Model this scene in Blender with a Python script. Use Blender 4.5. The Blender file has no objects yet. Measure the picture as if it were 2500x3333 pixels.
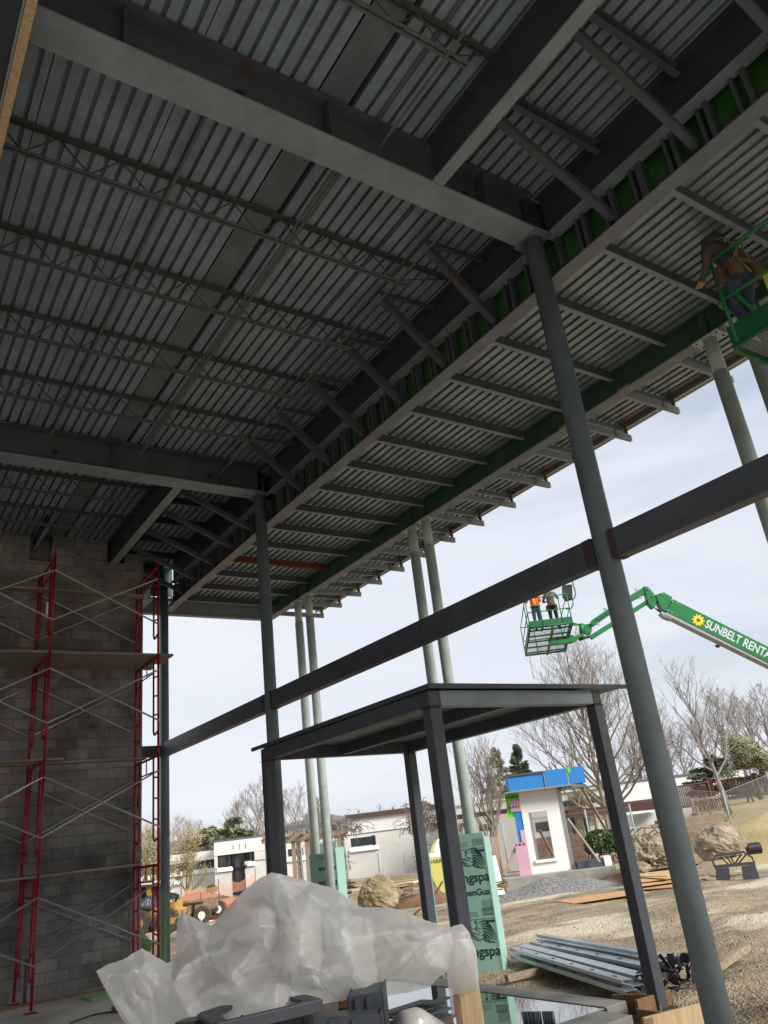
import bpy, math, random
from mathutils import Vector, Matrix
from mathutils.geometry import delaunay_2d_cdt
random.seed(11)
SC = bpy.context.scene
COL = SC.collection
# ------------------------------------------------------------------ camera calibration
RM = Matrix(((0.8317949, -0.1246551, -0.5409052), (-0.5435102, -0.3808474, -0.7480321), (-0.1127563, 0.9161967, -0.3845382)))
FPX, CX, CY, HC = 2520.045, 1250.0, 1666.5, 2.0
CAM = Vector((0, 0, HC))
FW = Vector((.586, .8103, 0)); FW.normalize()      # horizontal viewing direction (away)
SD = Vector((FW.y, -FW.x, 0))                       # horizontal, to the right
ANG = math.atan2(SD.y, SD.x)
def ray(px, py):
    return RM @ Vector(((px-CX)/FPX, -(py-CY)/FPX, -1.0))
def at(px, py, d):
    r = ray(px, py); return CAM + r*(d/r.dot(FW))
def W(px, py, ax, v):
    r = ray(px, py); i = 'xyz'.index(ax); return CAM + r*((v-CAM[i])/r[i])
def sdz(p):
    return Vector((p.dot(SD), p.dot(FW), p.z))
def sz(px, py, d):
    q = sdz(at(px, py, d)); return q.x, q.z
def world(s, d, z):
    return SD*s + FW*d + Vector((0, 0, z))
def sm(a, b, x):
    t = max(0, min(1, (x-a)/(b-a))); return t*t*(3-2*t)
def hgt(x, y):
    s = x*SD.x+y*SD.y; d = x*FW.x+y*FW.y
    h = -0.15 - 0.6*sm(18, 55, d)
    k = sm(.297, .335, s/max(d, 1))*sm(5, 9, s)
    h += k*(2.0*sm(27.6, 39, d)+.5*sm(39, 60, d))
    h += .5*sm(8, 12, s)*sm(30, 40, d)*(1-k)
    h += 2*sm(160, 420, d)
    return h
def ground(px, py):
    r = ray(px, py).normalized(); t = 3.0
    while t < 400:
        p = CAM + r*t
        if p.z <= hgt(p.x, p.y): return p
        t += .04 if t < 60 else .5
    return CAM + r*60
# ------------------------------------------------------------------ materials
def lin(h):
    h = h.lstrip('#'); o = []
    for i in (0, 2, 4):
        c = int(h[i:i+2], 16)/255; o.append(c/12.92 if c <= .04045 else ((c+.055)/1.055)**2.4)
    return tuple(o)
MATS = {}
def mat(name, col, rough=.7, metal=0.0, col2=None, scale=3.0, amt=.5, bump=0.0, bscale=30.0, spec=.4, stretch=None, detail=6):
    if name in MATS: return MATS[name]
    if isinstance(col, str): col = lin(col)
    if isinstance(col2, str): col2 = lin(col2)
    m = bpy.data.materials.new(name); m.use_nodes = True; nt = m.node_tree; N = nt.nodes; L = nt.links
    b = N['Principled BSDF']; b.inputs['Roughness'].default_value = rough; b.inputs['Metallic'].default_value = metal
    b.inputs['Specular IOR Level'].default_value = spec
    tc = N.new('ShaderNodeTexCoord'); v = tc.outputs['Object']
    if stretch:
        mp = N.new('ShaderNodeMapping'); mp.inputs['Scale'].default_value = stretch; L.new(v, mp.inputs['Vector']); v = mp.outputs['Vector']
    if col2 is None: col2 = tuple(c*.6 for c in col)
    n = N.new('ShaderNodeTexNoise'); n.inputs['Scale'].default_value = scale; n.inputs['Detail'].default_value = detail; n.inputs['Roughness'].default_value = .62
    L.new(v, n.inputs['Vector'])
    r = N.new('ShaderNodeValToRGB'); r.color_ramp.elements[0].position = .5-.3*(1-amt*.6); r.color_ramp.elements[1].position = .5+.28*(1-amt*.6)
    mid = tuple(a*amt+c*(1-amt) for a, c in zip(col2, col))
    r.color_ramp.elements[0].color = (*mid, 1); r.color_ramp.elements[1].color = (*col, 1)
    L.new(n.outputs['Fac'], r.inputs['Fac']); L.new(r.outputs['Color'], b.inputs['Base Color'])
    if bump:
        n2 = N.new('ShaderNodeTexNoise'); n2.inputs['Scale'].default_value = bscale; n2.inputs['Detail'].default_value = 5
        L.new(v, n2.inputs['Vector'])
        bp = N.new('ShaderNodeBump'); bp.inputs['Strength'].default_value = bump; bp.inputs['Distance'].default_value = .02
        L.new(n2.outputs['Fac'], bp.inputs['Height']); L.new(bp.outputs['Normal'], b.inputs['Normal'])
    MATS[name] = m; return m
def brickmat(name, c1, c2, mortar, bw, bh, ms=.006, axis='xz', rough=.9, stain=None, bump=.4, var=.5):
    m = bpy.data.materials.new(name); m.use_nodes = True; nt = m.node_tree; N = nt.nodes; L = nt.links
    b = N['Principled BSDF']; b.inputs['Roughness'].default_value = rough; b.inputs['Specular IOR Level'].default_value = .2
    tc = N.new('ShaderNodeTexCoord'); sp = N.new('ShaderNodeSeparateXYZ'); cb = N.new('ShaderNodeCombineXYZ')
    L.new(tc.outputs['Object'], sp.inputs[0])
    L.new(sp.outputs[axis[0].upper()], cb.inputs[0]); L.new(sp.outputs[axis[1].upper()], cb.inputs[1])
    br = N.new('ShaderNodeTexBrick'); br.inputs['Scale'].default_value = 1; br.inputs['Brick Width'].default_value = bw; br.inputs['Row Height'].default_value = bh
    br.inputs['Mortar Size'].default_value = ms; br.inputs['Mortar Smooth'].default_value = .3; br.inputs['Bias'].default_value = 0
    br.inputs['Color1'].default_value = (*lin(c1), 1); br.inputs['Color2'].default_value = (*lin(c2), 1); br.inputs['Mortar'].default_value = (*lin(mortar), 1)
    nz = N.new('ShaderNodeTexNoise'); nz.inputs['Scale'].default_value = 6; L.new(tc.outputs['Object'], nz.inputs['Vector'])
    ad = N.new('ShaderNodeVectorMath'); ad.operation = 'MULTIPLY_ADD'; ad.inputs[1].default_value = (.012, .012, 0)
    L.new(nz.outputs['Color'], ad.inputs[0]); L.new(cb.outputs[0], ad.inputs[2]); L.new(ad.outputs[0], br.inputs['Vector'])
    n = N.new('ShaderNodeTexNoise'); n.inputs['Scale'].default_value = .7; n.inputs['Detail'].default_value = 8; n.inputs['Roughness'].default_value = .65
    L.new(tc.outputs['Object'], n.inputs['Vector'])
    r = N.new('ShaderNodeValToRGB'); r.color_ramp.elements[0].position = .35; r.color_ramp.elements[1].position = .65
    k = 1-var
    r.color_ramp.elements[0].color = (k, k, k*.98, 1); r.color_ramp.elements[1].color = (1, 1, 1, 1); L.new(n.outputs['Fac'], r.inputs['Fac'])
    mx = N.new('ShaderNodeMix'); mx.data_type = 'RGBA'; mx.blend_type = 'MULTIPLY'; mx.inputs[0].default_value = 1
    L.new(br.outputs['Color'], mx.inputs[6]); L.new(r.outputs['Color'], mx.inputs[7]); L.new(mx.outputs[2], b.inputs['Base Color'])
    fine = N.new('ShaderNodeTexNoise'); fine.inputs['Scale'].default_value = 60; L.new(tc.outputs['Object'], fine.inputs['Vector'])
    ma = N.new('ShaderNodeMath'); ma.operation = 'MULTIPLY_ADD'; ma.inputs[1].default_value = -1; L.new(br.outputs['Fac'], ma.inputs[0])
    m3 = N.new('ShaderNodeMath'); m3.operation = 'MULTIPLY'; m3.inputs[1].default_value = .25; L.new(fine.outputs['Fac'], m3.inputs[0]); L.new(m3.outputs[0], ma.inputs[2])
    bp = N.new('ShaderNodeBump'); bp.inputs['Strength'].default_value = bump; bp.inputs['Distance'].default_value = .01
    L.new(ma.outputs[0], bp.inputs['Height']); L.new(bp.outputs['Normal'], b.inputs['Normal'])
    return m
def steel(name, col, rust=.25, rough=.5, metal=.0, rustcol='#5a3420', spec=.35):
    """primer paint or mill steel with scuffs and rust blotches"""
    m = bpy.data.materials.new(name); m.use_nodes = True; nt = m.node_tree; N = nt.nodes; L = nt.links
    b = N['Principled BSDF']; b.inputs['Roughness'].default_value = rough; b.inputs['Metallic'].default_value = metal; b.inputs['Specular IOR Level'].default_value = spec
    tc = N.new('ShaderNodeTexCoord')
    n = N.new('ShaderNodeTexNoise'); n.inputs['Scale'].default_value = 2.2; n.inputs['Detail'].default_value = 10; n.inputs['Roughness'].default_value = .7
    L.new(tc.outputs['Object'], n.inputs['Vector'])
    r = N.new('ShaderNodeValToRGB'); c = lin(col)
    r.color_ramp.elements[0].position = .3; r.color_ramp.elements[0].color = (*[x*.72 for x in c], 1)
    r.color_ramp.elements[1].position = .62; r.color_ramp.elements[1].color = (*[x*1.08 for x in c], 1)
    L.new(n.outputs['Fac'], r.inputs['Fac'])
    n2 = N.new('ShaderNodeTexNoise'); n2.inputs['Scale'].default_value = 5; n2.inputs['Detail'].default_value = 8; n2.inputs['Roughness'].default_value = .75
    mp = N.new('ShaderNodeMapping'); mp.inputs['Location'].default_value = (3, 7, 1); L.new(tc.outputs['Object'], mp.inputs[0]); L.new(mp.outputs[0], n2.inputs['Vector'])
    r2 = N.new('ShaderNodeValToRGB'); t = .72-rust*.35
    r2.color_ramp.elements[0].position = t; r2.color_ramp.elements[0].color = (0, 0, 0, 1)
    r2.color_ramp.elements[1].position = t+.1; r2.color_ramp.elements[1].color = (.8, .8, .8, 1)
    L.new(n2.outputs['Fac'], r2.inputs['Fac'])
    mx = N.new('ShaderNodeMix'); mx.data_type = 'RGBA'; L.new(r2.outputs['Color'], mx.inputs[0]); L.new(r.outputs['Color'], mx.inputs[6]); mx.inputs[7].default_value = (*lin(rustcol), 1)
    L.new(mx.outputs[2], b.inputs['Base Color'])
    return m
# ------------------------------------------------------------------ mesh collector
class M:
    def __init__(s, view=False):
        s.v = []; s.f = []; s.view = view; s.mi = []; s.m = 0
    def add(s, vs, fs):
        k = len(s.v)
        s.v += [Vector(p) for p in vs]; s.f += [tuple(i+k for i in f) for f in fs]; s.mi += [s.m]*len(fs); return s
    def box(s, x0, x1, y0, y1, z0, z1):
        if x0 > x1: x0, x1 = x1, x0
        if y0 > y1: y0, y1 = y1, y0
        if z0 > z1: z0, z1 = z1, z0
        vs = [(x, y, z) for z in (z0, z1) for y in (y0, y1) for x in (x0, x1)]
        return s.add(vs, [(0, 2, 3, 1), (4, 5, 7, 6), (0, 1, 5, 4), (2, 6, 7, 3), (0, 4, 6, 2), (1, 3, 7, 5)])
    def bar(s, a, b, w, h=None, up=(0, 0, 1)):
        a = Vector(a); b = Vector(b); h = h or w; d = (b-a).normalized(); up = Vector(up)
        if abs(d.dot(up)) > .98: up = Vector((1, 0, 0)) if abs(d.x) < .9 else Vector((0, 1, 0))
        x = d.cross(up).normalized()*(w/2); y = x.cross(d).normalized()*(h/2)
        vs = [a-x-y, a+x-y, a+x+y, a-x+y, b-x-y, b+x-y, b+x+y, b-x+y]
        return s.add(vs, [(0, 1, 2, 3), (7, 6, 5, 4), (0, 4, 5, 1), (1, 5, 6, 2), (2, 6, 7, 3), (3, 7, 4, 0)])
    def tube(s, pts, r, n=8, cap=True):
        pts = [Vector(p) for p in pts]; k = len(s.v); q = len(pts)
        rs = r if isinstance(r, (list, tuple)) else [r]*q
        d0 = (pts[1]-pts[0]).normalized(); u = d0.orthogonal().normalized()
        vs = []; fs = []
        for i in range(q):
            if i == 0: d = d0
            elif i == q-1: d = (pts[-1]-pts[-2]).normalized()
            else:
                d = (pts[i+1]-pts[i]).normalized()+(pts[i]-pts[i-1]).normalized()
                d = d.normalized() if d.length > 1e-6 else d0
            u = (u-d*u.dot(d)); u = u.normalized() if u.length > 1e-6 else d.orthogonal().normalized()
            w = d.cross(u)
            for j in range(n):
                a = 2*math.pi*j/n; vs.append(pts[i]+(u*math.cos(a)+w*math.sin(a))*rs[i])
        for i in range(q-1):
            for j in range(n):
                fs.append((i*n+j, i*n+(j+1) % n, (i+1)*n+(j+1) % n, (i+1)*n+j))
        if cap: fs += [tuple(range(n))[::-1], tuple((q-1)*n+j for j in range(n))]
        return s.add(vs, fs)
    def prism(s, poly, o, ux, uy, n):
        """closed polygon (2d) in plane o+ux*a+uy*b extruded by vector n"""
        o = Vector(o); ux = Vector(ux); uy = Vector(uy); n = Vector(n); k = len(poly)
        p = [o+ux*a+uy*b for a, b in poly]; vs = p+[q+n for q in p]
        fs = [tuple(range(k))[::-1], tuple(range(k, 2*k))]+[(i, (i+1) % k, (i+1) % k+k, i+k) for i in range(k)]
        return s.add(vs, fs)
    def blob(s, c, r, seed=0, sub=3, rough=.25, flat=0.0, freq=1.0, sq=(1, 1, 1)):
        import mathutils.noise as nz
        nu, nv = 6*2**(sub-1), 4*2**(sub-1); c = Vector(c); vs = []; fs = []
        for j in range(nv+1):
            th = math.pi*j/nv
            for i in range(nu):
                ph = 2*math.pi*i/nu
                d = Vector((math.sin(th)*math.cos(ph), math.sin(th)*math.sin(ph), math.cos(th)))
                q = d*freq+Vector((seed*7.3, seed*3.1, 0))
                k = 1+rough*(nz.noise(q*1.3)+.5*nz.noise(q*3.1)+.25*nz.noise(q*7)) if rough < .15 or flat == 0 else 1+rough*(nz.noise(q*1.1)+.9*(.5-abs(nz.noise(q*2.1)))+.45*(.4-abs(nz.noise(q*4.7)))+.2*nz.noise(q*11))
                p = Vector((d.x*r[0]*sq[0], d.y*r[1]*sq[1], d.z*r[2]*sq[2]))*k
                if flat and p.z < -flat*r[2]: p.z = -flat*r[2]
                vs.append(c+p)
        for j in range(nv):
            for i in range(nu):
                fs.append((j*nu+i, (j+1)*nu+i, (j+1)*nu+(i+1) % nu, j*nu+(i+1) % nu))
        return s.add(vs, fs)
    def build(s, name, mt, parent=None, smooth=False, bevel=0, local=False, loc=None):
        vs = s.v
        if s.view: vs = [world(*p) for p in vs]
        off = Vector((0, 0, 0))
        if parent is not None and not local:
            off = wloc(parent)
        elif parent is None:
            off = Vector(loc) if loc else (sum(vs, Vector())/max(1, len(vs)) if vs else Vector())
            if not loc: off.z = min(p.z for p in vs)
        if local: off = Vector((0, 0, 0))
        me = bpy.data.meshes.new(name); me.from_pydata([tuple(p-off) for p in vs], [], s.f)
        for x in (mt if isinstance(mt, (list, tuple)) else [mt]): me.materials.append(x)
        if any(s.mi): me.polygons.foreach_set('material_index', s.mi)
        if smooth: me.polygons.foreach_set('use_smooth', [True]*len(me.polygons))
        me.update()
        o = bpy.data.objects.new(name, me); COL.objects.link(o)
        if parent is not None: o.parent = parent
        else: o.location = off
        if bevel:
            bv = o.modifiers.new('bevel', 'BEVEL'); bv.width = bevel; bv.segments = 2; bv.limit_method = 'ANGLE'
        return o
def wloc(o):
    p = Vector(o.location)
    while o.parent is not None:
        o = o.parent; p = p+Vector(o.location)
    return p
def thing(name, loc, label, cat, group=None, rz=0):
    o = bpy.data.objects.new(name, None); COL.objects.link(o); o.location = loc; o.rotation_euler.z = rz; o.empty_display_size = .2
    return tag(o, label, cat, group)
def tag(o, label=None, cat=None, group=None, kind=None):
    if label: o['label'] = label
    if cat: o['category'] = cat
    if group: o['group'] = group
    if kind: o['kind'] = kind
    return o
def dup(root, loc, label=None, rz=None, scale=None):
    def cp(o, par):
        c = o.copy(); COL.objects.link(c); c.parent = par
        for ch in o.children: cp(ch, c)
        return c
    r = cp(root, None); r.location = loc
    if rz is not None: r.rotation_euler.z = rz
    if scale is not None: r.scale = scale if isinstance(scale, (tuple, list)) else (scale,)*3
    if label: r['label'] = label
    return r
def text(name, body, o, ux, uy, size, mt, parent, extrude=.002, shear=0, bold=0, mirror=False, clip=None, squeeze=1.0):
    cu = bpy.data.curves.new('t', 'FONT'); cu.body = body; cu.size = size; cu.extrude = extrude; cu.offset = bold; cu.shear = shear
    to = bpy.data.objects.new('t', cu); COL.objects.link(to)
    bpy.context.view_layer.update()
    me = bpy.data.meshes.new_from_object(to.evaluated_get(bpy.context.evaluated_depsgraph_get()))
    bpy.data.objects.remove(to); bpy.data.curves.remove(cu)
    ux = Vector(ux).normalized(); uy = Vector(uy).normalized(); n = ux.cross(uy)
    off = wloc(parent)
    if clip:
        import bmesh
        bm = bmesh.new(); bm.from_mesh(me)
        for cx_, nx_ in ((clip[0], -1), (clip[1], 1)):
            bmesh.ops.bisect_plane(bm, geom=bm.verts[:]+bm.edges[:]+bm.faces[:], plane_co=(cx_, 0, 0), plane_no=(nx_, 0, 0), clear_outer=True)
        bm.to_mesh(me); bm.free()
    for v in me.vertices:
        c = v.co.copy(); v.co = Vector(o)+ux*c.x*squeeze+uy*c.y+n*c.z-off
    me.materials.clear(); me.materials.append(mt); me.name = name
    ob = bpy.data.objects.new(name, me); COL.objects.link(ob); ob.parent = parent
    return ob

# ------------------------------------------------------------------ material library
m_prim = steel('gray_primer_and_lit_flange', '#828b92', .1)
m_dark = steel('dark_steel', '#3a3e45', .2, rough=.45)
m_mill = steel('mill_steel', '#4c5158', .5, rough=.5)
m_col = steel('column_primer', '#646f73', .05, rough=.55)
m_gcol = steel('gray_green_column_paint', '#b2bdb7', .05, rough=.6)
m_gbeam = steel('green_primer_beam', '#3a554b', .08, rough=.6)
m_flange = steel('gray_flange', '#70767a', .1)
m_rust = steel('rusty_steel', '#6b3c22', .5, rough=.8)
m_dkr = steel('dark_brown_heat_stain', '#473c3a', .3, rust=.3, rough=.7) if 0 else steel('dark_brown_heat_stain', '#45393a', .05, rough=.7)
m_rustbits = steel('rusty_bracket', '#8a7a66', .6, rough=.8)
m_galv = steel('galvanized_deck', '#87959c', .06, rough=.5, metal=.1)
m_galv2 = steel('galvanized_pan', '#6f787d', .1, rough=.5, metal=.3, rustcol='#7a6a54')
m_galvc = steel('galvanized_canopy_deck', '#949fa2', .04, rough=.4, metal=.35)
m_joist = steel('joist_paint', '#4c504e', .3, rough=.6)
m_joistb = steel('joist_chord_gray', '#555b5e', .15, rough=.6)
m_green = mat('green_sheathing', '#27661f', .75, col2='#153a18', scale=2.5, amt=.9)
m_stud = steel('stud_steel', '#4a5055', .1)
m_scred = mat('red_scaffold_paint', '#9c1f2c', .45, col2='#5a1a1c', scale=9, amt=.6)
m_scgal = mat('galvanized_brace', '#a5a7a6', .4, .6, scale=10)
m_plank = mat('scaffold_plank_wood', '#948a7a', .85, col2='#5e503c', scale=2, amt=.7, stretch=(1, 14, 14))
m_wood = mat('pine_lumber', '#c4ab86', .75, col2='#937654', scale=2.2, amt=.65, stretch=(12, 12, 1.2))
m_woodh = mat('weathered_lumber', '#a39580', .85, col2='#5f4d38', scale=3, amt=.7, stretch=(1, 9, 9))
m_form = mat('form_lumber', '#8c6d4e', .85, col2='#4d3826', scale=3, amt=.6)
m_ply = mat('plywood', '#c9a67a', .8, col2='#9a7348', scale=3, amt=.6, stretch=(1, 5, 5))
m_ply2 = mat('red_brown_plywood', '#c0956c', .8, col2='#a07650', scale=3)
m_conc = mat('concrete', '#a3a096', .85, col2='#6f6c64', scale=1.6, amt=.7, bump=.15)
m_concw = mat('wet_concrete', '#8b877c', .6, col2='#54524a', scale=1.1, amt=.9, bump=.1)
m_floor = mat('dusty_concrete_slab', '#cbc4b8', .8, col2='#9c9488', scale=.9, amt=.8, bump=.1)
m_wh = mat('white_paint', '#efeeea', .8, col2='#d6d4cd', scale=1, amt=.35)
m_whb = brickmat('white_painted_brick', '#f3f2ee', '#edece7', '#dddbd5', .24, .08, .005, 'xz', bump=.35, var=.08)
m_bwall = brickmat('painted_brick_wall', '#eceae4', '#e6e3dc', '#d8d5ce', .42, .09, .006, 'xz', bump=.4, var=.15)
m_brown = mat('brown_fascia', '#5e4a42', .7, col2='#40322c', scale=3)
m_rail = mat('brown_stained_rail', '#55332c', .75, col2='#3a221d', scale=4)
m_glass = mat('dark_window_glass', '#2e3234', .08, col2='#52565a', scale=.7, amt=.8, spec=.8)
m_black = mat('black_frame', '#25262a', .5)
m_lift = mat('lift_green_paint', '#1e7a42', .4, col2='#15532f', scale=3, amt=.4)
m_liftd = mat('lift_dark_green', '#1f6a3c', .55, col2='#134526', scale=6, amt=.6)
m_txtw = mat('white_lettering', '#c9d0d6', .6, amt=.1)
m_txtk = mat('green_black_ink', '#1f3a38', .7, amt=.2)
m_foam = mat('green_foam_board', '#93b8aa', .85, col2='#87ac9e', scale=2, amt=.4)
m_foame = mat('green_foam_edge', '#3f7f6b', .85, col2='#2f6656', scale=3, amt=.4)
m_yel = mat('yellow_decal', '#c2bd66', .6, amt=.2)
m_mach = mat('machine_yellow', '#bf9a52', .55, col2='#94733c', scale=4)
m_machg = mat('machine_gray', '#4d5358', .5, amt=.3)
m_tire = mat('tire_rubber', '#3a3733', .9, col2='#6b6152', scale=6, amt=.8, bump=.3)
m_org = mat('orange_plastic', '#e0663a', .7, col2='#c8482c', scale=3)
m_orgr = mat('red_orange_tube', '#d8432a', .5, scale=3)
m_bark = mat('tree_bark', '#75685c', .95, col2='#4c4238', scale=3)
m_twig = mat('bare_twig', '#8f8478', .95, col2='#6a5a52', scale=.6)
m_twigp = mat('pinkish_bare_twig', '#938c87', .95, col2='#756f6a', scale=.6)
m_twigy = mat('budding_twig', '#8f8458', .95, col2='#75693f', scale=.6)
m_birch = mat('pale_bark', '#9a8677', .95, col2='#75604f', scale=3)
m_leaf = mat('evergreen_needles', '#686e58', .9, col2='#474e3c', scale=1.2, amt=.8)
m_leafy = mat('yellow_green_leaf', '#a09e7c', .9, col2='#7d7d5c', scale=1.2, amt=.7)
m_leafl = mat('pale_pine_needles', '#85856a', .9, col2='#62664c', scale=1.2, amt=.8)
m_bush = mat('boxwood_leaf', '#4e6530', .9, col2='#283a1a', scale=5, amt=.8)
m_rock = mat('boulder_stone', '#a69884', .95, col2='#5e5344', scale=2.6, amt=.85, bump=1, bscale=5)
m_rockt = mat('tan_boulder_stone', '#a39478', .95, col2='#6b5c44', scale=1.8, amt=.8, bump=.8, bscale=6)
m_slat = mat('patio_plastic', '#e8e8e6', .35, amt=.2)
# ================================================================== WORLD, SUN, CAMERA
SUN_EL, SUN_AZ = math.radians(32), math.radians(162)
wd = bpy.data.worlds.new("World"); SC.world = wd; wd.use_nodes = True
nt = wd.node_tree; N = nt.nodes; L = nt.links; N.clear()
out = N.new('ShaderNodeOutputWorld'); bg = N.new('ShaderNodeBackground'); bg2 = N.new('ShaderNodeBackground'); ms = N.new('ShaderNodeMixShader')
sky = N.new('ShaderNodeTexSky'); sky.sky_type = 'NISHITA'; sky.sun_disc = False; sky.sun_elevation = SUN_EL; sky.sun_rotation = SUN_AZ
sky.air_density = 1.2; sky.dust_density = 2.5
L.new(sky.outputs[0], bg.inputs[0]); bg.inputs[1].default_value = .1
tc = N.new('ShaderNodeTexCoord'); mp = N.new('ShaderNodeMapping'); mp.inputs['Scale'].default_value = (1.0, 1.0, 4.5)
L.new(tc.outputs['Generated'], mp.inputs[0])
cn = N.new('ShaderNodeTexNoise'); cn.inputs['Scale'].default_value = 1.3; cn.inputs['Detail'].default_value = 7; cn.inputs['Roughness'].default_value = .5; cn.inputs['Distortion'].default_value = .6
L.new(mp.outputs[0], cn.inputs['Vector'])
cr = N.new('ShaderNodeValToRGB'); cr.color_ramp.elements[0].position = .3; cr.color_ramp.elements[0].color = (.42, .42, .42, 1)
cr.color_ramp.elements[1].position = .52; cr.color_ramp.elements[1].color = (1, 1, 1, 1)
L.new(cn.outputs['Fac'], cr.inputs[0])
c2 = N.new('ShaderNodeTexNoise'); c2.inputs['Scale'].default_value = 2.0; c2.inputs['Detail'].default_value = 4; L.new(mp.outputs[0], c2.inputs['Vector'])
c2r = N.new('ShaderNodeValToRGB'); c2r.color_ramp.elements[0].position = .35; c2r.color_ramp.elements[0].color = (.72, .765, .85, 1)
c2r.color_ramp.elements[1].position = .65; c2r.color_ramp.elements[1].color = (.80, .835, .90, 1)
L.new(c2.outputs['Fac'], c2r.inputs[0]); L.new(c2r.outputs[0], bg2.inputs[0]); bg2.inputs[1].default_value = .66
L.new(cr.outputs[0], ms.inputs[0]); L.new(bg.outputs[0], ms.inputs[1]); L.new(bg2.outputs[0], ms.inputs[2]); L.new(ms.outputs[0], out.inputs[0])
sl = bpy.data.lights.new('sun', 'SUN'); sl.energy = 2.9; sl.angle = math.radians(22); sl.color = (1, .96, .9)
so = bpy.data.objects.new('sun', sl); COL.objects.link(so)
sdir = Vector((math.sin(SUN_AZ)*math.cos(SUN_EL), math.cos(SUN_AZ)*math.cos(SUN_EL), math.sin(SUN_EL)))
so.rotation_euler = sdir.to_track_quat('Z', 'Y').to_euler(); so.location = (30, -10, 40)
cd = bpy.data.cameras.new('camera'); co = bpy.data.objects.new('camera', cd); COL.objects.link(co); SC.camera = co
cd.sensor_fit = 'HORIZONTAL'; cd.sensor_width = 36; cd.lens = FPX/2500*36; cd.clip_start = .05; cd.clip_end = 3000
co.matrix_world = Matrix.Translation(CAM) @ RM.to_4x4()
SC.view_settings.view_transform = 'Standard'; SC.view_settings.look = 'None'; SC.view_settings.exposure = 0.75; SC.view_settings.gamma = 1
SC.cycles.max_bounces = 10; SC.cycles.diffuse_bounces = 6; SC.cycles.glossy_bounces = 4; SC.cycles.transmission_bounces = 6; SC.cycles.sample_clamp_indirect = 4
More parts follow.
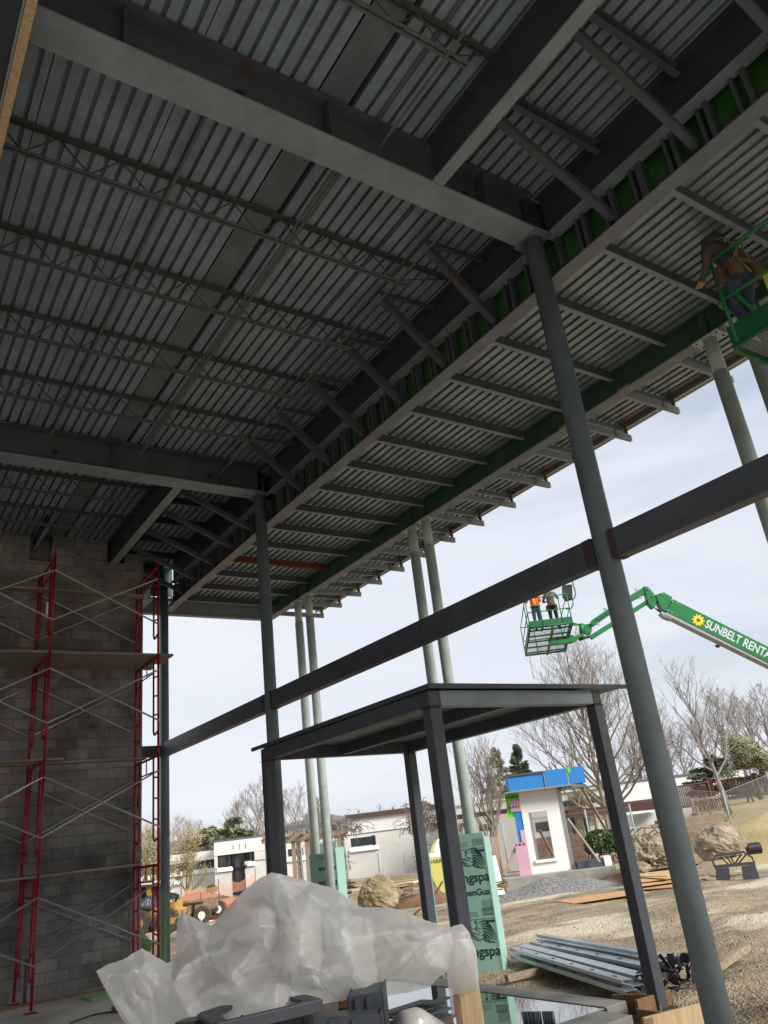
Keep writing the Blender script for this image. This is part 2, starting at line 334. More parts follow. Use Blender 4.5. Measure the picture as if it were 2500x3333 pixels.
# ================================================================== GROUND
def groundmat():
    m = bpy.data.materials.new('gravel_and_mud'); m.use_nodes = True; nt = m.node_tree; N = nt.nodes; L = nt.links; b = N['Principled BSDF']
    b.inputs['Roughness'].default_value = .95; b.inputs['Specular IOR Level'].default_value = .15
    tc = N.new('ShaderNodeTexCoord'); P = tc.outputs['Object']
    def noise(sc, det=6, ro=.6, loc=(0, 0, 0), st=(1, 1, 1)):
        mp = N.new('ShaderNodeMapping'); mp.inputs['Location'].default_value = loc; mp.inputs['Scale'].default_value = st; mp.inputs['Rotation'].default_value = (0, 0, -ANG); L.new(P, mp.inputs[0])
        n = N.new('ShaderNodeTexNoise'); n.inputs['Scale'].default_value = sc; n.inputs['Detail'].default_value = det; n.inputs['Roughness'].default_value = ro
        L.new(mp.outputs[0], n.inputs[0]); return n.outputs['Fac']
    def ramp(f, a, b_):
        r = N.new('ShaderNodeValToRGB'); r.color_ramp.elements[0].position = a; r.color_ramp.elements[1].position = b_; L.new(f, r.inputs[0]); return r.outputs[0]
    def mixc(f, a, b_):
        x = N.new('ShaderNodeMix'); x.data_type = 'RGBA'
        if isinstance(f, float): x.inputs[0].default_value = f
        else: L.new(f, x.inputs[0])
        for i, c in ((6, a), (7, b_)):
            if isinstance(c, str): x.inputs[i].default_value = (*lin(c), 1)
            else: L.new(c, x.inputs[i])
        return x.outputs[2]
    vor = N.new('ShaderNodeTexVoronoi'); vor.inputs['Scale'].default_value = 27; L.new(P, vor.inputs['Vector'])
    vor2 = N.new('ShaderNodeTexVoronoi'); vor2.inputs['Scale'].default_value = 7; L.new(P, vor2.inputs['Vector'])
    sx = N.new('ShaderNodeSeparateColor'); L.new(vor.outputs['Color'], sx.inputs[0])
    stone = mixc(sx.outputs[0], '#8c806e', '#bfb29c')
    stone = mixc(ramp(vor.outputs['Distance'], .2, .75), stone, '#6b5d4c')
    mud = mixc(ramp(noise(1.2), .35, .65), '#9c8a70', '#bbaa90')
    base = mixc(ramp(noise(.45, 7, .65, (3, 1, 0), (1, 2.2, 1)), .42, .58), stone, mud)
    base = mixc(ramp(noise(.16, 3, .5, (9, 4, 0), (1, 3, 1)), .55, .62), base, '#c9bda6')
    wet = ramp(noise(.3, 4, .55, (0, 5, 0)), .5, .68)
    base = mixc(wet, base, mixc(.65, base, '#5f5242'))
    # grass: the slope to the right and everything beyond the buildings
    dt = N.new('ShaderNodeVectorMath'); dt.operation = 'DOT_PRODUCT'; L.new(P, dt.inputs[0]); dt.inputs[1].default_value = tuple(SD)
    df = N.new('ShaderNodeVectorMath'); df.operation = 'DOT_PRODUCT'; L.new(P, df.inputs[0]); df.inputs[1].default_value = tuple(FW)
    def step(v, a, b_):
        r = N.new('ShaderNodeMapRange'); r.inputs[1].default_value = a; r.inputs[2].default_value = b_; L.new(v, r.inputs[0]); return r.outputs[0]
    g1 = N.new('ShaderNodeMath'); g1.operation = 'MULTIPLY'; dv = N.new('ShaderNodeMath'); dv.operation = 'DIVIDE'; L.new(dt.outputs['Value'], dv.inputs[0]); L.new(df.outputs['Value'], dv.inputs[1]); L.new(step(dv.outputs[0], .325, .335), g1.inputs[0]); L.new(step(df.outputs['Value'], 28.2, 28.8), g1.inputs[1])
    gm = N.new('ShaderNodeMath'); gm.operation = 'MAXIMUM'; L.new(g1.outputs[0], gm.inputs[0]); L.new(step(df.outputs['Value'], 60, 64), gm.inputs[1])
    grass = mixc(ramp(noise(.5, 8, .7), .35, .62), '#97925f', '#b5a07a')
    grass = mixc(ramp(noise(7, 6, .7), .3, .7), grass, mixc(.5, grass, '#cdb489'))
    far = mixc(step(df.outputs['Value'], 110, 200), grass, mixc(ramp(noise(.05, 10, .75), .4, .6), '#6f6468', '#857a76'))  # far ground grayed, distance haze put into its colour
    col = mixc(gm.outputs[0], base, far)
    L.new(col, b.inputs['Base Color'])
    ma = N.new('ShaderNodeMath'); ma.operation = 'ADD'; L.new(vor.outputs['Distance'], ma.inputs[0]); L.new(vor2.outputs['Distance'], ma.inputs[1])
    bp = N.new('ShaderNodeBump'); bp.inputs['Strength'].default_value = 1; bp.inputs['Distance'].default_value = -.028
    L.new(ma.outputs[0], bp.inputs['Height']); L.new(bp.outputs[0], b.inputs['Normal'])
    return m
m_ground = groundmat()
import mathutils.noise as nz
# radial grid centred on camera so that near ground is fine and far ground coarse
vs = []; fs = []; nr, na = 150, 260
for i in range(nr):
    r = 1.5*(1.0475**i) if i else 0.0
    for j in range(na):
        a = 2*math.pi*j/na; x, y = r*math.cos(a), r*math.sin(a); z = hgt(x, y)
        if r < 90:
            z += .09*nz.noise((x*.35, y*.35, 0))+.05*nz.noise((x*1.1, y*1.1, 4))+.022*nz.noise((x*3.5, y*3.5, 9))
        if -16 < x < 7.3 and -12 < y < 18.6: z = -.4
        if 7.3 <= x < 7.6 and 6 < y < 12: z = min(z, -.12)
        vs.append((x, y, z))
for i in range(nr-1):
    for j in range(na):
        fs.append((i*na+j, (i+1)*na+j, (i+1)*na+(j+1) % na, i*na+(j+1) % na))
g = M(); g.add(vs, fs); o = g.build('ground', m_ground, smooth=True, loc=(0, 0, 0)); tag(o, kind='structure')
# floor slab with a recessed entry pit that holds the puddle
g = M()
g.box(-16, 5.05, -12, 18.3, -.3, .06); g.box(5.05, 6.02, -12, 6.9, -.3, .06); g.box(5.05, 6.02, 11.1, 18.3, -.3, .06)
g.box(5.05, 7.0, 6.9, 11.1, -.3, -.02)
tag(g.build('floor', m_floor, loc=(0, 0, 0)), kind='structure')
g = M(); g.box(5.06, 7.09, 6.885, 11.0, .0, .06)
m_water = bpy.data.materials.new('standing_water'); m_water.use_nodes = True; b = m_water.node_tree.nodes['Principled BSDF']
b.inputs['Base Color'].default_value = (.03, .028, .022, 1); b.inputs['Roughness'].default_value = .03; b.inputs['Specular IOR Level'].default_value = 1.0; b.inputs['Coat Weight'].default_value = 1; b.inputs['Coat Roughness'].default_value = .02
wn = m_water.node_tree.nodes.new('ShaderNodeTexNoise'); wn.inputs['Scale'].default_value = 3; wb = m_water.node_tree.nodes.new('ShaderNodeBump'); wb.inputs['Strength'].default_value = .03
m_water.node_tree.links.new(wn.outputs[0], wb.inputs['Height']); m_water.node_tree.links.new(wb.outputs[0], b.inputs['Normal'])
tag(g.build('puddle', m_water, loc=(6, 8, 0)), kind='structure')
def single(name, g, mt, label, cat, group=None, smooth=False, bevel=0):
    return tag(g.build(name, mt, smooth=smooth, bevel=bevel), label, cat, group)
g = M(); g.box(7.09, 7.42, 6.9, 13.5, -.35, .07)
single('concrete_curb', g, m_concw, 'damp concrete curb running along the far side of the puddle', 'curb', 'curbs round the entry pit', bevel=.012)
g = M(); g.box(5.02, 6.95, 6.42, 6.88, -.35, .072)
single('concrete_curb', g, m_concw, 'damp concrete curb crossing in front of the puddle to the boxed post', 'curb', 'curbs round the entry pit', bevel=.012)
# ================================================================== STRUCTURAL STEEL
def ibeam(name, ax, lo, hi, c, zb, dep, wd_, mweb, mfl, label, group=None, tf=.02, tw=.014, cat='steel beam'):
    """I-beam along axis ax at cross position c, bottom zb"""
    t = thing(name, (c, (lo+hi)/2, zb) if ax == 'y' else ((lo+hi)/2, c, zb), label, cat, group)
    def B(g, a, b_, z0, z1):
        if ax == 'y': g.box(c+a, c+b_, lo, hi, z0, z1)
        else: g.box(lo, hi, c+a, c+b_, z0, z1)
        return g
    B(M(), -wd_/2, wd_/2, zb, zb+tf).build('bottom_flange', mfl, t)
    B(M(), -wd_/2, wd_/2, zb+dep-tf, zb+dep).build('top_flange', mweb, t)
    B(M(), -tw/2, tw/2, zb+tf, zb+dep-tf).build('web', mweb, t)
    return t
G1 = 'deep roof girders running across the building'
DK = 8.86
def girder(y, x0, x1, label):
    t = ibeam('roof_girder', 'x', x0, x1, y, 8.25, .58, .34, m_mill, m_prim, label, G1, tf=.025, cat='girder')  # lighter bottom flange: light bounced off the floor put into its colour
    for x in (1.2, 3.2, 5.2):
        for s in (-1, 1): g = M(); g.box(x, x+.012, y+s*.009, y+s*.15, 8.28, 8.8); g.build('stiffener_plate', m_mill, t)
    for x in (2.3, 5.0):
        g = M(); g.tube([(x, y-.03, 8.5), (x, y+.03, 8.5)], .045, 12); g.build('bolt_cluster', m_black, t)
    return t
girder(4.66, -14, 5.97, 'nearest deep steel roof girder, gray underside, ending on the big front column')
girder(12.27, -14, 5.97, 'second deep steel roof girder, ending on the pipe column behind the small entry frame')
G2 = 'inner edge beams carrying the short roof channels'
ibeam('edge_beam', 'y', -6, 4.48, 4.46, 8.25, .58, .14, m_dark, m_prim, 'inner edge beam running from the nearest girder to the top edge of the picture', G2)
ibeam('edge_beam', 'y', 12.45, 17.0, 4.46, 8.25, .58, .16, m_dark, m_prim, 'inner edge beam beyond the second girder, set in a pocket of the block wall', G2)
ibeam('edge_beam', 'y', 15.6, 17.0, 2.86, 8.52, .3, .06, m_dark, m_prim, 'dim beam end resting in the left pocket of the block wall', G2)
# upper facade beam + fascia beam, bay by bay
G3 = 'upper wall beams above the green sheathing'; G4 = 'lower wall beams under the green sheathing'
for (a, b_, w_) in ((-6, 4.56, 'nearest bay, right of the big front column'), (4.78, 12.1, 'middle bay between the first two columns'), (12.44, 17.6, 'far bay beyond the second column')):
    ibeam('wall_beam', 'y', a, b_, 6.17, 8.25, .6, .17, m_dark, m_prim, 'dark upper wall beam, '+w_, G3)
t = thing('fascia_beam', (6.2, 6, 7.7), 'long steel fascia beam with bright lower edge running between hall and canopy', 'steel beam')
M().box(6.12, 6.31, -6, 18.3, 7.7, 7.716).build('bottom_flange', m_flange, t)
M().box(6.297, 6.309, -6, 18.3, 7.717, 7.93).build('web', m_dkr, t)
# green sheathing + studs
ordn = ['first', 'second', 'third', 'fourth', 'fifth', 'sixth', 'seventh', 'eighth', 'ninth', 'tenth', 'eleventh', 'twelfth', 'thirteenth', 'fourteenth', 'fifteenth', 'sixteenth', 'seventeenth', 'eighteenth']
rnd = random.Random(5)
GS = 'green sheathing panels along the wall'
y = -5.0; i = 0
while y < 17.4:
    w_ = 1.2
    g = M().box(6.345, 6.36, y+.0005, y+w_-.0005, 7.76, 9.0)
    place = ('nearest bay' if y < 4 else 'middle bay' if y < 12 else 'far bay')
    if .4 < y+w_/2 and y < 17.4:
        tag(g.build('sheathing_panel', m_green), 'green sheathing panel behind the studs, %s counted from the right edge of the picture' % ordn[int((y+.6)/1.2)], 'wall panel', GS)
    y += w_
y = 1.6; 
while y < 17.6:
    for (q, ww) in ((0, rnd.choice((.05, .08))), (rnd.choice((.1, .13)), .035)):
        if abs(y+q-4.66) < .12 or abs(y+q-12.27) < .12: continue
        g = M(); x0, x1 = 6.2, 6.296
        g.box(x0, x1, y+q, y+q+.003, 7.72, 8.249); g.box(x0, x0+.003, y+q+.0031, y+q+ww, 7.72, 8.249); g.box(x1-.003, x1, y+q+.0031, y+q+ww, 7.72, 8.249)
        bay = 'nearest' if y < 4.6 else 'middle' if y < 12.2 else 'far'
        tag(g.build('wall_stud', m_stud), 'short steel stud before the green sheathing, %s bay' % bay, 'stud', 'short studs of the %s bay' % bay)
    y += .41
def channel(name, a, b_, mt, label, cat, group, h=.12, w_=.05, up=(0, 0, 1), parts=True):
    """C-channel between two points: web plus two flanges in one part"""
    a = Vector(a); b_ = Vector(b_); d = (b_-a).normalized(); u = Vector(up); x = d.cross(u).normalized(); u = x.cross(d).normalized()
    g = M()
    prof = [(0, -h/2), (w_, -h/2), (w_, -h/2+.007), (.007, -h/2+.007), (.007, h/2-.007), (w_, h/2-.007), (w_, h/2), (0, h/2)]
    g.prism(prof, a, x, u, b_-a)
    return tag(g.build(name, mt), label, cat, group)
# outriggers and kickers of near and far bays
for k, (bay, ys) in enumerate((('nearest', (3.62, 2.56, 1.5)), ('far', (12.95, 13.95, 15.0, 16.05, 17.0)))):
    for j, y in enumerate(ys):
        where = ('the nearest bay' if k == 0 else 'the far bay'), ('first', 'second', 'third', 'fourth', 'fifth')[j]
        channel('roof_channel', (4.53, y, 8.70), (6.08, y, 8.70), m_mill if k == 0 else m_dark, 'short roof channel %s from the girder in %s' % (where[1], where[0]), 'steel channel', 'short roof channels', h=.15, w_=.07)
        t = thing('kicker_brace', (5.3, y, 8.1), 'sloping kicker brace in %s, %s one from the girder' % (where[0], where[1]), 'brace', 'sloping kicker braces')
        g = M(); g.bar((4.62, y+.06, 8.55), (6.2, y+.06, 7.88), .008, .09); g.bar((4.62, y+.1, 8.51), (6.2, y+.1, 7.84), .075, .008); g.build('angle_bar', m_mill, t)
        M().box(4.56, 4.72, y+.045, y+.052, 8.47, 8.66).build('gusset_plate', m_rust, t)
for j, y in enumerate((5.6, 6.66, 7.72, 8.78, 9.85, 10.93)):
    t = thing('kicker_brace', (5.7, y, 8.2), 'sloping kicker brace in the middle bay, %s one beyond the big front column' % ('first', 'second', 'third', 'fourth', 'fifth', 'sixth')[j], 'brace', 'sloping kicker braces')
    g = M(); g.bar((5.22, y, 8.63), (6.2, y+.05, 7.88), .008, .11); g.bar((5.22, y+.045, 8.58), (6.2, y+.095, 7.83), .09, .008); g.build('angle_bar', m_mill, t)
    M().bar((5.2, y-.01, 8.66), (6.08, y-.01, 8.72), .05, .05).build('tie_rod', m_joist, t)
# ================================================================== ROOF DECK
def deckprof(x0, x1, z, pitch=.1475, slot=.045, dep=.07, taper=.012):
    """list of (x,z) across the ribs, flat side down with narrow grooves"""
    pts = [(x0, z)]; x = x0+.02
    while x+pitch < x1:
        f = x+pitch-slot
        pts += [(x, z), (f, z), (f-taper+.004, z+dep), (f+slot+taper-.004, z+dep)]
        x += pitch
    pts += [(x, z), (x1, z)]
    o = [pts[0]]
    for p in pts[1:]:
        if abs(p[0]-o[-1][0])+abs(p[1]-o[-1][1]) > 1e-5: o.append(p)
    return o
def deckmesh(x0, x1, y0, y1, z, **k):
    p = deckprof(x0, x1, z, **k); g = M(); n = len(p); th = .0015
    for (y) in (y0, y1):
        for a, c in p: g.v.append(Vector((a, y, c)))
    for i in range(n-1): g.f.append((i, i+n, i+n+1, i+1)); g.mi.append(0)
    # upper skin so that the roof is solid from above
    k0 = len(g.v)
    for y in (y0, y1):
        g.v.append(Vector((x0, y, z+.09))); g.v.append(Vector((x1, y, z+.09)))
    g.f += [(k0, k0+1, k0+3, k0+2)]; g.mi += [0]
    return g
t = thing('roof_deck', (0, 6, DK), 'ribbed galvanized steel roof deck over the hall, seen from below', 'roof deck')
sheets = [(-14, -4), (-4, -.62), (-.62, .8), (.8, 1.92), (1.92, 3.08)]
for a, b_ in sheets:
    deckmesh(a-.01, b_, -8, 18.35, DK).build('deck_sheet', m_galv, t)
for (a, b_, y0, y1) in ((3.5, 3.77, -8, 18.35), (3.79, 4.85, -8, 18.35), (4.87, 6.12, -8, 18.35), (6.1205, 6.34, -8, 4.95), (6.071, 6.34, 12.0, 18.35)):
    deckmesh(a, b_-.004, y0, y1, DK).build('deck_sheet', m_galv, t)
M().box(3.1, 3.43, -8, 18.35, DK-.004, DK+.004).build('flat_panel', m_galv2, t)
M().box(3.07, 3.5, -8, 18.35, DK+.045, DK+.05).build('backing_sheet', m_black, t)
# wavy second rail of lapped sheets next to the flat panel
for (sa, sb) in ((3.455, .012), (3.76, .02), (3.805, .03)): g = M(); g.box(sa, sa+.008, -8, 18.35, DK-sb, DK-.001); g.build('seam_flashing', m_galv2 if sa > 3.5 else m_dkr, t)
# canopy deck
t = thing('canopy_deck', (8.5, 9, 8.05), 'ribbed galvanized steel deck of the outer canopy, brighter than the hall roof', 'roof deck')
deckmesh(6.365, 8.95, -5, 18.4, 8.05, pitch=.151, slot=.062, dep=.045, taper=.02).build('deck_sheet', m_galvc, t)
deckmesh(8.955, 10.35, -5, 18.4, 8.05, pitch=.151, slot=.062, dep=.045, taper=.02).build('deck_sheet', m_galvc, t)
M().box(10.351, 10.64, -5, 18.4, 8.06, 8.08).build('edge_board', m_brown, t)
M().box(10.64, 10.652, -5, 18.4, 8.0, 8.1).build('edge_flashing', m_wh, t)
M().box(10.5, 10.56, -5, 18.4, 7.99, 8.055).build('edge_angle', m_galvc, t)
# canopy beam
t = ibeam('canopy_beam', 'y', -5, 18.2, 9.0, 7.66, .385, .2, m_gbeam, m_flange, 'long green steel canopy beam carried by the paired outer columns', None)
for y in (4.53, 4.02, 11.09, 11.57, 16.04, 16.6):
    M().box(8.93, 8.992, y-.05, y+.05, 7.682, 8.02).build('stiffener_plate', m_gbeam, t)
for y in (5.9, 7.1, 13.1):
    M().box(8.82, 8.84, y-.1, y+.1, 7.62, 7.66).build('erection_bolt', m_rustbits, t)
ibeam('canopy_end_beam', 'x', 5.3, 8.88, 18.3, 7.66, .42, .16, m_prim, m_prim, 'gray beam closing the far end of the canopy, its underside against the sky', None)
ibeam('canopy_return_beam', 'y', 17.1, 18.2, 5.45, 7.66, .38, .16, m_gbeam, m_flange, 'short green beam behind the scaffold at the far corner of the block wall', None)
y = 1.2; k = 0
YP = []
while y < 18.0:
    YP.append(y); y += .985
YP = [6.07+.975*(i-5) for i in range(18)]
YV = [y for y in YP if 1.6 < y < 18.1]
for k, y in enumerate(YV):
    nth = ordn[len(YV)-1-k]
    mt = m_rust if abs(y-14.85) < .3 else m_mill
    lab = 'canopy purlin between fascia beam and green beam, %s from the far end' % nth
    if mt is m_rust: lab = 'rust-brown canopy purlin, the only one that colour, behind the second pipe column'
    t = thing('canopy_purlin', (7.6, y, 7.9), lab, 'purlin', 'canopy purlins')
    M().box(6.37, 8.9, y-.004, y+.004, 7.9, 8.04).build('web', mt, t)
    M().box(6.37, 8.9, y-.004, y+.06, 7.893, 7.8995).build('bottom_flange', m_prim if mt is m_mill else mt, t)
    t = thing('canopy_outrigger', (9.8, y, 7.67), 'bolted outrigger past the canopy edge, %s from the far end, with a rusty end bracket' % nth, 'outrigger', 'canopy outriggers')
    g = M(); g.box(9.11, 10.42, y-.003, y+.003, 7.665, 7.765); g.box(9.11, 10.42, y-.003, y+.05, 7.66, 7.6645); g.box(9.11, 10.42, y-.003, y+.05, 7.7655, 7.77); g.build('channel', m_prim, t)
    g = M(); g.box(9.11, 10.5, y+.16, y+.166, 7.93, 8.03); g.box(9.11, 10.5, y+.14, y+.2, 7.925, 7.9295); g.build('upper_channel', m_prim, t)
    g = M(); g.box(10.36, 10.43, y+.055, y+.063, 7.67, 8.04); g.box(10.345, 10.351, y+.0, y+.063, 7.67, 8.04); g.build('end_bracket', m_rustbits, t)
    g = M(); g.box(10.0, 10.06, y-.012, y-.004, 7.65, 7.8); g.box(9.99, 10.07, y-.02, y-.0125, 7.69, 7.74); g.build('splice_clip', m_rustbits, t)
# ================================================================== BAR JOISTS
def joist(y, x0, x1, label, mt=m_joist, xt=None):
    t = thing('bar_joist', ((x0+x1)/2, y, 8.45), label, 'roof joist', 'open web roof joists')
    xt = xt or x1
    for s, nm in ((-1, 0), (1, 1)):
        pass
    g = M()
    for s in (-1, 1): g.box(x0, xt, y+s*.008, y+s*.045, 8.83, 8.836); g.box(x0, xt, y+s*.008, y+s*.014, 8.79, 8.8295)
    g.build('top_chord', mt, t)
    g = M()
    for s in (-1, 1): g.box(x0, x1, y+s*.012, y+s*.042, 8.45, 8.455); g.box(x0, x1, y+s*.012, y+s*.017, 8.4555, 8.485)
    g.build('bottom_chord', m_joistb, t)
    x = x0+.12; up = False; st = .31
    while x+st < x1-.02:
        g = M(); g.tube([(x, y, 8.8 if not up else 8.468), (x+st, y, 8.468 if not up else 8.8)], .0095, 6); g.build('diagonal', m_joist, t)
        x += st; up = not up
    g = M(); g.tube([(x, y, 8.8 if not up else 8.468), (xt-.06, y, 8.8)], .009, 6); g.build('end_diagonal', m_joist, t)
    return t
J = ['first', 'second', 'third', 'fourth']
for k, y in enumerate((6.17, 7.67, 9.16, 10.66)):
    joist(y, -2.2, 5.3, 'open web joist in the middle bay, %s one beyond the nearest girder' % J[k], xt=6.0)
joist(3.37, -2.2, 4.0, 'open web joist in the nearest bay, cut off by the top edge of the picture', xt=4.38)
joist(1.88, -2.2, 4.0, 'open web joist nearest the camera in the nearest bay', xt=4.38)
for k, y in enumerate((13.78, 15.32)):
    joist(y, -2.2, 3.92, 'dim open web joist in the far bay, %s one beyond the second girder' % J[k], xt=4.38)
for (x, y0, y1, w_) in ((2.08, 4.84, 12.08, 'left'), (3.55, 4.84, 12.08, 'middle'), (5.08, 4.84, 12.08, 'right')):
    t = thing('bridging_bar', (x, 8, 8.5), 'thin bridging angle under the joists of the middle bay, %s one of three' % w_, 'bridging bar', 'bridging bars')
    g = M(); g.box(x, x+.032, y0, y1, 8.4405, 8.4445); g.build('lower_angle', m_joistb, t)
    g = M(); g.box(x+.1, x+.132, y0, y1, 8.757, 8.761); g.build('upper_angle', m_joistb, t)
for (x, w_) in ((2.08, 'left'), (3.72, 'right')):
    t = thing('bridging_bar', (x, 14, 8.5), 'thin bridging angle under the joists of the far bay, %s one of two' % w_, 'bridging bar', 'bridging bars')
    M().box(x, x+.032, 12.46, 16.8, 8.4405, 8.4445).build('lower_angle', m_joistb, t)
t = thing('bridging_bar', (3.8, 2.5, 8.5), 'thin bridging angle under the joists of the nearest bay', 'bridging bar', 'bridging bars')
M().box(3.75, 3.782, .6, 4.5, 8.4405, 8.4445).build('lower_angle', m_joistb, t)
# header beam at the left edge with a wood nailer
t = thing('header_beam', (.2, 4, 8), 'dark beam in the top left corner with a tan wooden nailer along its edge', 'steel beam')
M().box(-.5, .42, 0, 9.5, 8.0, 8.02).build('bottom_flange', m_dark, t)
M().box(-.5, -.47, 0, 9.5, 8.021, 8.4).build('web', m_dark, t)
M().box(.425, .50, 0, 9.5, 7.985, 8.06).build('wood_nailer', m_wood, t)
M().box(.405, .42, 0, 9.5, 7.975, 7.999).build('edge_lip', m_galvc, t)
# ================================================================== COLUMNS AND GIRT
def column(x, y, zb, zt, r, mt, label, group, cap=True, sleeve=None, name='pipe_column', capm=None):
    t = thing(name, (x, y, zb), label, 'column', group)
    if sleeve:
        M().tube([(x, y, zb), (x, y, sleeve)], r, 32).build('shaft', mt, t, smooth=True)
        M().tube([(x, y, sleeve+.0005), (x, y, zt-.022)], r*.9, 32).build('upper_sleeve', mt, t, smooth=True)
    else: M().tube([(x, y, zb), (x, y, zt-.022)], r, 36).build('shaft', mt, t, smooth=True)
    for c in t.children:
        for p in c.data.polygons:
            if len(p.vertices) > 4: p.use_smooth = False
    if cap:
        M().box(x-.13, x+.13, y-.2, y+.2, zt-.0215, zt-.003).build('cap_plate', capm or m_flange, t, bevel=.002)
        if sleeve:
            for s in (-1, 1):
                for q in (-1, 1):
                    M().tube([(x+s*.08, y+q*.155, zt-.03), (x+s*.08, y+q*.155, zt-.0217)], .017, 12).build('bolt_hole', m_black, t)
    return t
GC = 'pipe columns along the front wall of the hall'
column(6.0, 4.66, -.35, 8.25, .113, m_col, 'big gray pipe column in the right foreground, leaning through the whole picture', GC)
column(6.0, 12.27, -.35, 8.25, .106, m_col, 'gray pipe column behind the left post of the small entry frame', GC)
column(6.0, 17.8, -.35, 8.25, .1, m_col, 'gray pipe column beside the scaffold, green stained near its foot', GC)
for y, w_ in ((4.66, ''),):
    M()
t = thing('knee_plate', (6, 4.5, 8), 'small steel web continuing above the big front column between the beams', 'steel plate')
M().box(5.9, 6.28, 4.60, 4.72, 8.27, 8.84).build('stub', m_dark, t)
cst = [o_ for o_ in COL.objects if o_.get('label', '').startswith('gray pipe column beside the scaffold')][0]
g = M(); P = [(.1015*math.cos(math.radians(a)), .1015*math.sin(math.radians(a))) for a in range(170, 275, 7)]; P += [(p[0]*.97, p[1]*.97) for p in P[::-1]]; g.prism(P, (6.0, 17.8, -.3), (1, 0, 0), (0, 1, 0), (0, 0, 1.75)); g.build('green_paint_stain', mat('green_overspray', '#4f7a4a', .7, col2='#63706a', scale=5, amt=.8), cst)
GO = 'paired outer canopy columns'
for y, lab in ((4.02, 'outer canopy column at the right edge, partly behind the near lift basket'), (4.53, 'outer canopy column with a bolted cap plate just left of the near lift basket'),
               (11.09, 'right one of the middle pair of outer canopy columns, its foot in foam board'), (11.57, 'left one of the middle pair of outer canopy columns'),
               (16.04, 'right one of the far pair of slim outer canopy columns'), (16.6, 'left one of the far pair of slim outer canopy columns')):
    column(9.0, y, -.3, 7.66, .1, m_gcol, lab, GO, sleeve=7.12, name='canopy_column', capm=m_gcol)
GG = 'mid-height wall girts'
for (a, b_, lab) in ((-6, 4.555, 'mid-height steel girt crossing the right side of the big front column'), (4.765, 12.165, 'long mid-height steel girt between the first two pipe columns'), (12.375, 17.695, 'mid-height steel girt between the second column and the column by the scaffold')):
    t = thing('wall_girt', (6, (a+b_)/2, 4.21), lab, 'girt', GG)
    M().box(5.92, 6.08, a, b_, 4.21, 4.5).build('tube', m_mill, t, bevel=.01)
    if b_ < 18: M().box(5.917, 6.083, b_-.09, b_-.002, 4.207, 4.503).build('weld_zone', m_dkr, t, bevel=.01)
    if a > 0: M().box(5.917, 6.083, a+.002, a+.12, 4.207, 4.503).build('end_plate', m_dkr, t, bevel=.01)
t = thing('wall_girt', (5.6, 17.8, 4.21), 'short steel girt returning behind the scaffold from the far column to the block wall', 'girt', GG)
M().box(5.0, 5.895, 17.75, 17.9, 4.21, 4.45).build('tube', m_mill, t)
# ================================================================== BLOCK WALL
m_cmu = brickmat('concrete_block', '#97948f', '#7e7b79', '#7c7976', .4064, .2032, .009, 'xz', bump=.9, var=.68)
poly = [(-14, 0.06), (5.19, .06), (5.19, 8.62), (4.77, 8.62), (4.77, 8.36), (4.37, 8.36), (4.37, 8.855), (3.2, 8.855), (3.2, 8.25), (2.76, 8.25), (2.76, 8.855), (-14, 8.855)]
g = M(); g.prism(poly, (0, 16.82, 0), (1, 0, 0), (0, 0, 1), (0, .3, 0))
single('block_wall', g, m_cmu, 'gray concrete block wall with two beam pockets at its top, behind the red scaffold', 'wall')
M().box(-14, 4.9, 17.14, 17.3, .06, 8.85).build('pocket_backing', m_cmu, None).parent = None  # added behind the pockets to keep sky light out of them
bw = [o_ for o_ in COL.objects if o_.name.startswith('pocket_backing')][0]; tag(bw, 'added block layer shutting out the sky behind the two beam pockets', 'wall')
bw.name = 'inner_block_wall'
g = M(); g.box(5.2, 6.34, 18.18, 18.2, 8.09, 8.85); single('sheathing_panel', g, m_gbeam, 'dull green panel closing the far end of the hall above the canopy', 'wall panel', GS)
ibeam('end_wall_beam', 'x', 4.95, 6.05, 17.95, 8.2, .6, .16, m_dark, m_dark, 'short dark beam over the column beside the scaffold', None)
rnd = random.Random(8)
for (x, z, ww, hh) in ((4.15, 3.86, .38, .19), (3.45, 5.5, .55, .19), (3.3, 2.55, .36, .18)):
    pass
g = M(); g.box(1.0, 6.2, 16.2, 16.3, .06, .1)
single('sill_board', g, m_form, 'long flat board lying on the slab in front of the block wall', 'board')
g = M(); g.box(3.9, 4.7, 15.3, 15.95, .062, .09)
single('green_panel_offcut', g, mat('light_green_panel', '#8fb07c', .8, amt=.3), 'light green panel offcut lying on the slab near the wall', 'panel')
g = M(); g.tube([(3.12, 16.6, .06), (3.12, 16.6, .75)], .03, 10)
single('conduit_stub', g, m_mill, 'short gray conduit standing at the foot of the block wall', 'pipe', smooth=True)
